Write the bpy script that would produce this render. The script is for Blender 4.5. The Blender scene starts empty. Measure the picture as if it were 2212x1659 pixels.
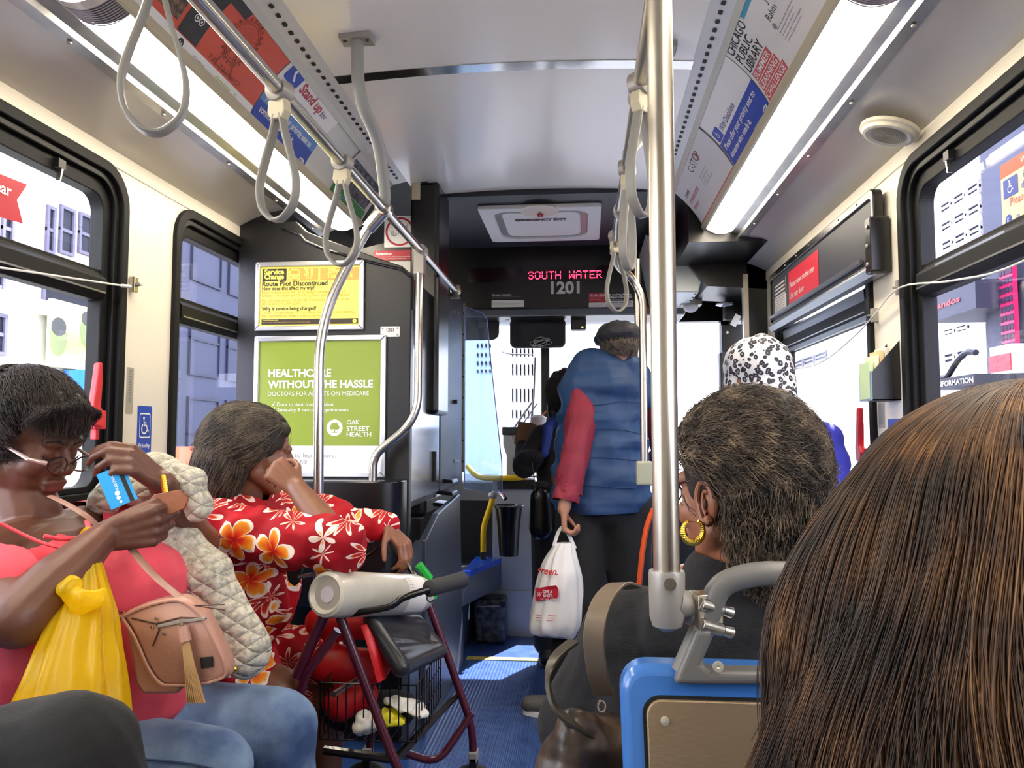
import bpy, bmesh, math, random
import numpy as np
from mathutils import Vector, Matrix, Euler, noise, geometry

random.seed(7)
rng = np.random.default_rng(7)
S = bpy.context.scene
C = S.collection
R = math.radians
V = Vector

# ------------------------------------------------------------------ camera
F_PX, W_PX, H_PX = 1700.0, 2212.0, 1659.0
CAM_Z = 1.2
cam_d = bpy.data.cameras.new('camera')
cam = bpy.data.objects.new('camera', cam_d)
C.objects.link(cam)
cam.location = (0, 0, CAM_Z)
PITCH, YAW = 3.787, 5.234
cam.rotation_euler = (R(90 + PITCH), 0, R(YAW))
cam_d.sensor_width = 36.0
cam_d.lens = 36.0 * F_PX / W_PX
cam_d.clip_start = 0.02
cam_d.clip_end = 300
S.camera = cam
S.view_settings.view_transform = 'Standard'
S.view_settings.look = 'None'
S.view_settings.gamma = 1.0
S.view_settings.exposure = 0.95
S.view_settings.use_curve_mapping = False
S.cycles.use_denoising = True
S.cycles.max_bounces = 8
S.cycles.transparent_max_bounces = 12
S.cycles.caustics_reflective = False
S.cycles.caustics_refractive = False
S.cycles.sample_clamp_indirect = 8.0

# ------------------------------------------------------------------ sky and sun
wd = bpy.data.worlds.new('sky')
S.world = wd
wd.use_nodes = True
bgn = wd.node_tree.nodes['Background']
bgn.inputs[0].default_value = (1.0, 0.965, 0.915, 1)
bgn.inputs[1].default_value = 6.5
sun_d = bpy.data.lights.new('sun', 'SUN')
sun_d.energy = 16.0
sun_d.angle = R(0.6)
sun_d.color = (1.0, 0.96, 0.9)
sun = bpy.data.objects.new('sun', sun_d)
C.objects.link(sun)
SUN_EL, SUN_AZ = R(52), R(25)      # up, and to the right of straight ahead
sd = V((math.sin(SUN_AZ) * math.cos(SUN_EL), math.cos(SUN_AZ) * math.cos(SUN_EL), math.sin(SUN_EL)))
sun.rotation_euler = sd.to_track_quat('Z', 'Y').to_euler()
LAMP = 13.0                          # strength of the fluorescent diffusers

# ------------------------------------------------------------------ picture <-> place
_Rc = Euler((R(90 + PITCH), 0, R(YAW))).to_matrix()
def ray(u, v):
    return _Rc @ V(((u - W_PX / 2) / F_PX, -(v - H_PX / 2) / F_PX, -1.0))
def P(u, v, y):                     # the point of the vertical cross plane Y = y seen at (u, v)
    d = ray(u, v); t = y / d.y
    return V((d.x * t, y, CAM_Z + d.z * t))
def PX(u, v, x):
    d = ray(u, v); t = x / d.x
    return V((x, d.y * t, CAM_Z + d.z * t))
def PZ(u, v, z):
    d = ray(u, v); t = (z - CAM_Z) / d.z
    return V((d.x * t, d.y * t, z))

# ------------------------------------------------------------------ materials
def lin(h):
    if isinstance(h, (tuple, list)): return tuple(h[:3])
    h = h.lstrip('#')
    out = []
    for i in (0, 2, 4):
        c = int(h[i:i + 2], 16) / 255
        out.append(c / 12.92 if c <= .04045 else ((c + .055) / 1.055) ** 2.4)
    return tuple(out)
MATS = {}
def mat(name, col='808080', rough=.5, metal=0.0, bump=None, vary=None, spec=None, coat=0, emit=None, es=0, sheen=0, sss=0, trans=None):
    if name in MATS: return MATS[name]
    m = bpy.data.materials.new(name); m.use_nodes = True
    nt = m.node_tree; b = nt.nodes['Principled BSDF']
    c = (*lin(col), 1)
    b.inputs['Base Color'].default_value = c
    b.inputs['Roughness'].default_value = rough
    b.inputs['Metallic'].default_value = metal
    if spec is not None: b.inputs['Specular IOR Level'].default_value = spec
    if coat: b.inputs['Coat Weight'].default_value = coat; b.inputs['Coat Roughness'].default_value = .15
    if sheen: b.inputs['Sheen Weight'].default_value = sheen
    if sss:
        b.inputs['Subsurface Weight'].default_value = sss
        b.inputs['Subsurface Radius'].default_value = (.01, .004, .002)
    if emit is not None:
        b.inputs['Emission Color'].default_value = (*lin(emit), 1); b.inputs['Emission Strength'].default_value = es
    tc = None
    if vary or bump:
        tc = nt.nodes.new('ShaderNodeTexCoord')
    if vary:                        # (second colour, scale, contrast)
        n = nt.nodes.new('ShaderNodeTexNoise'); n.inputs['Scale'].default_value = vary[1]; n.inputs['Detail'].default_value = 5
        if len(vary) > 3:
            mp = nt.nodes.new('ShaderNodeMapping'); mp.inputs['Scale'].default_value = vary[3]
            nt.links.new(tc.outputs['Object'], mp.inputs[0]); nt.links.new(mp.outputs[0], n.inputs['Vector'])
        else: nt.links.new(tc.outputs['Object'], n.inputs['Vector'])
        r = nt.nodes.new('ShaderNodeValToRGB')
        w = vary[2]
        r.color_ramp.elements[0].position = .5 - w; r.color_ramp.elements[1].position = .5 + w
        r.color_ramp.elements[0].color = c; r.color_ramp.elements[1].color = (*lin(vary[0]), 1)
        nt.links.new(n.outputs['Fac'], r.inputs[0]); nt.links.new(r.outputs[0], b.inputs['Base Color'])
    if bump:                        # (scale, strength[, xyz stretch])
        n = nt.nodes.new('ShaderNodeTexNoise'); n.inputs['Scale'].default_value = bump[0]; n.inputs['Detail'].default_value = 4
        if len(bump) > 2:
            mp = nt.nodes.new('ShaderNodeMapping'); mp.inputs['Scale'].default_value = bump[2]
            nt.links.new(tc.outputs['Object'], mp.inputs[0]); nt.links.new(mp.outputs[0], n.inputs['Vector'])
        else: nt.links.new(tc.outputs['Object'], n.inputs['Vector'])
        bp = nt.nodes.new('ShaderNodeBump'); bp.inputs['Strength'].default_value = bump[1]; bp.inputs['Distance'].default_value = .004
        nt.links.new(n.outputs['Fac'], bp.inputs['Height']); nt.links.new(bp.outputs[0], b.inputs['Normal'])
    m.diffuse_color = c
    MATS[name] = m
    return m
def thin(name, tint='ffffff', gloss=.08, film=None, filmfac=0.0, rough=.02):
    if name in MATS: return MATS[name]
    m = bpy.data.materials.new(name); m.use_nodes = True
    nt = m.node_tree; nt.nodes.clear()
    o = nt.nodes.new('ShaderNodeOutputMaterial'); t = nt.nodes.new('ShaderNodeBsdfTransparent')
    g = nt.nodes.new('ShaderNodeBsdfGlossy'); g.inputs['Roughness'].default_value = rough
    t.inputs[0].default_value = (*lin(tint), 1)
    x = nt.nodes.new('ShaderNodeMixShader'); x.inputs[0].default_value = gloss
    nt.links.new(t.outputs[0], x.inputs[1]); nt.links.new(g.outputs[0], x.inputs[2])
    last = x
    if film:
        d = nt.nodes.new('ShaderNodeBsdfDiffuse'); d.inputs[0].default_value = (*lin(film), 1)
        tl = nt.nodes.new('ShaderNodeBsdfTranslucent'); tl.inputs[0].default_value = (*lin(film), 1)
        a = nt.nodes.new('ShaderNodeMixShader'); a.inputs[0].default_value = .5
        nt.links.new(d.outputs[0], a.inputs[1]); nt.links.new(tl.outputs[0], a.inputs[2])
        y = nt.nodes.new('ShaderNodeMixShader'); y.inputs[0].default_value = filmfac
        nt.links.new(x.outputs[0], y.inputs[1]); nt.links.new(a.outputs[0], y.inputs[2]); last = y
    nt.links.new(last.outputs[0], o.inputs[0])
    MATS[name] = m
    return m

cream = mat('cream wall laminate', 'e9e2cf', .42)
greypanel = mat('glossy warm grey cove panel', 'cbc6b8', .26, coat=.25)
ceilm = mat('satin white ceiling laminate', 'fbf8ec', .30, bump=(4, .04), coat=.6)
blackp = mat('black textured plastic', '101013', .42, bump=(160, .12))
blackg = mat('black satin panel', '08080a', .30)
rubber = mat('black window rubber', '060607', .62, spec=.3)
gaskm = mat('dark gasket', '040405', .5, spec=.3)
charcoal = mat('charcoal plastic', '2b2e36', .5, bump=(200, .1))
slate = mat('dark slate panel', '3a404b', .35, bump=(60, .05))
steel = mat('brushed stainless steel', 'b9b5ad', .24, 1.0, bump=(300, .03, (1, 1, .02)))
steel2 = mat('satin stainless tube', 'c4bcae', .30, 1.0)
alum = mat('anodised aluminium trim', 'b5b5b3', .35, .85, vary=('8d8d8c', 9, .3))
alumf = mat('aluminium poster frame', 'cfd0d2', .3, .8)
greycoat = mat('grey powder coated tube', 'a3a59f', .4)
castgrey = mat('cast grey fitting', 'a09c95', .38, .3)
beigefit = mat('beige plastic fitting', 'c6bd9f', .4)
strapm = mat('grey woven vinyl strap', '8d8a83', .42, bump=(500, .15))
whitepl = mat('white plastic', 'e8e8e6', .6)
lampm = mat('lit fluorescent diffuser', 'ffffff', .4, emit='fff1da', es=LAMP)
lampend = mat('clear ribbed diffuser end', 'd8d2c8', .2)
bluefloor = None
blueseat = mat('glossy blue moulded plastic', '3f78c4', .22, coat=.4)
orange = mat('orange coated rail', 'e0561a', .4)
yellowc = mat('yellow powder coat', 'e8b90c', .35)
chrome = mat('bright chrome', 'dddddd', .08, 1.0)
gold = mat('polished gold', 'f6c24a', .26, 1.0)
black = mat('flat black', '0a0a0a', .6)
white = mat('print white', 'f4f4f2', .5)
printk = mat('print black', '161616', .5)
redk = mat('print red', 'b81f34', .45)
redbrite = mat('print bright red', 'd8333c', .45)
coralk = mat('print coral red', 'd8595a', .45)
orangek = mat('print orange red', 'd9553a', .45)
bluek = mat('print blue', '1c46b4', .45)
bluel = mat('print light blue', '5a8fd0', .45)
navyk = mat('print navy', '1b2f86', .45)
greenk = mat('print leaf green', '8a9f2a', .4)
greend = mat('print deep green', '2d8a45', .45)
yellowk = mat('print yellow', 'fbec66', .45)
browny = mat('print dark brown', '33281a', .5)
tany = mat('print tan', 'bb9c44', .5)
goldy = mat('print mustard text', 'a8863a', .5)
greyk = mat('print grey', '8a8a8a', .5)
lgrey = mat('print pale grey', 'd8d6d2', .5)
limek = mat('print lime', 'b7c92e', .5)
dgrey = mat('print charcoal', '2c2c30', .5)
glass = thin('window glass', 'eef2fb', .07)
glassb = thin('tinted window glass', 'e2e5f4', .06)
shieldm = thin('clear acrylic shield', 'd9e6f6', .10, 'e8f2ff', .05)
led = mat('red LED', 'ff2040', .4, emit='ff2848', es=6)

# ------------------------------------------------------------------ objects
def tag(o, label=None, cat=None, group=None, kind=None):
    if label: o['label'] = label
    if cat: o['category'] = cat
    if group: o['group'] = group
    if kind: o['kind'] = kind
    return o
def thing(name, label, cat, loc=(0, 0, 0), group=None):
    o = bpy.data.objects.new(name, None); C.objects.link(o)
    o.location = loc; o.empty_display_size = .05
    return tag(o, label, cat, group)
def parent_to(o, p):
    o.parent = p
    if p.type == 'EMPTY': o.matrix_parent_inverse = Matrix.Translation(-V(p.location))
def link(name, me, parent=None, mats=(), smooth=False):
    o = bpy.data.objects.new(name, me); C.objects.link(o)
    for m in mats: me.materials.append(m)
    if smooth: me.shade_smooth()
    if parent is not None: parent_to(o, parent)
    return o
def fillet(pts, r, n=6):
    pts = [V(p) for p in pts]; out = [pts[0]]
    for i in range(1, len(pts) - 1):
        a, b, c = pts[i - 1], pts[i], pts[i + 1]
        da = (a - b); dc = (c - b); k = min(r, da.length * .48, dc.length * .48)
        p0 = b + da.normalized() * k; p1 = b + dc.normalized() * k
        for j in range(n + 1):
            t = j / n
            out.append(p0 * (1 - t) ** 2 + b * 2 * t * (1 - t) + p1 * t ** 2)
    out.append(pts[-1]); return out
def spline(pts, n=8):
    pts = [V(p) for p in pts]; out = []
    for i in range(len(pts) - 1):
        p0 = pts[max(i - 1, 0)]; p1 = pts[i]; p2 = pts[i + 1]; p3 = pts[min(i + 2, len(pts) - 1)]
        for j in range(n):
            t = j / n
            out.append(.5 * ((2 * p1) + (p2 - p0) * t + (2 * p0 - 5 * p1 + 4 * p2 - p3) * t * t + (3 * p1 - p0 - 3 * p2 + p3) * t ** 3))
    out.append(pts[-1]); return out

class MB:
    def __init__(s): s.v = []; s.f = []; s.m = []; s.mats = []
    def mi(s, m):
        if m not in s.mats: s.mats.append(m)
        return s.mats.index(m)
    def add(s, vs, fs, m):
        k = len(s.v); i = s.mi(m)
        s.v += [tuple(v) for v in vs]
        for f in fs: s.f.append([k + a for a in f]); s.m.append(i)
        return s
    def box(s, a, b, m, M=None):
        (x0, y0, z0), (x1, y1, z1) = a, b
        vs = [V((x, y, z)) for x in (x0, x1) for y in (y0, y1) for z in (z0, z1)]
        if M is not None: vs = [M @ v for v in vs]
        return s.add(vs, [(0, 1, 3, 2), (4, 6, 7, 5), (0, 4, 5, 1), (2, 3, 7, 6), (0, 2, 6, 4), (1, 5, 7, 3)], m)
    def cbox(s, c, d, m, M=None):
        c = V(c); d = V(d) / 2
        if M is None: return s.box(c - d, c + d, m)
        return s.box(-d, d, m, Matrix.Translation(c) @ M.to_4x4())
    def quad(s, a, b, c, d, m): return s.add([a, b, c, d], [(0, 1, 2, 3)], m)
    def prism(s, poly, h0, h1, fn, m, cap=True):
        n = len(poly)
        vs = [fn(p[0], p[1], h0) for p in poly] + [fn(p[0], p[1], h1) for p in poly]
        fs = [(i, (i + 1) % n, (i + 1) % n + n, i + n) for i in range(n)]
        if cap: fs += [tuple(range(n))[::-1], tuple(range(n, 2 * n))]
        return s.add(vs, fs, m)
    def ring(s, outer, inner, h0, h1, fn, m):
        n = len(outer); vs = []
        for h in (h0, h1):
            vs += [fn(p[0], p[1], h) for p in outer] + [fn(p[0], p[1], h) for p in inner]
        fs = []
        for i in range(n):
            j = (i + 1) % n
            fs += [(i, j, n + j, n + i), (2 * n + i, 3 * n + i, 3 * n + j, 2 * n + j), (i, 2 * n + i, 2 * n + j, j), (n + i, n + j, 3 * n + j, 3 * n + i)]
        return s.add(vs, fs, m)
    def tube(s, pts, r, m, seg=12, closed=False, flat=1.0, caps=True, up=None):
        pts = [V(p) for p in pts]; n = len(pts); vs = []; fs = []
        rs = r if isinstance(r, (list, tuple)) else [r] * n
        T = []
        for i in range(n):
            a = pts[(i - 1) % n] if (closed or i > 0) else pts[0]
            b = pts[(i + 1) % n] if (closed or i < n - 1) else pts[-1]
            d = b - a
            T.append(d.normalized() if d.length > 1e-9 else V((0, 0, 1)))
        N = V(up) if up is not None else (V((0, 0, 1)) if abs(T[0].z) < .9 else V((1, 0, 0)))
        N = (N - T[0] * N.dot(T[0])).normalized()
        for i in range(n):
            if up is not None: N = V(up)
            N = N - T[i] * N.dot(T[i])
            N = N.normalized() if N.length > 1e-6 else T[i].orthogonal().normalized()
            B = T[i].cross(N)
            for k in range(seg):
                a = 2 * math.pi * k / seg
                vs.append(pts[i] + (N * math.cos(a) * flat + B * math.sin(a)) * rs[i])
        for i in range(n if closed else n - 1):
            for k in range(seg):
                a = i * seg + k; b = i * seg + (k + 1) % seg
                c = ((i + 1) % n) * seg + (k + 1) % seg; d = ((i + 1) % n) * seg + k
                fs.append((a, b, c, d))
        if caps and not closed:
            fs.append(tuple(range(seg))[::-1]); fs.append(tuple((n - 1) * seg + k for k in range(seg)))
        return s.add(vs, fs, m)
    def lathe(s, prof, c, m, seg=24, ax=(0, 0, 1)):
        q = V(ax).to_track_quat('Z', 'Y').to_matrix(); c = V(c); n = len(prof)
        vs = [c + q @ V((r * math.cos(2 * math.pi * k / seg), r * math.sin(2 * math.pi * k / seg), h)) for r, h in prof for k in range(seg)]
        fs = [(i * seg + k, i * seg + (k + 1) % seg, (i + 1) * seg + (k + 1) % seg, (i + 1) * seg + k) for i in range(n - 1) for k in range(seg)]
        if prof[0][0] > 1e-6: fs.append(tuple(range(seg))[::-1])
        if prof[-1][0] > 1e-6: fs.append(tuple((n - 1) * seg + k for k in range(seg)))
        return s.add(vs, fs, m)
    def ball(s, c, r, m, seg=14, M=None):
        if not isinstance(r, (tuple, list)): r = (r, r, r)
        vs = []; fs = []; h = seg // 2
        for i in range(h + 1):
            a = math.pi * i / h
            for k in range(seg):
                b = 2 * math.pi * k / seg
                q = V((r[0] * math.sin(a) * math.cos(b), r[1] * math.sin(a) * math.sin(b), r[2] * math.cos(a)))
                if M is not None: q = M @ q
                vs.append(V(c) + q)
        for i in range(h):
            for k in range(seg):
                fs.append((i * seg + k, (i + 1) * seg + k, (i + 1) * seg + (k + 1) % seg, i * seg + (k + 1) % seg))
        return s.add(vs, fs, m)
    def build(s, name, parent=None, smooth=False, bevel=0, seg=2, angle=35):
        me = bpy.data.meshes.new(name); me.from_pydata(s.v, [], s.f)
        for m in s.mats: me.materials.append(m)
        me.polygons.foreach_set('material_index', s.m)
        bm = bmesh.new(); bm.from_mesh(me)
        bmesh.ops.remove_doubles(bm, verts=bm.verts, dist=1e-6)
        bmesh.ops.recalc_face_normals(bm, faces=bm.faces)
        bm.to_mesh(me); bm.free()
        o = bpy.data.objects.new(name, me); C.objects.link(o)
        if smooth:
            me.shade_smooth()
            try: me.set_sharp_from_angle(angle=R(angle))
            except Exception: pass
        if bevel:
            b = o.modifiers.new('bevel', 'BEVEL'); b.width = bevel; b.segments = seg; b.limit_method = 'ANGLE'; b.angle_limit = R(40)
        if parent is not None: parent_to(o, parent)
        return o

def rrect(x0, y0, x1, y1, r, n=6):
    out = []
    for cx, cy, a0 in ((x1 - r, y1 - r, 0), (x0 + r, y1 - r, 90), (x0 + r, y0 + r, 180), (x1 - r, y0 + r, 270)):
        for i in range(n + 1):
            a = R(a0 + 90 * i / n); out.append((cx + r * math.cos(a), cy + r * math.sin(a)))
    return out
def plane_fn(O, Sx, Tx, N=None):
    O = V(O); Sx = V(Sx); Tx = V(Tx); N = (V(N) if N is not None else Sx.cross(Tx)).normalized()
    return lambda s, t, h=0: O + Sx * s + Tx * t + N * h

_tc = {}
def text_mesh(t, bold=0.0):
    k = (t, bold)
    if k in _tc: return _tc[k]
    cu = bpy.data.curves.new('t', 'FONT'); cu.body = t; cu.size = 1; cu.resolution_u = 3; cu.offset = bold
    ob = bpy.data.objects.new('t', cu)
    me = bpy.data.meshes.new_from_object(ob)
    vs = [tuple(v.co) for v in me.vertices]; fs = [tuple(p.vertices) for p in me.polygons]
    bpy.data.objects.remove(ob); bpy.data.curves.remove(cu); bpy.data.meshes.remove(me)
    _tc[k] = (vs, fs); return _tc[k]
STEP = .0004
class Print:
    """flat printing laid on a surface fn(s, t, height)"""
    def __init__(s, fn): s.fn = fn; s.mb = MB()
    def rect(s, x0, y0, x1, y1, m, L=1, n=1, k=1):
        vs = []; fs = []
        for j in range(k + 1):
            for i in range(n + 1):
                vs.append(s.fn(x0 + (x1 - x0) * i / n, y0 + (y1 - y0) * j / k, L * STEP))
        for j in range(k):
            for i in range(n):
                a = j * (n + 1) + i; fs.append((a, a + 1, a + n + 2, a + n + 1))
        s.mb.add(vs, fs, m); return s
    def poly(s, pts, m, L=1):
        s.mb.add([s.fn(a, b, L * STEP) for a, b in pts], [tuple(range(len(pts)))], m); return s
    def disc(s, x, y, r, m, L=1, n=20, ry=None):
        ry = ry or r
        return s.poly([(x + r * math.cos(2 * math.pi * i / n), y + ry * math.sin(2 * math.pi * i / n)) for i in range(n)], m, L)
    def circ(s, x, y, r, w, m, L=1, n=28, a0=0, a1=360):
        vs = []; fs = []
        for i in range(n + 1):
            a = R(a0 + (a1 - a0) * i / n)
            vs += [s.fn(x + r * math.cos(a), y + r * math.sin(a), L * STEP), s.fn(x + (r - w) * math.cos(a), y + (r - w) * math.sin(a), L * STEP)]
        for i in range(n): fs.append((2 * i, 2 * i + 1, 2 * i + 3, 2 * i + 2))
        s.mb.add(vs, fs, m); return s
    def line(s, x0, y0, x1, y1, w, m, L=1):
        d = V((x1 - x0, y1 - y0)); nrm = V((-d.y, d.x)).normalized() * w / 2
        return s.poly([(x0 + nrm.x, y0 + nrm.y), (x0 - nrm.x, y0 - nrm.y), (x1 - nrm.x, y1 - nrm.y), (x1 + nrm.x, y1 + nrm.y)], m, L)
    def text(s, t, x, y, h, m, L=2, width=None, bold=0.0, shear=0.0, align='l', rot=0):
        vs, fs = text_mesh(t, bold)
        if not vs: return s
        sc = h / .70
        x1 = max(v[0] for v in vs); x0 = min(v[0] for v in vs)
        sx = sc if width is None else width / (x1 - x0)
        off = {'l': -x0, 'c': -(x0 + x1) / 2, 'r': -x1}[align]
        c, sn = math.cos(rot), math.sin(rot); o = []
        for v in vs:
            a = (v[0] + off) * sx + v[1] * sc * shear; b = v[1] * sc
            o.append(s.fn(x + a * c - b * sn, y + a * sn + b * c, L * STEP))
        s.mb.add(o, fs, m); return s
    def wheelchair(s, x, y, h, m, L=3):
        w = h * .09
        s.disc(x - h * .08, y + h * .42, h * .085, m, L)
        s.line(x - h * .08, y + h * .34, x - h * .05, y, w, m, L)
        s.line(x - h * .07, y + h * .17, x + h * .17, y + h * .17, w * .8, m, L)
        s.line(x - h * .05, y + .02 * h, x + h * .2, y + .02 * h, w, m, L)
        s.line(x + h * .19, y + .03 * h, x + h * .32, y - h * .3, w, m, L)
        s.line(x + h * .3, y - h * .28, x + h * .42, y - h * .24, w, m, L)
        s.circ(x - h * .02, y - h * .16, h * .3, w, m, L, a0=120, a1=350)
        return s
    def build(s, name, parent=None): 
        me = bpy.data.meshes.new(name); me.from_pydata(s.mb.v, [], s.mb.f)
        for m in s.mb.mats: me.materials.append(m)
        me.polygons.foreach_set('material_index', s.mb.m)
        o = bpy.data.objects.new(name, me); C.objects.link(o)
        if parent is not None: parent_to(o, parent)
        return o

def sheet(name, outer, holes, fn, m, thick=.03, parent=None):
    """flat sheet with real openings and thickness"""
    loops = [outer] + holes
    tri = geometry.tessellate_polygon([[V((p[0], p[1], 0)) for p in L] for L in loops])
    flat = [p for L in loops for p in L]; n = len(flat)
    vs = [fn(p[0], p[1], 0) for p in flat] + [fn(p[0], p[1], -thick) for p in flat]
    fs = [tuple(t) for t in tri] + [tuple(n + i for i in reversed(t)) for t in tri]
    k = 0
    for L in loops:
        for i in range(len(L)):
            j = (i + 1) % len(L); fs.append((k + i, k + j, n + k + j, n + k + i))
        k += len(L)
    mb = MB(); mb.add(vs, fs, m)
    return mb.build(name, parent)

# ------------------------------------------------------------------ organic shapes
def cap_mesh(a, b, r0, r1, flat=None, seg=14):
    """tapered capsule; flat = (axis, factor) squashes it along a world axis"""
    a = V(a); b = V(b); d = b - a; L = d.length
    q = (d.normalized() if L > 1e-6 else V((0, 0, 1))).to_track_quat('Z', 'Y').to_matrix()
    prof = []
    for i in range(6): t = math.pi / 2 * (1 - i / 5.0); prof.append((r0 * math.cos(t), -r0 * math.sin(t)))
    for i in range(6): t = math.pi / 2 * i / 5.0; prof.append((r1 * math.cos(t), L + r1 * math.sin(t)))
    vs = []
    for r, h in prof:
        for k in range(seg):
            p = q @ V((max(r, 1e-4) * math.cos(2 * math.pi * k / seg), max(r, 1e-4) * math.sin(2 * math.pi * k / seg), 0))
            if flat:
                n = V(flat[0]).normalized(); p = p - n * p.dot(n) * (1 - flat[1])
            vs.append(a + p + (q @ V((0, 0, h))))
    n = len(prof)
    fs = [(i * seg + k, i * seg + (k + 1) % seg, (i + 1) * seg + (k + 1) % seg, (i + 1) * seg + k) for i in range(n - 1) for k in range(seg)]
    fs += [tuple(range(seg))[::-1], tuple((n - 1) * seg + k for k in range(seg))]
    return vs, fs
def cp(a, b, r0, r1=None, flat=None): return ('c', a, b, r0, r0 if r1 is None else r1, flat)
def el(c, r, M=None): return ('e', c, r if isinstance(r, (tuple, list)) else (r, r, r), M)
def chain(pts, rs, flat=None): return [cp(pts[i], pts[i + 1], rs[i], rs[i + 1], flat) for i in range(len(pts) - 1)]
def grow(items, g):
    out = []
    for it in items:
        if it[0] == 'c': out.append(('c', it[1], it[2], it[3] + g, it[4] + g, it[5]))
        else: out.append(('e', it[1], tuple(x + g for x in it[2]), it[3]))
    return out
def blob(name, items, m, voxel=.006, smooth=4, parent=None, fold=None, carve=None, paint=None, cut=None, extra=()):
    mb = MB(); dm = m
    for it in items:
        if it[0] == 'c': vs, fs = cap_mesh(*it[1:5], flat=it[5]); mb.add(vs, fs, dm)
        else: mb.ball(it[1], it[2], dm, 18, it[3])
    me = bpy.data.meshes.new(name); me.from_pydata(mb.v, [], mb.f)
    o = bpy.data.objects.new(name, me); C.objects.link(o)
    r = o.modifiers.new('r', 'REMESH'); r.mode = 'VOXEL'; r.voxel_size = voxel
    if smooth:
        sm = o.modifiers.new('s', 'SMOOTH'); sm.factor = .5; sm.iterations = smooth
    dg = bpy.context.evaluated_depsgraph_get()
    me2 = bpy.data.meshes.new_from_object(o.evaluated_get(dg))
    bpy.data.objects.remove(o); bpy.data.meshes.remove(me)
    me2.name = name
    if fold or carve or cut or paint:
        n = len(me2.vertices); co = np.empty(n * 3, 'f'); me2.vertices.foreach_get('co', co); co = co.reshape(-1, 3)
        if fold:                    # (scale xyz, amplitude)
            nr = np.empty(n * 3, 'f'); me2.vertex_normals.foreach_get('vector', nr); nr = nr.reshape(-1, 3)
            sc, amp = fold
            d = np.array([noise.noise((p[0] * sc[0], p[1] * sc[1], p[2] * sc[2])) for p in co.tolist()], 'f')
            co2 = co + nr * (d[:, None] * amp); me2.vertices.foreach_set('co', co2.ravel())
        if carve or cut:
            bm = bmesh.new(); bm.from_mesh(me2); bm.verts.ensure_lookup_table()
            if carve:
                kill = [v for v in bm.verts if any(carve_in(v.co, c) for c in carve)]
                bmesh.ops.delete(bm, geom=kill, context='VERTS')
                bv = [v for v in bm.verts if v.is_boundary]
                for _ in range(6): bmesh.ops.smooth_vert(bm, verts=bv, factor=.5, use_axis_x=True, use_axis_y=True, use_axis_z=True)
            if cut:
                for co_, no_ in cut:
                    bmesh.ops.bisect_plane(bm, geom=bm.verts[:] + bm.edges[:] + bm.faces[:], plane_co=V(co_), plane_no=V(no_), clear_outer=True)
            bm.to_mesh(me2); bm.free()
    me2.materials.clear(); me2.materials.append(m)
    for x in extra: me2.materials.append(x)
    if paint:                       # [(function of point -> bool, material index)]
        idx = [0] * len(me2.polygons)
        for i, p in enumerate(me2.polygons):
            c = p.center
            for fn_, k in paint:
                if fn_(c): idx[i] = k
        me2.polygons.foreach_set('material_index', idx)
    o = bpy.data.objects.new(name, me2); C.objects.link(o); me2.shade_smooth()
    if parent is not None: parent_to(o, parent)
    return o
def carve_in(p, c):
    d = p - V(c[0]); r = c[1]
    if isinstance(r, (tuple, list)): return (d.x / r[0]) ** 2 + (d.y / r[1]) ** 2 + (d.z / r[2]) ** 2 < 1
    return d.length < r
def frame(fwd, up=(0, 0, 1), roll=0):
    """rotation: local +Y looks along fwd, +Z up"""
    f = V(fwd).normalized(); u = V(up); x = f.cross(u).normalized(); z = x.cross(f).normalized()
    M = Matrix((x, f, z)).transposed()
    return M @ Matrix.Rotation(roll, 3, 'Y')
def head_items(c, M, s=1.0, lids=True, neck=None, wide=1.0):
    c = V(c)
    def p(x, y, z): return c + M @ (V((x * wide, y, z)) * s)
    it = [el(p(0, -.015, .035), (.077 * s * wide, .098 * s, .085 * s), M), el(p(0, .032, -.03), (.064 * s * wide, .058 * s, .083 * s), M),
          el(p(0, .064, -.095), (.030 * s, .026 * s, .022 * s), M),
          cp(p(-.055, 0, -.055), p(-.018, .062, -.098), .022 * s, .018 * s), cp(p(.055, 0, -.055), p(.018, .062, -.098), .022 * s, .018 * s),
          el(p(-.038, .060, -.030), .026 * s), el(p(.038, .060, -.030), .026 * s),
          cp(p(-.034, .079, .022), p(.034, .079, .022), .013 * s, .013 * s),
          cp(p(0, .086, .010), p(0, .106, -.028), .008 * s, .012 * s), el(p(-.012, .098, -.034), .0088 * s), el(p(.012, .098, -.034), .0088 * s),
          cp(p(-.020, .088, -.060), p(.020, .088, -.060), .0080 * s), cp(p(-.016, .086, -.072), p(.016, .086, -.072), .0092 * s),
          el(p(-.074, -.008, -.008), (.011 * s, .021 * s, .033 * s), M @ Matrix.Rotation(R(-18), 3, 'Z')), el(p(.074, -.008, -.008), (.011 * s, .021 * s, .033 * s), M @ Matrix.Rotation(R(18), 3, 'Z'))]
    if lids: it += [el(p(-.031, .073, -.002), .0145 * s), el(p(.031, .073, -.002), .0145 * s)]
    if neck is not None: it += [cp(p(0, -.022, -.055), neck, .058 * s, .064 * s)]
    return it, p
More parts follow.
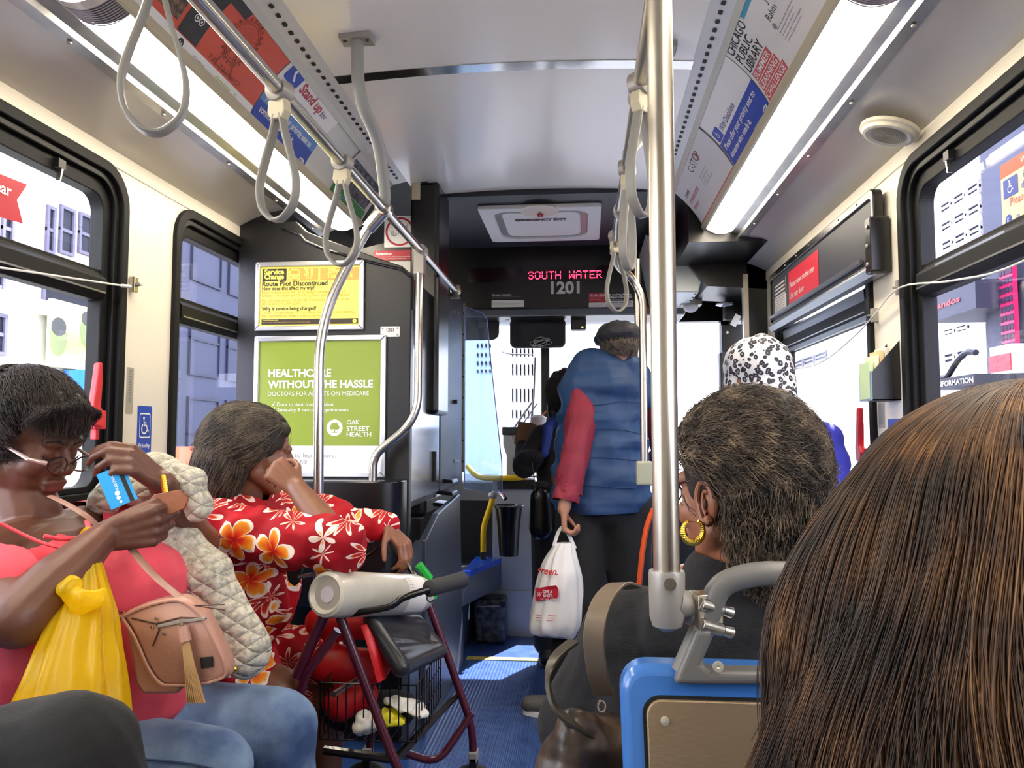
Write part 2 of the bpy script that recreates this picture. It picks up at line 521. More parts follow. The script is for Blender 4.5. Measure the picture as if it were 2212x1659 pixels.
def hand_items(Wp, d, n, s, curls=(30, 30, 30, 30), tcurl=25, k=1.0, spread=.0, tw=(.62, .70, .35)):
    """W wrist, d towards the fingers, n out of the palm, s towards the thumb"""
    Wp = V(Wp); d = V(d).normalized(); s = (V(s) - d * V(s).dot(d)).normalized()
    n = d.cross(s) if d.cross(s).dot(V(n)) > 0 else s.cross(d)
    it = []; tips = []
    offs = (.030, .010, -.010, -.028); lens = (.092, .096, .090, .082)
    seg = ((.042, .026, .021), (.046, .029, .022), (.042, .027, .021), (.033, .020, .018))
    for i in range(4):
        b = Wp + (d * lens[i] + s * offs[i]) * k
        it.append(cp(Wp + (d * .008 + s * offs[i] * .55) * k, b, .0145 * k, .0115 * k))
        p = b; cur = 0; dd = (d + s * offs[i] * spread * 10).normalized()
        for j in range(3):
            cur += R(curls[i]) * (1, 1.05, .7)[j]
            q = p + (dd * math.cos(cur) + n * math.sin(cur)) * seg[i][j] * k
            it.append(cp(p, q, (.0098, .0088, .0080)[j] * k, (.0090, .0080, .0068)[j] * k)); p = q
        tips.append(p)
    p = Wp + (d * .022 + s * .020) * k
    td = (d * tw[0] + s * tw[1] + n * tw[2]).normalized()
    for j, L in enumerate((.044, .034, .028)):
        a = R(tcurl) * j * .8
        ax = (td * math.cos(a) + (n * .6 - s * .45 + d * .6).normalized() * math.sin(a)).normalized()
        q = p + ax * L * k
        it.append(cp(p, q, (.0155, .0108, .0096)[j] * k, (.0108, .0096, .0078)[j] * k)); p = q
    tips.append(p)
    return it, tips
def strands(name, paths, rad, m, parent, tip=.3):
    """paths: array (n, k, 3) -> native hair curves"""
    paths = np.asarray(paths, 'f'); n, k, _ = paths.shape
    hc = bpy.data.hair_curves.new(name); hc.add_curves([k] * n)
    hc.attributes['position'].data.foreach_set('vector', paths.ravel())
    ra = hc.attributes.get('radius') or hc.attributes.new('radius', 'FLOAT', 'POINT')
    prof = rad * (1 - (1 - tip) * np.linspace(0, 1, k) ** 2)
    ra.data.foreach_set('value', np.tile(prof, n).astype('f'))
    hc.materials.append(m)
    o = bpy.data.objects.new(name, hc); C.objects.link(o)
    if parent is not None: parent_to(o, parent)
    return o
def hairmat(name, c1, c2, scale=60, rough=.45, c3=None):
    """strand colour varies from lock to lock"""
    if name in MATS: return MATS[name]
    m = bpy.data.materials.new(name); m.use_nodes = True
    nt = m.node_tree; b = nt.nodes['Principled BSDF']; b.inputs['Roughness'].default_value = rough
    tc = nt.nodes.new('ShaderNodeTexCoord'); n = nt.nodes.new('ShaderNodeTexNoise'); n.inputs['Scale'].default_value = scale; n.inputs['Detail'].default_value = 3
    r = nt.nodes.new('ShaderNodeValToRGB'); r.color_ramp.elements[0].position = .35; r.color_ramp.elements[1].position = .62
    r.color_ramp.elements[0].color = (*lin(c1), 1); r.color_ramp.elements[1].color = (*lin(c2), 1)
    if c3: e = r.color_ramp.elements.new(.75); e.color = (*lin(c3), 1)
    hi = nt.nodes.new('ShaderNodeHairInfo'); ad = nt.nodes.new('ShaderNodeMath'); ad.operation = 'MULTIPLY_ADD'; ad.inputs[1].default_value = .3; 
    nt.links.new(hi.outputs['Random'], ad.inputs[0]); nt.links.new(n.outputs['Fac'], ad.inputs[2])
    su = nt.nodes.new('ShaderNodeMath'); su.operation = 'SUBTRACT'; su.inputs[1].default_value = .15
    nt.links.new(ad.outputs[0], su.inputs[0]); nt.links.new(su.outputs[0], r.inputs[0])
    nt.links.new(tc.outputs['Object'], n.inputs['Vector']); nt.links.new(r.outputs[0], b.inputs['Base Color'])
    MATS[name] = m; return m
# ================================================================== the bus body
CX = -.23                            # middle of the bus
XL, XR = -1.43, .97
YB, YF = -.9, 5.25                   # back of what is built, windscreen
ZB = 2.075                           # where the walls meet the coves
fL = lambda y, z, h=0: V((XL + h, y, z))
fR = lambda y, z, h=0: V((XR - h, y, z))

def floor_mat():
    m = bpy.data.materials.new('ribbed blue rubber floor'); m.use_nodes = True
    nt = m.node_tree; b = nt.nodes['Principled BSDF']; b.inputs['Roughness'].default_value = .38
    tc = nt.nodes.new('ShaderNodeTexCoord'); n = nt.nodes.new('ShaderNodeTexNoise'); n.inputs['Scale'].default_value = 14; n.inputs['Detail'].default_value = 7
    r = nt.nodes.new('ShaderNodeValToRGB'); r.color_ramp.elements[0].position = .3; r.color_ramp.elements[1].position = .75
    r.color_ramp.elements[0].color = (*lin('1c3a78'), 1); r.color_ramp.elements[1].color = (*lin('3c5c96'), 1)
    nt.links.new(tc.outputs['Object'], n.inputs['Vector']); nt.links.new(n.outputs['Fac'], r.inputs[0]); nt.links.new(r.outputs[0], b.inputs['Base Color'])
    return m
bluefloor = floor_mat()
mb = MB(); mb.box((XL, YB, -.05), (XR, 5.02, 0), bluefloor)
fl = mb.build('floor'); tag(fl, kind='structure')
mb = MB()                            # the ribs of the aisle mat, real relief
x = -.62
while x < .40:
    mb.prism([(x, 0), (x + .0035, .0022), (x + .0075, .0022), (x + .011, 0)], 2.2, 4.27, lambda a, b_, h: V((a, h, b_)), bluefloor, cap=False); x += .0165
rb = mb.build('floor_rib', fl); tag(rb, kind='stuff')
mb = MB(); mb.box((-.64, 4.28, 0), (.55, 4.335, .004), mat('worn yellow standing line', 'c9b24a', .6, vary=('8f8447', 30, .2)))
tag(mb.build('standing_line', fl), 'worn yellow line')

def win_hole(y0, y1, z0, z1, r=.12): return rrect(y0, z0, y1, z1, r, 8)
LW = [(.88, 2.305), (2.60, 3.62), (3.76, 5.05)]
RW = [(1.02, 2.46), (2.72, 4.02)]
ZW0, ZW1 = .985, 2.02
def rect4(y0, z0, y1, z1): return [(y0, z0), (y1, z0), (y1, z1), (y0, z1)]
wl = sheet('wall_left', rect4(YB, 0, YF, ZB), [win_hole(a, b, ZW0, ZW1) for a, b in LW] + [win_hole(-.65, .70, ZW0, ZW1)], fL, cream, .05)
wr = sheet('wall_right', rect4(YB, 0, 4.25, ZB), [win_hole(a, b, ZW0, ZW1) for a, b in RW] + [win_hole(-.65, .78, ZW0, ZW1)], fR, cream, .05)
for o in (wl, wr): tag(o, kind='structure')
mb = MB(); mb.box((XL, YB - .04, 0), (XR, YB, 2.45), greypanel); tag(mb.build('wall_back'), kind='structure')

def window(n, f, y0, y1, bars=True, gl=glass, zt0=1.605, zt1=1.70, w=.085, latch=True):
    """black rubber framed bus window: frame > transom, glass panes, latch"""
    mb = MB()
    o1 = rrect(y0 - .004, ZW0 - .004, y1 + .004, ZW1 + .004, .124, 8); i1 = rrect(y0 + .028, ZW0 + .028, y1 - .028, ZW1 - .028, .10, 8)
    mb.ring(o1, i1, -.03, .016, f, rubber)
    o2 = i1; i2 = rrect(y0 + .05, ZW0 + .05, y1 - .05, ZW1 - .05, .085, 8)
    mb.ring(o2, i2, -.05, .002, f, gaskm)
    i3 = rrect(y0 + w, ZW0 + w * .8, y1 - w, ZW1 - w * 1.1, .05, 8)
    mb.ring(i2, i3, -.058, -.014, f, rubber)
    fr = mb.build('window_%d' % n, bevel=.003); tag(fr, kind='structure')
    if bars:
        t = MB(); yy = lambda a, h: f(a, 0, h)
        prof = [(zt0, -.055), (zt0, -.018), (zt0 + .02, -.002), (zt1 - .03, -.002), (zt1 - .012, -.02), (zt1, -.02), (zt1, -.055)]
        t.prism(prof, y0 + w - .01, y1 - w + .01, lambda a, h, y: f(y, a, h), rubber)
        t.build('transom', fr, bevel=.002)
        a = MB(); a.box((0, 0, 0), (1, 1, 1), alum); a = MB()
        a.prism([(zt0 + .022, -.0015), (zt0 + .022, .001), (zt0 + .027, .001), (zt0 + .027, -.0015)], y0 + w, y1 - w, lambda a_, h, y: f(y, a_, h), alum)
        tag(a.build('edge_strip', fr), 'thin bright metal edge')
    for k, (za, zb) in enumerate(((ZW0 + .05, zt0 + .02), (zt1 - .02, ZW1 - .06)) if bars else ((ZW0 + .05, ZW1 - .06),)):
        p = MB(); p.prism(rect4(y0 + .06, za, y1 - .06, zb), -.052, -.047, f, gl); p.build('glass_pane', fr)
    if latch:
        p = MB(); ym = y1 - .32
        p.prism([(ym, ZW1 - .085), (ym + .03, ZW1 - .085), (ym + .03, ZW1 - .06), (ym, ZW1 - .06)], -.015, .004, f, blackp)
        p.prism([(ym + .008, ZW1 - .12), (ym + .014, ZW1 - .12), (ym + .024, ZW1 - .08), (ym + .016, ZW1 - .08)], -.01, .003, f, steel)
        p.build('latch', fr)
    return fr
w1 = window(1, fL, *LW[0]); w2 = window(2, fL, *LW[1], latch=False, gl=glassb); window(3, fL, *LW[2], bars=False, latch=False)
w4 = window(4, fR, *RW[0], gl=glassb); w5 = window(5, fR, *RW[1], latch=False)
window(6, fL, -.65, .70); window(7, fR, -.65, .78)
# red emergency latch handles
def handle_latch(f, y, z, name, label, s=1):
    t = thing(name, label, 'handle', f(y, z - .1, .01))
    mb = MB()
    prof = [(y - .004 * s, z + .115), (y + .010 * s, z + .118), (y + .014 * s, z + .06), (y + .010 * s, z - .01), (y + .03 * s, z - .035), (y + .02 * s, z - .07), (y - .02 * s, z - .065), (y - .028 * s, z - .02), (y - .014 * s, z + .05)]
    mb.prism(prof, .022, .042, f, redbrite); mb.build('lever', t, bevel=.004)
    mb = MB(); mb.prism(rrect(min(y + .0 * s, y + .055 * s), z - .075, max(y, y + .055 * s), z - .02, .006, 3), .004, .03, f, redbrite)
    mb.prism(rrect(min(y + .02 * s, y + .036 * s), z - .105, max(y + .02 * s, y + .036 * s), z - .07, .003, 3), .004, .022, f, redbrite); mb.build('bracket', t, bevel=.002)
handle_latch(fL, 2.145, 1.295, 'emergency_handle', 'red plastic emergency latch on the front edge of the large left window')
handle_latch(fR, 2.79, 1.18, 'emergency_handle', 'red emergency latch on the right side window beside the cream pillar', -1)

# wall trims: thin joint line at the top of the walls and a cream cap
for n, f, y1 in ((1, fL, 3.12), (2, fR, 4.25)):
    mb = MB(); mb.prism([(ZB - .004, 0), (ZB - .004, .004), (ZB - .05, .004), (ZB - .052, 0)], YB, y1, lambda a, h, y: f(y, a, h), cream)
    tag(mb.build('trim_%d' % n), kind='structure')

# ------------------------------------------------------------------ coves, lamp troughs, advert racks, ceiling
ZC = CAM_Z
def prof_strip(pts, y0, y1, m, name, parent=None, thick=.012, up=1, smooth=False):
    mb = MB(); n = len(pts)
    vs = []; fs = []
    for y in (y0, y1):
        for a, b in pts: vs.append((a, y, b))
        for a, b in pts: vs.append((a, y, b + thick * up))
    N = 2 * n
    for i in range(n - 1):
        fs += [(i, i + 1, N + i + 1, N + i), (n + i, N + n + i, N + n + i + 1, n + i + 1)]
    fs += [(0, N, N + n, n), (n - 1, 2 * n - 1, N + 2 * n - 1, N + n - 1)]
    fs += [tuple(range(n)) + tuple(range(2 * n - 1, n - 1, -1)), tuple(range(N, N + n)) + tuple(range(N + 2 * n - 1, N + n - 1, -1))]
    mb.add(vs, fs, m); return mb.build(name, parent, smooth=smooth)
def side(sg, off): return CX + sg * off
BT0, BT1 = (.80, .98), (.65, 1.165)
ctl = (.705, 1.055)
def arc(t):                          # advert rack section, lower outer (t=0) to upper inner (t=1)
    a = (1 - t) ** 2; b = 2 * t * (1 - t); c = t * t
    ctlx, ctlz = .705, 1.10
    return (BT0[0] * a + .745 * b + BT1[0] * c, BT0[1] * a + 1.092 * b + BT1[1] * c)
YE = {-1: 3.52, 1: 3.74}
for sg, nm in ((-1, 'left'), (1, 'right')):
    y1c = 3.12 if sg < 0 else 4.25
    p = prof_strip([(side(sg, 1.2), ZB), (side(sg, 1.14), ZC + .905), (side(sg, 1.07), ZC + .93), (side(sg, 1.0), ZC + .94)], YB, y1c, greypanel, 'trim_%d' % (3 if sg < 0 else 4), smooth=True)
    tag(p, kind='structure')
    q = prof_strip([(side(sg, 1.0), ZC + .936), (side(sg, .965), ZC + .938), (side(sg, .96), ZC + .952), (side(sg, .93), ZC + .962)], YB, YE[sg] + .02, alum, 'trim_%d' % (5 if sg < 0 else 6))
    tag(q, kind='structure')
    mb = MB()
    for k in range(9):
        c = V((side(sg, .983), .45 + .42 * k + (.1 if sg > 0 else 0), ZC + .934)); mb.lathe([(.006, 0), (.006, .004), (.002, .006)], c, castgrey, 10, (0, 0, -1))
    tag(mb.build('screw', q), kind='stuff')
    # advert rack behind the cards
    n = 10; pts = [(side(sg, arc(i / n)[0] + .002), ZC + arc(i / n)[1] + .002) for i in range(n + 1)]
    rk = prof_strip(pts, YB, YE[sg], mat('pale grey advert rack', 'd6d7d0', .35), 'trim_%d' % (7 if sg < 0 else 8), smooth=True); tag(rk, kind='structure')
    mb = MB()                         # rail lips that hold the cards
    a0, a1 = arc(0), arc(1)
    mb.prism([(side(sg, a0[0] + .004), ZC + a0[1] - .012), (side(sg, a0[0] - .004), ZC + a0[1] - .008), (side(sg, a0[0] - .014), ZC + a0[1] + .012), (side(sg, a0[0] - .008), ZC + a0[1] + .012)], YB, YE[sg], lambda a, b, y: V((a, y, b)), beigefit)
    mb.prism([(side(sg, a1[0] + .016), ZC + a1[1] - .012), (side(sg, a1[0] + .012), ZC + a1[1] - .016), (side(sg, a1[0] - .006), ZC + a1[1] + .0), (side(sg, a1[0]), ZC + a1[1] + .006)], YB, YE[sg], lambda a, b, y: V((a, y, b)), mat('pale rack lip', 'c9cabd', .35))
    mb.build('card_rail', rk)
    # perforated air strip
    pf = prof_strip([(side(sg, .648), ZC + 1.164), (side(sg, .577), ZC + 1.178)], YB, YE[sg], mat('white perforated strip', 'dfe0dc', .35), 'trim_%d' % (9 if sg < 0 else 10)); tag(pf, kind='structure')
    mb = MB()
    y = .9
    while y < YE[sg] - .04:
        c0, c1 = side(sg, .616), side(sg, .604)
        mb.prism(rrect(-.006, -.0105, .006, .0105, .004, 2), 0, .0012, lambda a, b, h, y=y, sg=sg: V((side(sg, .612) + a, y + b, ZC + 1.1695 - h + (.612 - abs(side(sg, .612) + a - CX)) * .197)), black)
        y += .048
    tag(mb.build('air_slot', pf), kind='stuff')
# lamps
for sg, nm in ((-1, 'left'), (1, 'right')):
    segs = [(-.3, 1.60 if sg < 0 else 1.68), (1.68 if sg < 0 else 1.76, YE[sg] - .02)]
    for k, (a, b) in enumerate(segs):
        lab = {(-1, 0): 'near fluorescent lamp above the large left window', (-1, 1): 'long lit fluorescent lamp above the left side adverts',
               (1, 0): 'near fluorescent lamp above the right side window', (1, 1): 'long lit fluorescent lamp beside the right side adverts'}[(sg, k)]
        t = thing('ceiling_lamp', lab, 'lamp', (side(sg, .865), a, ZC + .98), 'fluorescent lamps along the coves')
        cross = []
        for i in range(9):
            u = i / 8; cross.append((side(sg, .927 - .120 * u), ZC + .962 + .014 * u - .020 * math.sin(math.pi * u)))
        prof_strip(cross, a + .03, b - .03, lampm, 'diffuser', t, thick=.006, smooth=True)
        for e0, e1 in ((a, a + .03), (b - .03, b)):
            c2 = [(x, z - .001) for x, z in cross]; prof_strip(c2, e0, e1, mat('lit lamp end cap', 'ffffff', .3, emit='fff2dc', es=LAMP * .45) if k else lampend, 'end_cap', t, thick=.010)
        mb = MB()
        y = b - .005
        if k == 0:
            for i in range(16):
                y = b - .004 + i * .0078
                cr = [V((x, y, z + .002)) for x, z in cross]
                mb.tube(cr, .0016, mat('lamp end ribs', 'a79fae', .2), 4)
            mb.build('end_ribs', t)

# ceiling panels
def ceil_fn(x): u = (x - CX) / .58; return ZC + 1.178 + .022 * (1 - u * u)
def ceilpanel(name, y0, y1, m, dz=0, parent=None):
    n = 12; pts = [(CX - .58 + 1.16 * i / n, ceil_fn(CX - .58 + 1.16 * i / n) + dz) for i in range(n + 1)]
    return prof_strip(pts, y0, y1, m, name, parent, thick=.02, smooth=True)
ce = ceilpanel('ceiling', YB, YF, ceilm, .03); tag(ce, kind='structure')
ceilpanel('panel', YB, 2.455, ceilm, 0, ce); ceilpanel('panel', 2.49, 3.74, ceilm, -.001, ce)
ceilpanel('joint_strip', 2.445, 2.50, mat('polished joint strip', 'c8c8c8', .12, 1.0), -.0025, ce)
ceilpanel('end_strip', 3.74, 3.755, mat('polished joint strip'), -.004, ce)
# outer skin so that no sky leaks in behind the coves
mb = MB()
mb.box((XL - .06, YB - .05, 2.44), (XR + .06, YF + .1, 2.5), black); mb.box((XL - .06, YB, ZB), (XL - .01, YF, 2.46), black); mb.box((XR + .01, YB, ZB - .0), (XR + .06, YF, 2.46), black)
mb.box((XL - .04, 3.82, -.02), (XL - .0, 3.83, .3), black)
tag(mb.build('trim_11'), kind='structure')

# ------------------------------------------------------------------ black front hood
YH = 4.80                            # face with the destination sign
mb = MB()
mb.box((-.83, 3.755, ZC + 1.172), (.60, YH + .03, ZC + 1.20), charcoal)
mb.box((.50, 3.75, ZC + .92), (.97, YH + .02, ZC + 1.20), blackg)
hood = mb.build('ceiling_front_panel'); tag(hood, 'dark grey front ceiling panel around the white emergency exit hatch', 'panel')
t = thing('sign_header', 'black header above the windscreen with red LED display and 1201', 'panel', (CX, YH, ZC + .8))
mb = MB()
mb.prism([(3.95 * 0 + YH, ZC + .782), (YH, ZC + 1.18), (YF, ZC + 1.18), (YF, ZC + .745), (YH + .06, ZC + .745)], -1.0, .62, lambda y, z, x: V((x, y, z)), blackg)
mb.build('header_box', t, bevel=.006)
mb = MB(); mb.prism([(YH + .055, ZC + .748), (YH + .005, ZC + .781), (YH + .012, ZC + .785), (YF, ZC + .75), (YF, ZC + .744)], -1.0, .62, lambda y, z, x: V((x, y, z)), mat('grey soffit metal', '9aa3ad', .35, .6)); mb.build('soffit', t)
fH = lambda s, tt, h=0: V((s, YH - .001 - h, tt))
def hp(u, v): q = P(u, v, YH); return q.x, q.z
# LED text
pr = Print(lambda s, tt, h=0: V((s, YH - .004 - h, tt)))
x0, z0 = hp(1142, 604); x1, z1 = hp(1302, 584)
FONT = {'S': ['01110', '10001', '10000', '01110', '00001', '10001', '01110'], 'O': ['01110', '10001', '10001', '10001', '10001', '10001', '01110'], 'U': ['10001'] * 6 + ['01110'],
        'T': ['11111'] + ['00100'] * 6, 'H': ['10001', '10001', '10001', '11111', '10001', '10001', '10001'], 'W': ['10001', '10001', '10001', '10101', '10101', '11011', '10001'],
        'A': ['01110', '10001', '10001', '11111', '10001', '10001', '10001'], 'E': ['11111', '10000', '10000', '11110', '10000', '10000', '11111'], 'R': ['11110', '10001', '10001', '11110', '10100', '10010', '10001'], ' ': ['00000'] * 7}
txt = 'SOUTH WATER'; px = (x1 - x0) / (len(txt) * 6 - 1); pz = (z1 - z0) / 7
for i, ch in enumerate(txt):
    for r_, row in enumerate(FONT[ch]):
        for c_, b_ in enumerate(row):
            if b_ == '1' and r_ != 2: pr.disc(x0 + (i * 6 + c_) * px, z0 + (6.5 - r_) * pz, px * .42, led, 2, 8)
o = pr.build('led_text', t); o['label'] = 'glowing red dot letters SOUTH WATER'
mb = MB(); mb.box((x0 - .38, YH - .003, z0 - .012), (x1 + .05, YH, z1 + .03), mat('dark red display window', '1d0a10', .12)); mb.build('display_window', t)
pr = Print(fH)
a, b = hp(1190, 634); c, d = hp(1252, 608)
pr.text('1201', a, b, d - b, lgrey, 3, width=c - a, bold=.035)
o = pr.build('fleet_number', t); o['label'] = 'grey numerals 1201'
def sticker(name, label, f, x0, z0, x1, z1, base, texts, cat='sticker', r=.004, parts=None):
    mb = MB(); mb.prism(rrect(x0, z0, x1, z1, min(r, abs(x1 - x0) * .2), 3), 0, .0012, f, base)
    o = mb.build(name); tag(o, label, cat)
    pr = Print(lambda s, tt, h=0: f(s, tt, .0013 + h))
    texts(pr, x0, z0, x1, z1)
    if pr.mb.v: pr.build('print', o)
    return o
def lines(pr, x, z, w, n, dz, h, m, L=2):
    words = ['Please be aware that cameras may', 'be recording sound and pictures on', 'this vehicle for your protection', 'and the safety of all passengers', 'at all times while in service']
    for i in range(n): pr.text(words[i % 5], x, z - dz * i, h, m, L, width=w * (1 - .13 * (i % 3)))
a, b = hp(1064, 647); c, d = hp(1132, 633)
sticker('notice_sticker', 'black notice headed For your protection under the LED sign', fH, a, b, c, d, blackp, lambda p, x0, z0, x1, z1: (p.text('For your protection', x0, z1 - .014, .010, lgrey, 2, width=(x1 - x0) * .6, bold=.03), lines(p, x0, z0 + .012, (x1 - x0) * .9, 2, .007, .004, greyk)))
a, b = hp(1062, 664); c, d = hp(1132, 648)
sticker('notice_sticker', 'grey notice in small print beneath the For your protection sticker', fH, a, b, c, d, lgrey, lambda p, x0, z0, x1, z1: (p.text('Para su proteccion', x0 + .006, z1 - .014, .006, dgrey, 2, width=.07, bold=.02), lines(p, x0 + .006, z1 - .022, (x1 - x0) * .85, 3, .008, .004, dgrey)))
a, b = hp(1272, 653); c, d = hp(1310, 632)
sticker('notice_sticker', 'red notice headed For your safety right of the numerals 1201', fH, a, b, c, d, redk, lambda p, x0, z0, x1, z1: (p.text('For your safety', x0 + .006, z1 - .018, .010, white, 2, width=(x1 - x0) * .85, bold=.03), lines(p, x0 + .006, z1 - .026, (x1 - x0) * .8, 3, .009, .004, lgrey)))
a, b = hp(1272, 664); c, d = hp(1310, 653.5)
sticker('notice_sticker', 'white strip with red small print below the For your safety notice', fH, a, b, c, d, lgrey, lambda p, x0, z0, x1, z1: lines(p, x0 + .006, z1 - .01, (x1 - x0) * .8, 3, .008, .004, redk))
a, b = hp(1311, 649); c, d = hp(1368, 632)
sticker('notice_sticker', 'black notice about no smoking, eating or radio playing', fH, a, b, c, d, blackp, lambda p, x0, z0, x1, z1: (p.text('No smoking, littering,', x0 + .006, z1 - .016, .011, white, 2, width=(x1 - x0) * .9, bold=.03), p.text('eating or radio playing', x0 + .006, z1 - .032, .011, white, 2, width=(x1 - x0) * .92, bold=.03), p.text('Violators subject to fines', x0 + .006, z1 - .044, .006, lgrey, 2, width=(x1 - x0) * .8)))
a, b = hp(1311, 664); c, d = hp(1368, 649.5)
sticker('notice_sticker', 'pale notice in small print under the no smoking notice', fH, a, b, c, d, lgrey, lambda p, x0, z0, x1, z1: (p.text('Prohibido fumar, tirar', x0 + .006, z1 - .014, .007, dgrey, 2, width=(x1 - x0) * .9, bold=.02), lines(p, x0 + .006, z1 - .024, (x1 - x0) * .8, 2, .009, .005, dgrey)))
# emergency exit hatch in the front ceiling panel
zc = ZC + 1.170
t = thing('roof_hatch', 'white roof hatch lettered EMERGENCY EXIT above the LED sign', 'hatch', (CX - .0, 4.28, zc))
hx0, hx1, hy0, hy1 = -.535, .095, 3.90, 4.58
fC = lambda s, tt, h=0: V((s, tt, zc - h))
mb = MB(); mb.ring(rrect(hx0, hy0, hx1, hy1, .02, 7), rrect(hx0 + .07, hy0 + .06, hx1 - .07, hy1 - .06, .09, 7), 0, .022, fC, whitepl); mb.build('hatch_frame', t, bevel=.006)
mb = MB(); mb.ring(rrect(hx0 + .07, hy0 + .06, hx1 - .07, hy1 - .06, .09, 7), rrect(hx0 + .11, hy0 + .11, hx1 - .11, hy1 - .10, .06, 7), -.01, .008, fC, mat('grey hatch well', '9b9c9c', .3)); mb.build('well', t, bevel=.004)
mb = MB(); mb.prism(rrect(hx0 + .108, hy0 + .108, hx1 - .108, hy1 - .098, .06, 7), -.005, .016, fC, whitepl); mb.build('lid', t, bevel=.008)
mb = MB(); mb.lathe([(.10, 0), (.10, .004), (.09, .006), (0, .006)], fC((hx0 + hx1) / 2, hy0 + .055, .018), mat('ivory dial', 'ddd8c8', .4), 36, (0, 0, -1)); mb.build('dial', t)
mb = MB(); mb.cbox(fC((hx0 + hx1) / 2, hy0 + .115, .028), (.03, .035, .008), redk); mb.cbox(fC((hx0 + hx1) / 2, hy0 + .09, .030), (.012, .05, .008), redk); mb.build('release_handle', t, bevel=.003)
pr = Print(lambda s, tt, h=0: V((s, tt, zc - .0165 - h)))
q0 = PZ(1114, 478, zc - .017); q1 = PZ(1224, 471, zc - .017)
# lettering lies on the lid and is read from behind it
pr.fn = lambda s, tt, h=0: V((s, 2 * q0.y - tt, zc - .0165 - h))
pr.text('EMERGENCY EXIT', q0.x, q0.y, max(q0.y - q1.y, .03), printk, 3, width=q1.x - q0.x, bold=.05)
pr.build('lettering', t)
# small dome lamp left of the hatch
t = thing('dome_lamp', 'small unlit round dome lamp in a black housing left of the hatch', 'lamp', (-.80, 4.3, zc))
c = P(982, 498, 4.5); mb = MB(); mb.cbox((c.x, c.y, c.z + .035), (.15, .12, .04), blackp); mb.build('housing', t, bevel=.01)
mb = MB(); mb.ball((c.x, c.y, c.z + .012), (.06, .06, .032), mat('clear ribbed lens', 'c8ccd0', .08, .5), 20); mb.build('lens', t, smooth=True)

# ------------------------------------------------------------------ windscreen wall
mb = MB()
for x0, x1, z0, z1 in ((XL, -1.30, .0, 2.4), (.90, XR, 0, 2.4), (XL, XR, 0, .72), (XL, XR, 1.955, 2.4)):
    mb.box((x0, YF, z0), (x1, YF + .08, z1), blackg)
wf = mb.build('wall_front'); tag(wf, kind='structure')
q = P(1177, 800, 5.22)
mb = MB(); mb.box((q.x - .03, YF - .02, .72), (q.x + .03, YF + .06, 1.96), blackg)
o = mb.build('center_post', wf, bevel=.008)
g = MB(); g.box((-1.30, YF + .03, .72), (.90, YF + .036, 1.955), glass); w8 = g.build('window_8'); tag(w8, kind='structure')
for zz, (ua, ub) in ((0, (1030, 1090)),):
    pass
# wipers outside
t = thing('windscreen_wiper', 'thin windscreen wiper resting on the driver side glass', 'wiper', (-.4, YF + .1, .9))
mb = MB(); mb.tube([P(1108, 928, 5.36), P(1150, 868, 5.36)], .007, mat('grey wiper arm', '77777b', .4), 6); mb.tube([P(1128, 918, 5.36), P(1160, 872, 5.36)], .005, mat('grey wiper arm'), 6); mb.build('arm', t)
mb = MB(); mb.tube([P(1146, 920, 5.35), P(1153, 860, 5.35), P(1156, 772, 5.35)], .006, mat('grey wiper arm'), 6); mb.tube(fillet([P(1085, 760, 5.35), P(1100, 765, 5.35), P(1152, 766, 5.35)], .03), .004, mat('grey wiper arm'), 6); mb.build('blade', t)
# dashboard under the windscreen
mb = MB(); mb.prism([(4.9, 0), (4.9, .80), (5.0, .92), (YF - .01, .95), (YF - .01, 0)], XL + .02, -.55, lambda y, z, x: V((x, y, z)), blackp)
dash = mb.build('dashboard', bevel=.02); tag(dash, 'black driver dashboard beneath the bright windscreen', 'dashboard')
# entrance door right of the front
mb = MB()
for y0, y1 in ((4.27, 4.33), (4.72, 4.80), (5.19, 5.25)): mb.box((XR - .03, y0, 0), (XR + .02, y1, 1.96), blackg)
mb.box((XR - .03, 4.27, 1.90), (XR + .02, 5.25, 2.08), blackg); mb.box((XR - .03, 4.27, 0), (XR + .02, 5.25, .12), blackg)
dr = mb.build('door_1', bevel=.004); tag(dr, kind='structure')
mb = MB(); mb.box((XR - .006, 4.33, .12), (XR, 4.72, 1.90), glass); mb.build('glass_pane', dr); mb = MB(); mb.box((XR - .006, 4.80, .12), (XR, 5.19, 1.90), glass); mb.build('glass_pane', dr)

# ------------------------------------------------------------------ driver compartment on the left
YP = 3.12
BX = -.705                           # side plane of the compartment
def ez(v, y=YP): return P(900, v, y).z
t = thing('driver_partition', 'black partition behind the driver carrying the two framed posters', 'partition', (-1.07, YP, 0))
mb = MB()
top = [P(u, v, YP) for u, v in ((500, 482), (640, 478), (662, 500), (720, 522), (830, 562), (868, 574), (889, 592))]
poly = [(p.x, p.z) for p in top]; poly[0] = (XL, poly[0][1])
poly = [(XL, .0)] + poly + [(BX, .0)]
mb.prism(poly[::-1], 0, .05, lambda x, z, h: V((x, YP + h, z)), blackp)
mb.build('panel', t, bevel=.004)
mb = MB()
rim = [P(u, v, YP - .004) for u, v in ((610, 492), (650, 508), (660, 520), (700, 538), (800, 566), (868, 582), (886, 598))]
mb.tube(rim, .006, mat('glossy black edging', '1a1a1c', .12), 8); mb.build('edging', t, smooth=True)
sidez = P(890, 592, YP).z
mb = MB(); mb.box((BX - .05, YP + .05, .9), (BX - .02, 3.85, sidez + .01), black)
mb.box((BX - .02, YP + .045, .93), (BX, 3.80, sidez), mat('dark glossy steel side door', '4a4c55', .18, .75, bump=(30, .04, (1, 1, .1))))
mb.build('side_door', t, bevel=.006)
mb = MB()
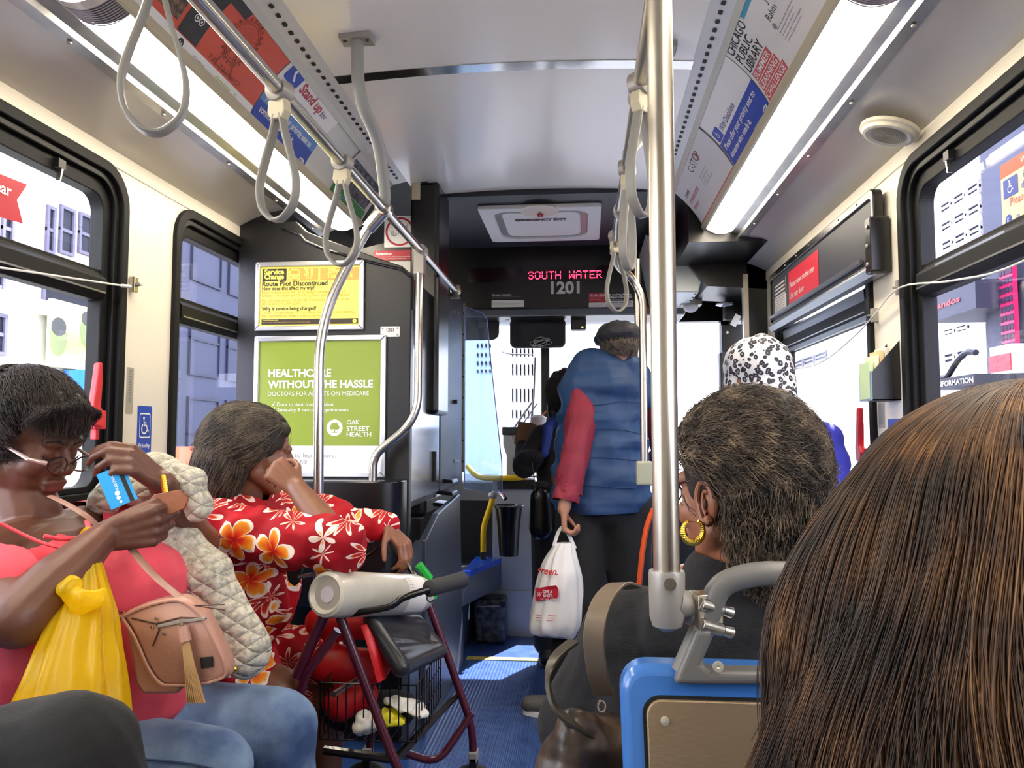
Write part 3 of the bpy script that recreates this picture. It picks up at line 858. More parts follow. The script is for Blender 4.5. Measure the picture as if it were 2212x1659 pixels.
for v0, v1 in ((596, 670), (700, 742), (975, 1040)):
    a = PX(886 if v0 < 600 else 936, v0, BX - .002); b = PX(886 if v0 < 600 else 936, v1, BX - .002)
    mb.box((BX - .004, a.y - .012, b.z), (BX + .012, a.y + .012, a.z), black)
mb.build('hinge', t, bevel=.003)
# black rounded console ledge under the posters
mb = MB(); zl = ez(1038, 3.03)
pl = [(-1.15, 3.11), (-1.15, 2.95), (-.80, 2.95)] + [(-.80 + .095 * math.sin(R(a)), 3.045 - .095 * math.cos(R(a))) for a in range(0, 91, 15)] + [(BX, 3.11)]
mb.prism(pl, .55, zl, lambda x, y, h: V((x, y, h)), blackg); mb.build('ledge', t, smooth=True, bevel=.006)
# upper bulkhead with the no-smoking sign and tall black column
YU = 3.60
t2 = thing('upper_bulkhead', 'black upper bulkhead and column behind the lamp end, left', 'panel', (-.95, YU, 1.6))
mb = MB(); a = P(878, 400, YU); 
mb.prism([(XL, 1.5), (BX - .02, 1.5), (BX - .02, ZC + .95), (-.79, ZC + .98), (-.83, ZC + .94), (XL, ZC + .80)], 0, .03, lambda x, z, h: V((x, YU + h, z)), blackg); mb.build('panel', t2, bevel=.003)
mb = MB(); a = P(886, 392, YU - .04); b = P(943, 400, YU - .04)
mb.box((a.x, YU - .04, 1.3), (b.x + .012, YU + .25, a.z), blackg); mb.build('column', t2, bevel=.02, seg=3)
mb = MB(); mb.box((a.x + .01, YU - .055, 2.30), (a.x + .05, YU - .04, a.z + .01), beigefit); mb.box((a.x + .02, YU - .06, a.z - .01), (b.x - .04, YU + .1, a.z + .012), charcoal); mb.build('top_bracket', t2, bevel=.003)
# inner door further forward and its strip
mb = MB(); a = PX(955, 640, BX); b = PX(1002, 662, BX)
mb.prism([(3.83, .93), (3.83, a.z), (4.55, a.z + .13), (4.55, .93)], 0, .03, lambda y, z, h: V((BX + .0 - h, y, z)), charcoal)
o = mb.build('driver_door', bevel=.008); tag(o, 'open black driver door hinged in front of the poster partition', 'door')
mb = MB(); mb.cbox(PX(985, 868, BX + .01), (.02, .05, .02), black)
for u, v in ((978, 672), (984, 674), (990, 676), (982, 995), (986, 995), (990, 995)): mb.cbox(PX(u, v, BX + .002), (.006, .02, .012), castgrey)
mb.build('catch', o)
YS = 4.56
t = thing('acrylic_shield', 'clear acrylic shield hinged beside the driver door', 'shield', P(1003, 1060, YS))
pts = [P(u, v, YS) for u, v in ((1004, 662), (1042, 676), (1052, 690), (1058, 760), (1084, 1000), (1085, 1066), (1003, 1056))]
mb = MB(); mb.prism([(p.x, p.z) for p in pts], 0, .006, lambda x, z, h: V((x, YS + h, z)), shieldm); mb.build('sheet', t)
mb = MB(); mb.tube([V((p.x, YS + .003, p.z)) for p in pts], .003, mat('violet shield edge', 'a9a4e8', .2, emit='8f90ff', es=0), 6, closed=True); tag(mb.build('edge', t), 'violet polished edge')
mb = MB(); a = P(1003, 655, YS); b = P(1003, 1020, YS); mb.box((a.x - .012, YS - .01, b.z), (a.x + .004, YS + .02, a.z), mat('piano hinge metal', 'a8a59a', .35, .9))
for i in range(8): mb.lathe([(.006, 0), (.004, .006)], (a.x - .004, YS - .01, b.z + (a.z - b.z) * (i + .5) / 8), black, 8, (0, -1, 0))
mb.build('hinge', t)
# low slate panels, driver platform, seat, steering wheel
mb = MB(); mb.prism([(2.96, 0), (2.96, .70), (3.17, .78), (3.17, 0)], 0, .03, lambda y, z, h: V((-.655 - h, y, z)), slate); tag(mb.build('lower_skirt'), 'dark slate skirt panel under the rounded black ledge', 'panel')
t = thing('wheelhouse_panel', 'dark slate low panel between the posters and the driver platform', 'panel', (-.64, 3.7, 0))
a = PX(880, 1118, -.64); 
mb = MB(); z1 = .93; mb.prism([(3.18, 0), (3.18, .78), (3.45, .86), (4.05, .90), (4.12, .45), (4.20, 0)], 0, .03, lambda y, z, h: V((-.64 - h, y, z)), slate); mb.build('panel', t, bevel=.005)
mb = MB(); mb.box((XL + .02, 3.30, 0), (-.675, 4.88, .42), slate); mb.box((-1.4, 3.3, .42), (-.675, 4.88, .44), blackp)
o = mb.build('driver_platform'); tag(o, 'raised black driver platform with a blue step', 'platform')
mb = MB(); mb.prism([(-.66, 4.15), (-.50, 4.75), (-.66, 4.80)], .44, .47, lambda x, y, h: V((x, y, h)), mat('glossy blue step mat', '1f4fb8', .2)); mb.prism([(-.66, 4.15), (-.50, 4.75), (-.51, 4.76), (-.66, 4.20)], .30, .44, lambda x, y, h: V((x, y, h)), slate); mb.build('step', o)
t = thing('driver_chair', 'black driver seat seen below the acrylic shield', 'seat', (-1.0, 3.9, .44))
mb = MB(); mb.box((-1.2, 3.95, .78), (-.80, 4.4, .90), blackp); mb.build('cushion', t, bevel=.03); mb = MB(); mb.box((-1.2, 3.86, .88), (-.80, 3.96, 1.45), blackp); mb.build('backrest', t, bevel=.03)
mb = MB(); mb.box((-1.1, 4.05, .44), (-.9, 4.3, .78), blackg); mb.build('pedestal', t)
for k, (u, v) in enumerate(((972, 1050), (974, 1085))):
    pass
mb = MB()
for k in range(5):
    c = P(962, 1030 + k * 26, 4.0); mb.prism([(-.05, 0), (.05, -.012), (.055, -.03), (-.05, -.02)], -.08, .08, lambda a_, b_, h, c=c: V((c.x + a_, c.y + h, c.z + b_)), blackg)
mb.build('suspension_bellows', t, bevel=.004)
t = thing('steering_wheel', 'black steering wheel in front of the driver seat', 'steering wheel', (-1.0, 4.75, 1.0))
Mx = Matrix.Rotation(R(25), 3, 'X'); mb = MB(); mb.tube([V((-1.0, 4.72, 1.05)) + Mx @ V((.23 * math.cos(a), .23 * math.sin(a), 0)) for a in np.linspace(0, 2 * math.pi, 33)[:-1]], .014, blackg, 8, closed=True); mb.build('rim', t, smooth=True)
mb = MB()
for a in (90, 210, 330): mb.tube([V((-1, 4.72, 1.03)), V((-1.0, 4.72, 1.05)) + Mx @ V((.22 * math.cos(R(a)), .22 * math.sin(R(a)), 0))], .012, blackg, 6)
mb.tube([(-1, 4.72, 1.03), (-1, 4.95, .75)], .03, blackg, 10); mb.build('spokes', t)
# ================================================================== poles, straps, posters, adverts
RLX, RLZ = -.66, CAM_Z + .755        # left overhead rail
RRX = .125                           # right overhead rail
def clampfit(mb, c, m=castgrey, r=.027, ax=(0, 1, 0), L=.05):
    mb.lathe([(r * .8, -L / 2), (r, -L / 2 + .006), (r, L / 2 - .006), (r * .8, L / 2)], c, m, 20, ax)
t = thing('grab_rail', 'left overhead stainless grab rail with branching pole down to the seats', 'rail', (RLX, 1.8, RLZ))
mb = MB(); mb.tube([(RLX, -.4, RLZ), (RLX, 4.02, RLZ)], .0165, steel, 20); mb.build('rail', t, smooth=True)
mb = MB(); mb.tube(fillet([(RLX, 2.53, RLZ), P(790, 500, 2.53), P(690, 690, 2.53), P(688, 1040, 2.53), P(687, 1250, 2.53)], .16, 8), .0165, steel, 20); mb.build('pole', t, smooth=True)
mb = MB(); mb.tube(fillet([(RLX, 3.13, RLZ), P(906, 600, 3.10), P(903, 905, 3.06), P(806, 985, 3.03), P(805, 1040, 3.03)], .10, 8), .0165, steel, 20); mb.build('pole', t, smooth=True)
q = V((RLX, 2.58, RLZ)); 
mb = MB(); clampfit(mb, (RLX, 2.53, RLZ), steel); d = (P(790, 500, 2.53) - V((RLX, 2.53, RLZ))).normalized(); mb.tube([V((RLX, 2.53, RLZ)), V((RLX, 2.53, RLZ)) + d * .085], [.026, .022], steel, 16); mb.build('joint', t, smooth=True)
mb = MB(); clampfit(mb, (RLX, 3.13, RLZ), castgrey); mb.box((RLX - .022, 3.09, RLZ - .10), (RLX + .018, 3.14, RLZ - .01), castgrey); mb.build('joint', t, smooth=True)
mb = MB(); clampfit(mb, (RLX, 4.0, RLZ), steel2); mb.box((RLX - .03, 4.0, RLZ - .04), (RLX + .02, 4.03, RLZ + .03), steel2); mb.build('end_bracket', t)
a = P(771, 92, 2.22)
mb = MB(); zc = ceil_fn(a.x)
mb.tube(fillet([(a.x, 2.22, zc), P(774, 215, 2.22), P(818, 300, 2.38), P(832, 420, 2.50), (RLX, 2.53, RLZ)], .12, 8), .019, greycoat, 18); tag(mb.build('ceiling_post', t, smooth=True), 'grey coated bent post')
mb = MB(); mb.box((a.x - .048, 2.19, zc - .016), (a.x + .048, 2.25, zc), castgrey)
for s in (-1, 1): mb.lathe([(.006, 0), (.006, .004), (0, .004)], (a.x + s * .034, 2.21, zc - .016), dgrey, 8, (0, 0, -1))
mb.build('ceiling_plate', t, bevel=.004)

t = thing('grab_rail', 'right overhead grab rail ending in a pole behind the standing man', 'rail', (RRX, 1.8, RLZ))
mb = MB(); mb.tube([(RRX, -.4, RLZ), (RRX, 3.22, RLZ)], .0165, steel2, 18); mb.build('rail', t, smooth=True)
mb = MB(); mb.tube(fillet([(RRX, 2.7, RLZ), (RRX + .01, 3.20, RLZ - .06), P(1362, 596, 3.36), P(1388, 640, 3.36), P(1392, 1000, 3.36)], .10, 8), .0165, steel2, 18); mb.build('pole', t, smooth=True)
mb = MB(); mb.tube([P(1376, 560, 3.6), P(1380, 1000, 3.6)], .014, steel2, 14); mb.build('pole', t, smooth=True)
mb = MB(); a = P(1385, 996, 3.36); mb.box((a.x - .022, 3.33, a.z - .10), (a.x + .045, 3.40, a.z), mat('pale green grey fitting', 'a9ab92', .4)); 
mb.tube([(a.x, 3.36, a.z - .085), (a.x + .10, 3.36, a.z - .085), (a.x + .4, 3.36, a.z - .085)], .0175, castgrey, 14); mb.build('corner_fitting', t, bevel=.008)
a = P(1455, 80, 2.35); zc = ceil_fn(.27)
mb = MB(); mb.box((a.x - .10, 2.315, ceil_fn(a.x) - .02), (a.x + .008, 2.385, ceil_fn(a.x)), castgrey); mb.build('ceiling_plate', t, bevel=.004)
mb = MB(); mb.tube(fillet([(a.x - .045, 2.35, ceil_fn(a.x)), (a.x - .05, 2.35, RLZ + .2), (RRX + .005, 2.2, RLZ + .05), (RRX, 2.1, RLZ)], .08), .018, greycoat, 14); mb.build('ceiling_post', t, smooth=True)
for yy in (1.72, 2.62, 3.02):
    mb = MB(); clampfit(mb, (RRX, yy, RLZ), castgrey, .024); mb.build('collar', t, smooth=True)

def make_strap(L=.285):
    t = thing('hand_strap', 'x', 'strap', (0, 0, 0), 'grey hand straps on the overhead rails')
    mb = MB(); ringp = [V((.0225 * math.cos(a), 0, .0225 * math.sin(a))) for a in np.linspace(0, 2 * math.pi, 25)[:-1]]
    mb.tube(ringp, .0085, castgrey, 8, closed=True, flat=1); mb.lathe([(.026, -.016), (.026, .016)], (0, 0, 0), castgrey, 20, (0, 1, 0)); 
    mb = MB(); mb.lathe([(.0175, -.02), (.026, -.018), (.027, 0), (.026, .018), (.0175, .02)], (0, 0, 0), castgrey, 24, (0, 1, 0)); mb.build('rail_ring', t, smooth=True)
    mb = MB(); mb.prism([(-.021, -.022), (.021, -.022), (.024, -.05), (.015, -.066), (-.015, -.066), (-.024, -.05)], -.012, .012, lambda x, z, h: V((x, h, z)), beigefit); mb.build('clip', t, bevel=.003)
    pts = [V((.008, 0, -.055)), V((.018, 0, -.10)), V((.036, .002, -.16)), V((.046, .004, -.21)), V((.040, .003, -.255)), V((.018, .001, -.282)), V((0, 0, -.288)), V((-.018, -.001, -.282)), V((-.040, -.003, -.255)), V((-.046, -.004, -.21)), V((-.036, -.002, -.16)), V((-.018, 0, -.10)), V((-.008, 0, -.055))]
    mb = MB(); mb.tube(spline(pts, 5), .0125, strapm, 10, flat=.32, up=None); 
    # belt: wide across the rail direction, thin in the loop plane
    sp = spline(pts, 5); mb = MB(); vs = []; fs = []; n = len(sp)
    for i, p_ in enumerate(sp):
        a_ = sp[max(i - 1, 0)]; b_ = sp[min(i + 1, n - 1)]; T = (b_ - a_).normalized(); N = T.cross(V((0, 1, 0))).normalized(); W = V((0, 1, 0))
        for wx, nx in ((-1, -.4), (-1, .4), (-.75, 1), (.75, 1), (1, .4), (1, -.4), (.75, -1), (-.75, -1)): vs.append(p_ + W * wx * .0125 + N * nx * .0042)
    for i in range(n - 1):
        for k in range(8): fs.append((i * 8 + k, i * 8 + (k + 1) % 8, (i + 1) * 8 + (k + 1) % 8, (i + 1) * 8 + k))
    mb.add(vs, fs, strapm); mb.build('loop', t, smooth=True)
    return t
def dup(root, loc, rz, label):
    r = root.copy(); C.objects.link(r); r.location = loc; r.rotation_euler = (0, 0, rz); r['label'] = label
    for ch in root.children:
        c = ch.copy(); C.objects.link(c); c.parent = r
    return r
st = make_strap()
spots = [(RLX, 1.13, 'nearest hand strap, hanging in front of the left lamp', 20), (RLX, 1.625, 'second hand strap on the left rail, over the blue priority seat advert', -18),
         (RLX, 2.075, 'third hand strap on the left rail, in front of the yellow notice', -12),
         (RRX, 1.66, 'nearest hand strap on the right rail, beside the near pole', 50), (RRX, 2.2, 'middle hand strap on the right rail, right of the red LED sign', 65),
         (RRX, 2.95, 'farthest hand strap on the right rail, above the standing man cap', 30)]
for i, (x, y, lab, rz) in enumerate(spots):
    if i == 0: st.location = (x, y, RLZ); st.rotation_euler = (0, 0, R(rz)); st['label'] = lab
    else: dup(st, (x, y, RLZ), R(rz), lab)
for ch in st.children: ch.matrix_parent_inverse = Matrix.Identity(4)
for o in list(C.objects):
    if o.parent and o.parent.name.startswith('hand_strap'): o.matrix_parent_inverse = Matrix.Identity(4)

# near pole fixed to the blue seat
t = thing('grab_pole', 'near upright stainless pole clamped to the blue seat grab handle', 'pole', P(1441, 1240, 1.0))
a = P(1424, 0, 1.0); b = P(1441, 1300, 1.0); d = (a - b).normalized()
mb = MB(); mb.tube([b, b + d * 1.395], .0165, steel2, 28); mb.build('pole', t, smooth=True)
mb = MB(); e = P(1441, 1330, 1.0); c0 = P(1440, 1232, 1.0)
mb.tube([c0, c0 - d * .004, e, e - d * .012, e - d * .018], [.0215, .0225, .0215, .018, .008], castgrey, 28); mb.build('socket', t, smooth=True)
mb = MB(); mb.lathe([(.0075, 0), (.0075, .004), (.004, .004), (.004, .001), (0, .001)], P(1447, 1262, .978), steel, 16, (0, -1, .05)); mb.build('set_screw', t)
mb = MB(); h0 = P(1455, 1300, 1.0); h1 = P(1545, 1325, 1.03)
mb.tube([h0, h0.lerp(h1, .35), h0.lerp(h1, .4), h0.lerp(h1, .75)], [.019, .017, .021, .021], castgrey, 18); mb.build('elbow', t, smooth=True)
dd = (h1 - h0).normalized(); up_ = V((.25, 0, .97))
mb = MB()
for k in (-1, 1):
    c = P(1510, 1322, 1.0) + V((0, -.01, -.012 * k)); mb.tube([c, c + dd * .032, c + dd * .033, c + dd * .048], [.0085, .0085, .007, .0085], steel, 14)
mb.cbox(P(1520, 1315, 1.01), (.036, .03, .040), steel2, frame(V((dd.x, dd.y, dd.z)).cross(V((0, 0, 1))))); mb.build('clamp', t, bevel=.003, smooth=True)

# ------------------------------------------------------------------ near blue seat back
t = thing('bus_seat', 'blue moulded bus seat back with textured tan metal panel, nearest right', 'seat', (.30, 1.0, 0))
YS0 = 1.0
def sp_(u, v, y=YS0): q = P(u, v, y); return (q.x, q.z)
x0, z1 = sp_(1347, 1437); x0 = P(1340, 1560, YS0).x
mb = MB(); mb.prism(rrect(x0, .36, x0 + .90, z1, .035, 6), 0, .05, lambda a, b, h: V((a - (b - .9) * .03, YS0 + h + (.9 - b) * -.10, b)), blueseat); mb.build('shell', t, bevel=.012, seg=3, smooth=True)
pm = bpy.data.materials.new('patterned tan stainless'); pm.use_nodes = True
nt = pm.node_tree; b = nt.nodes['Principled BSDF']; b.inputs['Base Color'].default_value = (*lin('b39c7e'), 1); b.inputs['Metallic'].default_value = .75; b.inputs['Roughness'].default_value = .42
tc = nt.nodes.new('ShaderNodeTexCoord'); mp = nt.nodes.new('ShaderNodeMapping'); mp.inputs['Scale'].default_value = (1, 0, 1.8); mp.inputs['Rotation'].default_value = (0, R(8), 0)
vo = nt.nodes.new('ShaderNodeTexVoronoi'); vo.inputs['Scale'].default_value = 420; vo.inputs['Randomness'].default_value = .15
bp = nt.nodes.new('ShaderNodeBump'); bp.inputs['Strength'].default_value = .30; bp.inputs['Distance'].default_value = .001
nt.links.new(tc.outputs['Object'], mp.inputs[0]); nt.links.new(mp.outputs[0], vo.inputs['Vector']); nt.links.new(vo.outputs['Distance'], bp.inputs['Height']); nt.links.new(bp.outputs[0], b.inputs['Normal'])
ff = lambda a, b, h: V((a - (b - .9) * .03, YS0 - h + (.9 - b) * -.10, b))
mb = MB(); mb.prism(rrect(x0 + .026, .40, x0 + .87, z1 - .034, .022, 6), -.01, .002, ff, black); mb.build('seam', t)
mb = MB(); mb.prism(rrect(x0 + .030, .405, x0 + .866, z1 - .038, .020, 6), 0, .005, ff, pm); mb.build('metal_panel', t, bevel=.002)
mb = MB()
for sx, sz in ((.042, -.062), (.85, -.062), (.042, -.42), (.85, -.42)): mb.lathe([(.0055, 0), (.005, .003), (0, .004)], ff(x0 + .01 + sx, z1 + sz, .005), mat('pale screw head', 'c9c6b4', .35, .4), 14, (0, -1, 0))
mb.build('screw', t)
mb = MB(); mb.box((x0 + .01, YS0 + .03, .38), (x0 + .88, YS0 + .50, .45), blueseat); mb.build('seat_pan', t, bevel=.02, seg=3)
for k, x in enumerate((x0 + .12, x0 + .75)):
    mb = MB(); mb.box((x, YS0 + .1, 0), (x + .05, YS0 + .15, .38), castgrey); mb.build('leg', t, bevel=.004)
# grab handle on top of the seat
gm = mat('grey moulded grab handle', '6d6b68', .38)
t2 = thing('seat_grab_handle', 'grey moulded grab handle on top of the blue seat back', 'handle', P(1550, 1470, YS0))
H = lambda u, v: P(u, v, YS0 + .005)
mb = MB(); mb.tube(fillet([H(1475, 1452), H(1530, 1330), H(1552, 1262), H(1630, 1238), H(1760, 1240), H(1900, 1245), H(1960, 1300), H(1985, 1450)], .045, 8), [.0165] * 3 + [.0165] * 0 if False else .0150, gm, 18); mb.build('bow', t2, smooth=True)
mb = MB(); pts = [H(1452, 1468), H(1462, 1440), H(1500, 1350), H(1535, 1355), H(1512, 1425), H(1530, 1440), H(2010, 1445), H(2010, 1472)]
mb.prism([(p.x, p.z) for p in pts], -.012, .022, lambda a, b, h: V((a, YS0 + h - .004, b)), gm); mb.build('base', t2, bevel=.006, seg=3)
mb = MB()
for u, v in ((1551, 1440), (1900, 1450)): mb.lathe([(.0068, 0), (.006, .003), (.002, .003), (0, .0015)], P(u, v, YS0 - .017), mat('pale screw head', 'c9c6b4', .35, .4), 14, (0, -1, 0))
mb.build('screw', t2)

# ------------------------------------------------------------------ framed posters on the partition
def fP(s, tt, h=0): return V((s, YP - h, tt))
def poster(name, label, corners, fw, body, back):
    (ul, vt, ur, vb) = corners
    a = P(ul, vb, YP); b = P(ur, vt, YP)
    t = thing(name, label, 'poster', (a.x, YP, a.z))
    x0, z0, x1, z1 = a.x, a.z, b.x, b.z
    for nm, pl in (('bottom', [(x0, z0), (x1, z0), (x1 - fw, z0 + fw), (x0 + fw, z0 + fw)]), ('top', [(x0, z1), (x0 + fw, z1 - fw), (x1 - fw, z1 - fw), (x1, z1)]),
                   ('left', [(x0, z0), (x0 + fw, z0 + fw), (x0 + fw, z1 - fw), (x0, z1)]), ('right', [(x1, z0), (x1, z1), (x1 - fw, z1 - fw), (x1 - fw, z0 + fw)])):
        mb = MB(); mb.prism(pl, .0, .016, fP, alumf); mb.build('frame_rail', t, bevel=.004)
    mb = MB(); mb.prism(rect4(x0 + fw * .8, z0 + fw * .8, x1 - fw * .8, z1 - fw * .8), .002, .008, fP, back); mb.build('sheet', t)
    pr = Print(lambda s, tt, h=0: fP(s, tt, .0085 + h)); body(pr, x0 + fw, z0 + fw, x1 - fw, z1 - fw); o = pr.build('print', t)
    return t
def pz(u, v): q = P(u, v, YP - .008); return q.x, q.z
def yellow_body(p, x0, z0, x1, z1):
    w = x1 - x0; h = z1 - z0
    X = lambda a: x0 + w * a
    Z = lambda a: z1 - h * a
    p.rect(X(.02), Z(.24), X(.265), Z(.035), browny, 1); p.text('Service', X(.04), Z(.125), .020, yellowk, 3, width=w * .20, bold=.04); p.text('Change', X(.04), Z(.205), .020, yellowk, 3, width=w * .20, bold=.04)
    p.rect(X(.285), Z(.24), X(.585), Z(.035), tany, 1); p.rect(X(.605), Z(.24), X(.99), Z(.035), tany, 1)
    p.poly([(X(.295), Z(.21)), (X(.40), Z(.21)), (X(.40), Z(.08)), (X(.385), Z(.045)), (X(.31), Z(.045)), (X(.295), Z(.08))], yellowk, 2); p.rect(X(.306), Z(.125), X(.39), Z(.07), tany, 3)
    p.rect(X(.30), Z(.235), X(.32), Z(.205), yellowk, 2); p.rect(X(.375), Z(.235), X(.395), Z(.205), yellowk, 2); p.disc(X(.31), Z(.18), .004, tany, 3, 8); p.disc(X(.385), Z(.18), .004, tany, 3, 8)
    p.text('31', X(.44), Z(.15), .028, yellowk, 3, width=w * .09, bold=.05); p.text('31st', X(.46), Z(.215), .014, yellowk, 3, width=w * .065)
    p.text('Effective', X(.80), Z(.12), .018, yellowk, 3, align='c', width=w * .22, bold=.03); p.text('Tue, Sep 4', X(.80), Z(.205), .018, yellowk, 3, align='c', width=w * .26, bold=.03)
    p.text('Route Pilot Discontinued', X(.02), Z(.325), .020, browny, 2, width=w * .66, bold=.03)
    p.text('How does this affect my trip?', X(.02), Z(.395), .015, browny, 2, width=w * .53, bold=.025)
    for t_, a, b in (('Experimental pilot #31 31st service, between Ashland', .455, .83), ('Orange Line station and 33rd/King Drive, will be discontinued', .51, .88), ('For alternate service, use the #21 Cermak to the north or the', .59, .88), ('#35 31st/35th to the south', .645, .38)):
        p.text(t_, X(.02), Z(a), .012, goldy, 2, width=w * b)
    p.text('Why is service being changed?', X(.02), Z(.735), .015, browny, 2, width=w * .55, bold=.025)
    p.text('The #31 service was part of a pilot experiment. Due to low ridership,', X(.02), Z(.795), .012, goldy, 2, width=w * .93); p.text('the experimental service is being discontinued', X(.02), Z(.85), .012, goldy, 2, width=w * .7)
    p.rect(X(.02), Z(.975), X(.99), Z(.885), browny, 1); p.disc(X(.955), Z(.93), h * .035, yellowk, 2); p.text('cta', X(.955), Z(.94), .007, browny, 3, align='c')
    p.text('transitchicago.com', X(.03), Z(.912), .006, yellowk, 2); p.text('Please check schedules before travel as service may change', X(.03), Z(.945), .0045, tany, 2, width=w * .48)
poster('framed_notice', 'yellow Service Change notice in an aluminium frame, upper on the partition', (552, 563, 789, 716), .020, yellow_body, yellowk)
def green_body(p, x0, z0, x1, z1):
    a, b = pz(0, 962); p.rect(x0, b, x1, z1, greenk, 1); p.rect(x0, z0, x1, b, white, 1)
    def tx(t_, u0, v0, u1, v1, m, bold=0): 
        a = pz(u0, v0); b = pz(u1, v1); p.text(t_, a[0], a[1], b[1] - a[1], m, 3, width=b[0] - a[0], bold=bold)
    tx('HEALTHCARE', 580, 814, 716, 797, white, .03); tx('WITHOUT THE HASSLE', 579, 838, 806, 821, white, .03)
    tx('DOCTORS FOR ADULTS ON MEDICARE', 579, 855, 797, 845, white, -.005)
    for v, s in ((877, 'Door to door transportation'), (889, 'Same-day & next-day appointments')):
        tx(s, 599, v, 720 if v == 877 else 753, v - 8, white); a = pz(588, v - 4); p.line(a[0], a[1], a[0] + .004, a[1] - .006, .002, white, 3); p.line(a[0] + .004, a[1] - .006, a[0] + .012, a[1] + .010, .002, white, 3)
    c = pz(723, 924); r = .033; p.disc(c[0], c[1], r, white, 3, 32)
    for i_, (dx, dy, rr) in enumerate(((0, .006, .013), (-.011, .002, .010), (.011, .002, .010), (-.006, .012, .008), (.007, .012, .008))): p.disc(c[0] + dx, c[1] + dy, rr, greenk, 4 + i_ * .6, 14)
    p.rect(c[0] - .0025, c[1] - .02, c[0] + .0025, c[1], greenk, 8); p.rect(c[0] - .012, c[1] - .021, c[0] + .012, c[1] - .019, greenk, 5)
    tx('OAK', 749, 917, 777, 907, white, .01); tx('STREET', 749, 931, 798, 921, white, .01); tx('HEALTH', 749, 943, 802, 933, white, .01)
    tx('Call today to learn more:', 570, 988, 726, 978, greyk); tx('773-599-2569', 570, 1003, 663, 993, greyk, .01)
poster('framed_advert', 'green healthcare poster in an aluminium frame, lower on the partition', (546, 724, 836, 1030), .022, green_body, greenk)
def fS(s, tt, h=0): return V((s, YP - .001 - h, tt))
a, b = P(822, 728, YP), P(864, 705, YP)
sticker('number_plate', 'small white plate stamped 1201 beside the yellow notice', fS, a.x, a.z, b.x, b.z, whitepl, lambda p, x0, z0, x1, z1: (p.text('1201', (x0 + x1) / 2, z0 + .022, .013, printk, 2, align='c', bold=.02), [p.disc(xx, zz, .004, greyk, 2, 8) for xx in (x0 + .009, x1 - .009) for zz in (z0 + .008, z1 - .008)]), 'plate')
def fU(s, tt, h=0): return V((s, YU - .001 - h, tt))
a, b = P(830, 535, YU), P(898, 466, YU)
def nosmoke(p, x0, z0, x1, z1):
    cx, cz = (x0 + x1) / 2, (z0 + z1) / 2; r = (x1 - x0) * .46
    p.circ(cx, cz, r, r * .14, redk, 2, 36); p.line(cx - .03, cz - .02, cx + .035, cz + .025, .010, printk, 2); p.line(cx - .028, cz - .018, cx + .033, cz + .024, .006, white, 3)
    for k in range(3): p.line(cx - .038 + k * .004, cz - .018 - .001 * k, cx - .044 + k * .006, cz + .006, .0018, printk, 3)
    p.circ(cx + .040, cz + .034, .006, .0015, printk, 3, 12, 0, 250)
sticker('safety_sticker', 'square white sticker with a red ring around a cigarette', fU, a.x, a.z, b.x, b.z, white, nosmoke)
a, b = P(807, 563, YU), P(897, 540, YU)
sticker('safety_sticker', 'red Attention sticker below the no smoking ring', fU, a.x, a.z, b.x, b.z, redk, lambda p, x0, z0, x1, z1: (p.text('Attention', x0 + .008, z1 - .022, .014, white, 2, bold=.03), lines(p, x0 + .008, z1 - .032, (x1 - x0) * .85, 2, .009, .005, lgrey)))
a, b = P(822, 590, YU), P(902, 564, YU)
sticker('safety_sticker', 'blank white sticker directly under the red Attention sticker', fU, a.x, a.z, b.x, b.z, lgrey, lambda p, x0, z0, x1, z1: lines(p, x0 + .02, z1 - .02, (x1 - x0) * .5, 1, .009, .004, greyk))

# stickers on the left wall pillar
fw_ = lambda s, tt, h=0: fL(s, tt, h)
def pl(u, v): q = PX(u, v, XL); return q.y, q.z
a = pl(294, 985); b = pl(328, 878)
def prio(p, x0, z0, x1, z1):
    w = x1 - x0; c = (x0 + x1) / 2
    p.mb.add([], [], white)
    o = rrect(x0 + w * .12, z1 - w * 1.25, x1 - w * .12, z1 - w * .28, .008, 3); i_ = rrect(x0 + w * .15, z1 - w * 1.2, x1 - w * .15, z1 - w * .33, .006, 3)
    n = len(o); p.mb.add([p.fn(q[0], q[1], .001) for q in o] + [p.fn(q[0], q[1], .001) for q in i_], [(k, (k + 1) % n, n + (k + 1) % n, n + k) for k in range(n)], white)
    p.wheelchair(c - w * .03, z1 - w * .78, w * .72, white); p.text('Priority', c, z1 - w * 1.62, w * .17, white, 2, align='c', width=w * .78, bold=.02); p.text('seating', c, z1 - w * 1.98, w * .17, white, 2, align='c', width=w * .78, bold=.02)
    p.disc(c, z1 - w * 2.6, w * .24, white, 2); p.rect(c - w * .03, z1 - w * 2.85, c + w * .03, z1 - w * 2.33, bluek, 3)
sticker('priority_sign', 'blue Priority seating sign with wheelchair symbol on the left cream pillar', fw_, a[0], a[1] - .06, b[0], b[1], bluek, prio, 'sign')
a = pl(271, 893); b = pl(289, 795)
sticker('braille_plate', 'narrow grey embossed plate above the Priority seating sign', fw_, a[0], a[1], b[0], b[1], mat('grey plate', 'b4ae9f', .4, .3), lambda p, x0, z0, x1, z1: [p.rect(x0 + .012, z0 + (z1 - z0) * (.25 + .06 * k), x1 - .012, z0 + (z1 - z0) * (.28 + .06 * k), greyk, 2) for k in range(12)], 'plate')
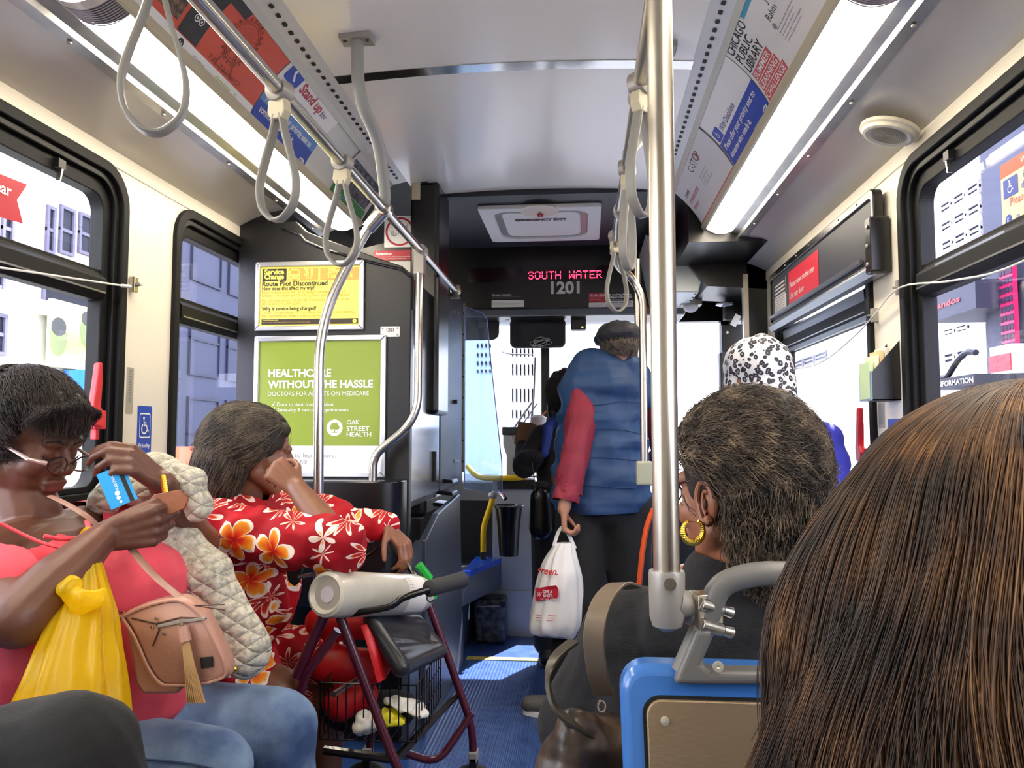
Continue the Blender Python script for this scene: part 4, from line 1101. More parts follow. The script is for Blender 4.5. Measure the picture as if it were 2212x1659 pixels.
# pull cords
t = thing('pull_cord', 'white bell pull cord across the large left window', 'cord', fL(1.8, 1.62, .02))
mb = MB(); mb.tube(spline([fL(-.3, 1.60, .03), fL(1.5, 1.575, .03), PX(0, 578, XL + .03), PX(270, 618, XL + .03)], 6), .0028, mat('pale cord', 'e0ddd0', .4), 6); mb.build('cord', t)
mb = MB(); h = PX(289, 615, XL + .012); mb.cbox(h, (.02, .022, .05), steel); mb.tube([h + V((.01, 0, 0)), h + V((.03, -.01, 0))], .007, steel, 8); mb.tube([PX(262, 617, XL + .03), PX(282, 619, XL + .03)], .006, mat('clear sleeve', 'cfcfd2', .2), 8); mb.build('eyelet', t, bevel=.003)
t = thing('pull_cord', 'white bell pull cord sagging along the right side windows', 'cord', fR(2.4, 1.6, .02))
mb = MB(); q = [fR(-.3, 1.66, .03), fR(1.2, 1.64, .03), PX(2212, 563, XR - .03), PX(2060, 606, XR - .03), PX(1944, 621, XR - .03), PX(1888, 681, XR - .02), PX(1850, 722, XR - .02), PX(1790, 773, XR - .02), PX(1745, 793, XR - .02), PX(1695, 796, XR - .02)]
mb.tube(spline(q, 5), .0028, mat('pale cord'), 6); mb.build('cord', t)
for u, v in ((1944, 621), (1889, 681)):  # two wall eyelets
    mb = MB(); h = PX(u, v, XR - .01); mb.cbox(h, (.02, .02, .045), castgrey); mb.tube([h + V((-.012 + .009 * math.cos(a), .009 * math.sin(a), 0)) for a in np.linspace(0, 6.28, 13)[:-1]], .002, castgrey, 6, closed=True); mb.build('eyelet', t)

# ------------------------------------------------------------------ advert cards in the coves
def card_fn(sg, y0, y1):             # s: 0..len along reading direction, t: 0..1 up the card
    def f(s, tt, h=0):
        ax, az = arc(min(max(tt, 0), 1)); y = y0 + s if sg < 0 else y1 - s
        d = .01; bx, bz = arc(min(max(tt, 0) + d, 1.01)); tx, tz = bx - ax, bz - az; L = math.hypot(tx, tz) or 1
        nx, nz = (tz / L, -tx / L)     # towards the aisle and down
        if nx > 0: nx, nz = -nx, -nz
        nx, nz = -abs(tz / L), tx / L
        return V((CX + sg * (ax + nx * (h + .002)), y, ZC + az + nz * (h + .002)))
    return f
def card(sg, y0, y1, label, base, body):
    t = thing('advert_card', label, 'advert', (side(sg, .72), y0, ZC + 1.06), 'advert cards in the cove racks')
    f = card_fn(sg, y0, y1); p = Print(f); L = y1 - y0
    p.rect(0, .02, L, .97, base, 0, 2, 12); p.build('sheet', t)
    p = Print(f); body(p, L); p.build('print', t)
AH = .245                             # real height of a card
def T(p, s, x, t0, hh, m, L=3, w=None, bold=0, al='l'):
    """text on a card: hh is cap height in metres"""
    f0 = p.fn; p2 = Print(lambda a, b, h=0: f0(a, b / AH, h)); p2.mb = p.mb; p2.text(s, x, t0 * AH, hh, m, L, width=w, bold=bold, align=al)
def Pm(p):
    f0 = p.fn; p2 = Print(lambda a, b, h=0: f0(a, b / AH, h)); p2.mb = p.mb; return p2
darkpic = mat('dark venue photo print', '2a2622', .45, vary=('8a6a4a', 60, .12)); darkpic2 = mat('crowd photo print', '30323a', .45, vary=('7a8088', 50, .12))
skinpic = mat('dim photo print', '3a3034', .45, vary=('6a5a5a', 30, .2)); orangeg = mat('print brick line', '8a3a22', .5)
def b_left1(p, L):
    p.rect(0, .02, L, .16, white, 1, 1, 2)
    p.rect(.30, .16, L, .97, orangek, 1, 1, 10); p.rect(.05, .16, .30, .97, orangek, 1, 1, 10)
    p.rect(.36, .80, .62, .97, dgrey, 2, 1, 4); p.rect(.05, .25, .28, .97, skinpic, 2, 1, 8); p.rect(.0, .16, .14, .97, white, 3, 1, 8)
    p.rect(.30, .62, .42, .92, darkpic2, 2, 1, 4); p.rect(.30, .24, .42, .56, darkpic, 2, 1, 4); p.rect(.435, .17, .53, .97, dgrey, 2, 1, 8)
    m = Pm(p); cx, cy = .485, .46 * AH
    for dx, dy in ((-.011, .011), (.011, .011), (-.011, -.011), (.011, -.011)): m.circ(cx + dx, cy + dy, .011, .003, white, 4, 14); m.disc(cx + dx, cy + dy, .004, white, 4, 8)
    cx, cy, r = .67, .61 * AH, .068
    m.circ(cx, cy, r, .003, orangeg, 4, 40); m.circ(cx, cy, r * .88, .002, orangeg, 4, 40)
    for k in range(24):
        a = 2 * math.pi * k / 24; m.line(cx, cy, cx + r * .88 * math.cos(a), cy + r * .88 * math.sin(a), .0008, orangeg, 3); m.disc(cx + r * 1.08 * math.cos(a), cy + r * 1.08 * math.sin(a), .0045, orangeg, 4, 8)
    m.line(cx, cy, cx - .045, cy - .098, .004, orangeg, 4); m.line(cx, cy, cx + .045, cy - .098, .004, orangeg, 4); m.rect(cx - .065, cy - .101, cx + .065, cy - .097, orangeg, 4)
    T(p, '773-723-3557', .59, .185, .016, orangeg, 3, w=.19); T(p, 'cleanslate', .66, .06, .016, limek, 3, w=.09); m.circ(.785, .085 * AH, .008, .002, limek, 3, 14)
    T(p, 'IS Institute', .54, .06, .011, greyk, 3, w=.06); m.disc(.47, .09 * AH, .013, dgrey, 3, 14); T(p, '24', .47, .068, .010, white, 4, al='c'); m.disc(.84, .55 * AH, .019, dgrey, 3, 16, ry=.013); T(p, '25', .85, .54, .010, lgrey, 4, al='c')
card(-1, 1.385, 2.28, 'orange left advert with a big wheel drawing and photographs', orangek, b_left1)
def cta_card(p, L, flipdark=False):
    p.rect(0, .02, L, .97, white, 1, 1, 10); p.rect(0, .02, L, .47, bluek, 2, 1, 6)
    if not flipdark: p.rect(0, .30, L, .47, bluel, 3, 1, 3)
    T(p, 'Please offer your priority seat to', .03, .32, .022, white, 4, w=L - .07, bold=.02); T(p, 'someone who needs it.', .03, .17, .022, white, 4, w=L * .60, bold=.02)
    T(p, 'cta', L - .06, .06, .022, white, 4, w=.045, bold=.03); T(p, 'transitchicago.com', L - .20, .07, .007, white, 4, w=.09)
    m = Pm(p)
def b_left2(p, L):
    cta_card(p, L); m = Pm(p)
    m.poly(rrect(.02, .72 * AH, .12, .96 * AH, .012, 3), bluek, 3)
    m.line(.085, .78 * AH, .06, .86 * AH, .009, white, 5); m.disc(.058, .89 * AH, .008, white, 5, 10)
    T(p, 'Stand up', .14, .76, .036, redk, 3, w=.19, bold=.03); T(p, 'for', .34, .76, .024, navyk, 3, w=.05)
    T(p, 'Seniors, Expectant Mothers and', .03, .60, .016, navyk, 3, w=L - .1); T(p, 'People with Disabilities', .10, .50, .020, navyk, 3, w=L - .16, bold=.02)
card(-1, 2.285, 2.755, 'blue and white left advert reading Stand up for', white, b_left2)
def b_left3(p, L):
    p.rect(0, .02, L, .97, lgrey, 1, 1, 10); p.rect(.02, .25, L - .02, .78, darkpic2, 2, 1, 6); p.rect(0, .02, L, .24, greend, 2, 1, 3); T(p, 'Call 311', .03, .08, .02, white, 3, w=.1); p.rect(.14, .12, .20, .18, bluel, 3)
card(-1, 3.05, 3.49, 'far left advert with a green band and a street photograph', lgrey, b_left3)
def b_right1(p, L):
    p.rect(0, .02, L, .97, mat('advert off white', 'e9e6e2', .45), 1, 1, 10)
    for s_, tt, w in (('CHICAGO', .81, .185), ('PUBLIC', .66, .15), ('LIBRARY', .51, .17)): T(p, s_, .02, tt, .030, printk, 3, w=w, bold=.012)
    for s_, tt, w, x in (('SUMMER', .38, .16, .02), ('LEARNING', .245, .175, .015), ('CHALLENGE', .11, .20, .01)):
        p.rect(x, tt - .022, x + w + .014, tt + .10, coralk, 2, 1, 2); T(p, s_, x + .007, tt, .020, white, 4, w=w, bold=.015)
    p.rect(.22, .86, .32, .97, mat('print sea blue', '4a9fc0', .5), 2, 1, 2); T(p, 'JU', .35, .68, .022, printk, 3); T(p, 'Rahm', .30, .55, .022, printk, 3, w=.07); lp = Pm(p); lines(lp, .30, .42 * AH, .15, 5, .011, .005, greyk, 3)
    lp.disc(.30, .48 * AH, .010, greyk, 3, 10)
card(1, 1.52, 2.36, 'white right advert reading CHICAGO PUBLIC LIBRARY', white, b_right1)
def b_right2(p, L):
    cta_card(p, L, True); m = Pm(p); m.poly(rrect(.015, .48 * AH, .095, .68 * AH, .010, 3), bluek, 3); m.wheelchair(.052, .59 * AH, .036, white, 5)
    T(p, 'With Disabilities', .11, .52, .024, navyk, 3, w=.22); p.rect(.05, .92, L - .05, .935, greyk, 3)
card(1, 2.365, 2.91, 'blue and white right advert reading With Disabilities', white, b_right2)
def b_right3(p, L):
    p.rect(0, .02, L, .97, mat('advert pale grey', 'dcdcdc', .45), 1, 1, 10); p.rect(0, .02, L, .10, coralk, 2, 1, 2)
    T(p, 'C-STOP', .36, .72, .034, printk, 3, w=.22, bold=-.005); Pm(p).circ(.53, .79 * AH, .02, .004, coralk, 4, 20)
    T(p, 'SUMMER', .06, .62, .018, printk, 3, w=.10); T(p, 'CITYWANTS TO STOP', .04, .48, .018, redbrite, 3, w=.24); T(p, 'SMOKING?', .04, .34, .018, redbrite, 3, w=.12); lp = Pm(p); lines(lp, .38, .55 * AH, .16, 4, .014, .006, greyk, 3)
card(1, 2.93, 3.71, 'pale far right advert reading C-STOP', lgrey, b_right3)
# loudspeaker in the right cove
c = PX(1922, 276, XR - .075)
t = thing('ceiling_speaker', 'round cream speaker grille in the right cove', 'speaker', c)
A = V((XR, 0, ZB)); B = V((side(1, 1.0), 0, ZC + .94)); n = V((-(A.z - B.z), 0, -(B.x - A.x)))
n = V((B.z - A.z, 0, -(B.x - A.x))); n = n if n.z < 0 else -n; n.normalize()
c = PX(1922, 282, XR - .085); mb = MB(); mb.lathe([(.082, -.004), (.082, .006), (.074, .010), (.070, .018), (.062, .020), (.055, .016), (0, .014)], c, mat('aged cream plastic', 'd9d2ba', .4), 40, n); mb.build('housing', t, smooth=True)
mb = MB()
q = n.to_track_quat('Z', 'Y').to_matrix()
for k in range(9):
    r_ = .008 + .005 * k; pts = [c + n * .0165 + q @ V((r_ * math.cos(a), r_ * math.sin(a), 0)) for a in np.linspace(0, 2 * math.pi, 37)[:-1]]; mb.tube(pts, .0009, mat('grille groove tan', 'a3997f', .5), 4, closed=True)
tag(mb.build('grille', t), 'tan ringed grille')
# ------------------------------------------------------------------ right wall: flip-up black panel with signs
t = thing('hinged_panel', 'black hinged panel with red Please move to the rear sign', 'panel', (XR - .03, 3.3, 1.8))
XH = XR - .045
fH2 = lambda y, z, h=0: V((XH - h, y, z))
ya, yb = PX(1893, 600, XH).y, PX(1664, 660, XH).y
zt, zb_ = ZC + .795, ZC + .525
mb = MB(); mb.ring(rrect(ya, zb_, yb, zt, .03, 6), rrect(ya + .02, zb_ + .03, yb - .02, zt - .03, .02, 6), -.028, .004, fH2, blackg); mb.build('frame', t, bevel=.003)
mb = MB(); mb.prism(rect4(ya + .015, zb_ + .02, yb - .015, zt - .02), -.02, -.004, fH2, charcoal); mb.build('board', t)
mb = MB(); mb.prism([(zb_ + .045, .0), (zb_ + .05, .010), (zb_ + .062, .010), (zb_ + .062, .0)], ya + .12, yb - .02, lambda a, h, y: fH2(y, a, h), mat('dull aluminium lip', '8f9499', .35, .9)); mb.prism([(zb_ - .012, -.03), (zb_ - .012, .0), (zb_ + .012, .012), (zb_ + .024, .004), (zb_ + .024, -.03)], ya, yb, lambda a, h, y: fH2(y, a, h), mat('dull aluminium lip')); mb.build('lip', t)
mb = MB(); mb.prism(rrect(ya - .02, zb_ - .01, ya + .03, zt - .10, .008, 3), -.04, .022, fH2, blackg)
for k in range(3): mb.lathe([(.008, 0), (.006, .006), (0, .006)], fH2(ya + .005, zb_ + .02 + .06 * k, .022), castgrey, 10, (-1, 0, 0))
mb.build('latch_box', t, bevel=.004)
mb = MB()
for k in range(7): mb.lathe([(.004, 0), (.003, .003), (0, .003)], fH2(ya + .15 + k * .19, zt - .014, .004), castgrey, 8, (-1, 0, 0))
tag(mb.build('rivet', t), kind='stuff')
fHs = lambda s, tt, h=0: V((XH + .0035 - h, 10 - s, tt))
def pr_(u, v): q = PX(u, v, XH); return 10 - q.y, q.z
a = pr_(1703, 640); yA = a[0]; b = pr_(1768, 640)
sticker('move_sign', 'red sign reading Please move to the rear on the hinged panel', fHs, yA, zb_ + .055, b[0], zt - .055, redk, lambda p, x0, z0, x1, z1: (p.text('Please move to the rear', x0 + .02, z1 - .075, .026, lgrey, 2, width=(x1 - x0) * .84), p.text('Use rear door', x0 + .02, z1 - .125, .026, lgrey, 2, width=(x1 - x0) * .5)), 'sign')
a = pr_(1673, 660); b = pr_(1697, 660)
sticker('rules_sticker', 'black and grey striped text sticker left of the red sign', fHs, a[0], zb_ + .06, b[0], zt - .06, lgrey, lambda p, x0, z0, x1, z1: (p.rect(x0, (z0 + z1) / 2, x1, z1, dgrey, 1), [p.rect(x0 + .01, z1 - .02 - .018 * k, x1 - .015, z1 - .012 - .018 * k, lgrey, 2) for k in range(5)], [p.rect(x0 + .01, z0 + .012 + .012 * k, x1 - .02, z0 + .015 + .012 * k, greyk, 2) for k in range(6)]))
# dark upper part of window 5 and black corner post before the door
mb = MB(); mb.prism([(1.60, 0), (1.60, .012), (1.71, .02), (1.73, 0)], RW[1][0] + .09, RW[1][1] - .09, lambda a, h, y: fR(y, a, h - .02), blackg); mb.build('blind_box', w5)
YQ = 4.26
t = thing('door_post', 'black door post with a bright edge in front of the right windows', 'post', (.93, YQ, 1.0))
mb = MB(); a = P(1612, 600, YQ); mb.box((a.x, YQ - .02, 0), (XR, YQ + .02, ZC + .96), blackg); mb.build('post', t)
mb = MB(); b = P(1605, 600, YQ - .03); mb.box((b.x, YQ - .03, .2), (a.x + .004, YQ + .01, 2.06), steel2); tag(mb.build('bright_edge', t), 'bright metal edge')
mb = MB(); a = P(1573, 570, 4.0); mb.prism([(.50, ZC + .99), (.555, ZC + .93), (.66, ZC + .80), (.97, ZC + .78), (.97, ZC + .93), (.77, ZC + .955)], 0, .45, lambda x, z, h: V((x, 4.24 + h, z)), blackg); mb.build('top_box', t)
t = thing('engine_cover', 'brushed grey sloping door mechanism cover above the entrance', 'cover', (.7, 4.5, ZC + .8))
mb = MB(); mb.prism([(.40, ZC + .78), (.62, ZC + .775), (.66, ZC + .93), (.50, ZC + .99), (.34, ZC + 1.1)], 0, .75, lambda x, z, h: V((x, 4.28 + h, z)), mat('brushed grey cover', 'b4bdbe', .35, .3)); mb.build('cover', t, bevel=.004)
mb = MB()
for k in range(7): mb.lathe([(.006, 0), (.006, .004), (0, .004)], V((.61, 4.34 + .1 * k, ZC + .774)), dgrey, 8, (0, 0, -1))
tag(mb.build('screw', t), kind='stuff')
c = P(1492, 668, 4.7); t = thing('camera_dome', 'small white dome camera above the entrance', 'camera', c)
mb = MB(); mb.ball(c + V((0, 0, .015)), (.045, .045, .035), whitepl, 16); mb.build('dome', t, smooth=True); mb = MB(); mb.box((c.x - .06, c.y - .05, c.z + .02), (c.x + .06, c.y + .05, c.z + .06), castgrey); mb.build('base', t)
c = P(1594, 622, 4.4); t = thing('warning_tag', 'dark red round tag hanging from the door mechanism', 'tag', c)
mb = MB(); mb.lathe([(.018, -.004), (.02, 0), (.018, .004)], c, mat('dark red tag', '5a0f22', .4), 18, (0, -1, 0)); mb.build('disc', t); mb = MB(); mb.tube([c + V((0, 0, .018)), c + V((0, 0, .09))], .0015, printk, 5); mb.build('wire', t)
# paper holder and plates on the right pillar
XT = XR - .0
t = thing('leaflet_holder', 'black wall box holding green and yellow leaflets on the right pillar', 'holder', (XR - .04, 2.5, 1.3))
y0, y1 = 2.435, 2.545
a = PX(1943, 735, XR); b = PX(1943, 865, XR)
zt_, zb2 = 1.475, 1.30
y0 = a.y; y1 = PX(1900, 800, XR - .01).y
mb = MB(); mb.prism([(0, b.z), (.085, b.z), (.085, a.z - .10), (0, a.z)], y0, y0 + .003, lambda h, z, y: V((XR - h, y, z)), blackp); mb.prism([(0, b.z), (.085, b.z), (.085, a.z - .10), (0, a.z)], y0 + .10, y0 + .103, lambda h, z, y: V((XR - h, y, z)), blackp)
mb.box((XR - .085, y0, b.z), (XR, y0 + .103, b.z + .004), blackp); mb.build('box', t)
mb = MB(); mb.ring(rect4(y0, b.z, y0 + .103, a.z - .095), rect4(y0 + .03, b.z + .045, y0 + .075, a.z - .13), 0, .004, lambda y, z, h: V((XR - .085 - h, y, z)), mat('blue grey holder front', '6f8794', .4)); mb.build('front', t)
for k, (col, dz, dx) in enumerate((('c5dca4', .03, .078), ('f0e6c0', .05, .06), ('e8c890', .065, .045), ('f2eede', .075, .03))):
    mb = MB(); mb.box((XR - dx - .012, y0 + .008, b.z + .006), (XR - dx, y0 + .095, a.z - .095 + dz), mat('leaflet ' + col, col, .6)); o = mb.build('leaflet', None); tag(o, ['pale green leaflets at the front of the wall box', 'cream leaflets second in the wall box', 'orange edged leaflets third in the wall box', 'white leaflets at the back of the wall box'][k], 'leaflet', 'leaflets in the wall box')
fRs = lambda s, tt, h=0: V((XR - h, 10 - s, tt))
def pq(u, v): q = PX(u, v, XR); return 10 - q.y, q.z
a = pq(1899, 925); b = pq(1908, 866)
sticker('braille_plate', 'narrow grey embossed plate under the leaflet box', fRs, a[0], a[1], b[0] + .01, b[1], mat('grey plate'), lambda p, x0, z0, x1, z1: [p.rect(x0 + .008, z0 + (z1 - z0) * (.15 + .07 * k), x1 - .008, z0 + (z1 - z0) * (.18 + .07 * k), greyk, 2) for k in range(11)], 'plate')
a = pq(1921, 985); b = pq(1946, 904)
sticker('priority_sign', 'blue priority sign low on the right pillar under the leaflet box', fRs, a[0], a[1], b[0], b[1], bluek, prio, 'sign')
# window stickers
fGL = lambda s, tt, h=0: V((XL - .045 + h, s, tt)); g0 = lambda u, v: (PX(u, v, XL - .045).y, PX(u, v, XL - .045).z)
o_ = [g0(-60, 380), g0(-60, 452), g0(49, 483), g0(36, 432), g0(58, 399), g0(-60, 352)]
mb = MB(); mb.prism(o_, 0, .001, fGL, redk); ob = mb.build('window_sticker'); tag(ob, 'red ribbon shaped sticker lettered ear on the large left window', 'sticker')
p = Print(lambda s, tt, h=0: fGL(s, tt, .001 + h)); a = g0(-25, 424); b = g0(25, 400); p.text('rear', g0(24, 400)[0], g0(0, 416)[1], .030, white, 3, align='r', bold=.02); p.build('print', ob)
fGR = lambda s, tt, h=0: V((XR + .045 - h, 10 - s, tt)); g1 = lambda u, v: (10 - PX(u, v, XR + .045).y, PX(u, v, XR + .045).z)
a = g1(2167, 492); b = g1(2167, 365)
def wst(p, x0, z0, x1, z1):
    h = z1 - z0; p.rect(x0, z1 - h * .20, x1, z1, orangek, 1); q = [(x0 + .012, z1 - h * .52), (x0 + .075, z1 - h * .52), (x0 + .075, z1 - h * .25), (x0 + .012, z1 - h * .25)]
    p.poly(q, bluek, 2); p.wheelchair(x0 + .042, z1 - h * .38, h * .2, white); p.text('is designated for', x0 + .10, z1 - h * .36, .018, bluek, 2); p.text('disabled riders', x0 + .09, z1 - h * .50, .018, bluek, 2)
    p.text('Please offer your seat', x0 + .04, z1 - h * .66, .020, coralk, 2); p.disc(x0 + .03, z1 - h * .85, .014, bluek, 2); p.text('K', x0 + .03, z1 - h * .88, .012, white, 3, align='c'); p.text('cta', x0 + .06, z1 - h * .88, .012, bluek, 3); p.text('Wheelchair area', x0 + .09, z1 - h * .14, .016, white, 2)
sticker('window_sticker', 'cream seating notice with wheelchair symbol on the right window', fGR, a[0], a[1] - .015, a[0] + .42, b[1] + .01, mat('print cream', 'e4dcc0', .5), wst)
# ================================================================== passengers
def skin(name, c1, c2, lip):
    return mat(name, c1, .45, vary=(c2, 9, .3), bump=(300, .05), sss=.08), mat(name + ' lips', lip, .4)
sk1, lip1 = skin('deep brown skin', '6b4332', '563326', '77403c')
sk2, lip2 = skin('brown skin', '8a5c43', '744a35', '8a4a40')
sk3, lip3 = skin('light tan skin', 'c08a6b', 'a87157', 'a0574c')
sk4, lip4 = skin('medium brown skin', '9c6549', '87543c', '8a4a40')
nail = mat('pinkish nail', 'c9978a', .3)
def cloth(name, c, c2=None, rough=.8, bump=(240, .25), scale=12, sheen=.03): return mat(name, c, rough, vary=(c2 or c, scale, .25), bump=bump, sheen=sheen)
coralf = cloth('coral jersey', 'ee5563', 'd94154', .75)
blackc = cloth('black heather knit', '09090b', '1b1b20', .85, (90, .5, (1, 6, 12)), 60)
blackt = cloth('black trouser cloth', '0b0b0d', '121214', .85)
navyv = mat('blue quilted nylon', '244670', .62, vary=('1d3a62', 6, .3), bump=(30, .5))
redsh = cloth('cranberry cotton', '8f2236', '7c1c30', .7, (40, .4))
denim = mat('faded denim', '3d567e', .85, vary=('8fa9c6', 5.5, .16), bump=(400, .3))
quilt = None
def floral():
    m = bpy.data.materials.new('red floral rayon'); m.use_nodes = True
    nt = m.node_tree; N = nt.nodes.new; Lk = nt.links.new; b = nt.nodes['Principled BSDF']; b.inputs['Roughness'].default_value = .7; b.inputs['Specular IOR Level'].default_value = .25
    tc = N('ShaderNodeTexCoord')
    wn = N('ShaderNodeTexNoise'); wn.inputs['Scale'].default_value = 6; wn.inputs['Detail'].default_value = 2
    Lk(tc.outputs['Object'], wn.inputs['Vector'])
    wv = N('ShaderNodeVectorMath'); wv.operation = 'MULTIPLY_ADD'; wv.inputs[1].default_value = (.05, .05, .05); Lk(wn.outputs['Color'], wv.inputs[0]); Lk(tc.outputs['Object'], wv.inputs[2])
    def layer(scale, kx, petals, seedv, rad, sharp):
        mp = N('ShaderNodeMapping'); mp.inputs['Location'].default_value = seedv; mp.inputs['Scale'].default_value = (1, .6, 1); Lk(wv.outputs[0], mp.inputs[0])
        vo = N('ShaderNodeTexVoronoi'); vo.inputs['Scale'].default_value = scale; vo.inputs['Randomness'].default_value = .8; Lk(mp.outputs[0], vo.inputs['Vector'])
        sc = N('ShaderNodeVectorMath'); sc.operation = 'SUBTRACT'
        s1 = N('ShaderNodeVectorMath'); s1.operation = 'SCALE'; s1.inputs['Scale'].default_value = 1.0; Lk(mp.outputs[0], s1.inputs[0])
        Lk(s1.outputs[0], sc.inputs[0]); Lk(vo.outputs['Position'], sc.inputs[1])
        sp = N('ShaderNodeSeparateXYZ'); Lk(sc.outputs[0], sp.inputs[0])
        at = N('ShaderNodeMath'); at.operation = 'ARCTAN2'; Lk(sp.outputs['Z'], at.inputs[0]); Lk(sp.outputs['X'], at.inputs[1])
        sc2 = N('ShaderNodeSeparateColor'); Lk(vo.outputs['Color'], sc2.inputs[0])
        a1 = N('ShaderNodeMath'); a1.operation = 'MULTIPLY_ADD'; a1.inputs[1].default_value = petals / 2; Lk(at.outputs[0], a1.inputs[0])
        a0 = N('ShaderNodeMath'); a0.operation = 'MULTIPLY'; a0.inputs[1].default_value = 6; Lk(sc2.outputs[0], a0.inputs[0]); Lk(a0.outputs[0], a1.inputs[2])
        cs = N('ShaderNodeMath'); cs.operation = 'COSINE'; Lk(a1.outputs[0], cs.inputs[0]); ab = N('ShaderNodeMath'); ab.operation = 'ABSOLUTE'; Lk(cs.outputs[0], ab.inputs[0])
        pw = N('ShaderNodeMath'); pw.operation = 'POWER'; pw.inputs[1].default_value = sharp; Lk(ab.outputs[0], pw.inputs[0])
        rr = N('ShaderNodeMath'); rr.operation = 'MULTIPLY_ADD'; rr.inputs[1].default_value = rad * .75; rr.inputs[2].default_value = rad * .25; Lk(pw.outputs[0], rr.inputs[0])
        dv = N('ShaderNodeMath'); dv.operation = 'DIVIDE'; Lk(vo.outputs['Distance'], dv.inputs[0]); Lk(rr.outputs[0], dv.inputs[1])
        return dv, ab, sc2
    d1, p1, c1 = layer(8.6, 1, 5, (0, 0, 0), .50, .45)
    d2, p2, c2 = layer(10.5, 1, 7, (3.3, 1.2, 5.1), .52, 2.2)
    st = N('ShaderNodeTexNoise'); st.inputs['Scale'].default_value = 45; Lk(wv.outputs[0], st.inputs['Vector'])
    # petal colour from centre to rim
    r1 = N('ShaderNodeValToRGB'); cr = r1.color_ramp; cr.elements[0].position = 0; cr.elements[0].color = (*lin('7a0a18'), 1); cr.elements[1].position = 1; cr.elements[1].color = (*lin('fbe9d8'), 1)
    for ps, c in ((.14, 'c4101c'), (.35, 'e83a14'), (.62, 'f5831c'), (.80, 'f7a52a'), (.88, 'f4e6d6')): e = cr.elements.new(ps); e.color = (*lin(c), 1)
    j = N('ShaderNodeMath'); j.operation = 'MULTIPLY_ADD'; j.inputs[1].default_value = .45; Lk(st.outputs['Fac'], j.inputs[0])
    s_ = N('ShaderNodeMath'); s_.operation = 'SUBTRACT'; s_.inputs[1].default_value = .22; Lk(d1.outputs[0], s_.inputs[0]); Lk(s_.outputs[0], j.inputs[2]); Lk(j.outputs[0], r1.inputs[0])
    r2 = N('ShaderNodeValToRGB'); cr = r2.color_ramp; cr.elements[0].position = 0; cr.elements[0].color = (*lin('5c0f14'), 1); cr.elements[1].position = 1; cr.elements[1].color = (*lin('f6e2d2'), 1)
    for ps, c in ((.4, 'a51620'), (.7, 'd8401e'), (.82, 'f3dccb')): e = cr.elements.new(ps); e.color = (*lin(c), 1)
    Lk(d2.outputs[0], r2.inputs[0])
    def mask(d): 
        m_ = N('ShaderNodeMath'); m_.operation = 'LESS_THAN'; m_.inputs[1].default_value = 1.0; Lk(d.outputs[0], m_.inputs[0]); return m_
    base = N('ShaderNodeValToRGB'); base.color_ramp.elements[0].position = .35; base.color_ramp.elements[1].position = .7; base.color_ramp.elements[0].color = (*lin('960a1a'), 1); base.color_ramp.elements[1].color = (*lin('b40e1e'), 1); Lk(wn.outputs['Fac'], base.inputs[0])
    x1 = N('ShaderNodeMix'); x1.data_type = 'RGBA'; Lk(mask(d2).outputs[0], x1.inputs[0]); Lk(base.outputs[0], x1.inputs[6]); Lk(r2.outputs[0], x1.inputs[7])
    x2 = N('ShaderNodeMix'); x2.data_type = 'RGBA'; Lk(mask(d1).outputs[0], x2.inputs[0]); Lk(x1.outputs[2], x2.inputs[6]); Lk(r1.outputs[0], x2.inputs[7])
    Lk(x2.outputs[2], b.inputs['Base Color']); return m
floralm = floral()
def leopard():
    m = bpy.data.materials.new('leopard print scarf cloth'); m.use_nodes = True
    nt = m.node_tree; N = nt.nodes.new; Lk = nt.links.new; b = nt.nodes['Principled BSDF']; b.inputs['Roughness'].default_value = .6
    tc = N('ShaderNodeTexCoord'); nz = N('ShaderNodeTexNoise'); nz.inputs['Scale'].default_value = 30; Lk(tc.outputs['Object'], nz.inputs['Vector'])
    ma = N('ShaderNodeVectorMath'); ma.operation = 'MULTIPLY_ADD'; ma.inputs[1].default_value = (.02, .02, .02); Lk(nz.outputs['Color'], ma.inputs[0]); Lk(tc.outputs['Object'], ma.inputs[2])
    vo = N('ShaderNodeTexVoronoi'); vo.inputs['Scale'].default_value = 50; Lk(ma.outputs[0], vo.inputs['Vector'])
    r = N('ShaderNodeValToRGB'); cr = r.color_ramp; cr.interpolation = 'CONSTANT'
    cr.elements[0].position = 0; cr.elements[0].color = (*lin('8f8a90'), 1); cr.elements[1].position = .62; cr.elements[1].color = (*lin('dcd9d8'), 1)
    e = cr.elements.new(.17); e.color = (*lin('26242c'), 1); e = cr.elements.new(.46); e.color = (*lin('dcd9d8'), 1)
    Lk(vo.outputs['Distance'], r.inputs[0]); Lk(r.outputs[0], b.inputs['Base Color']); return m
leom = leopard()
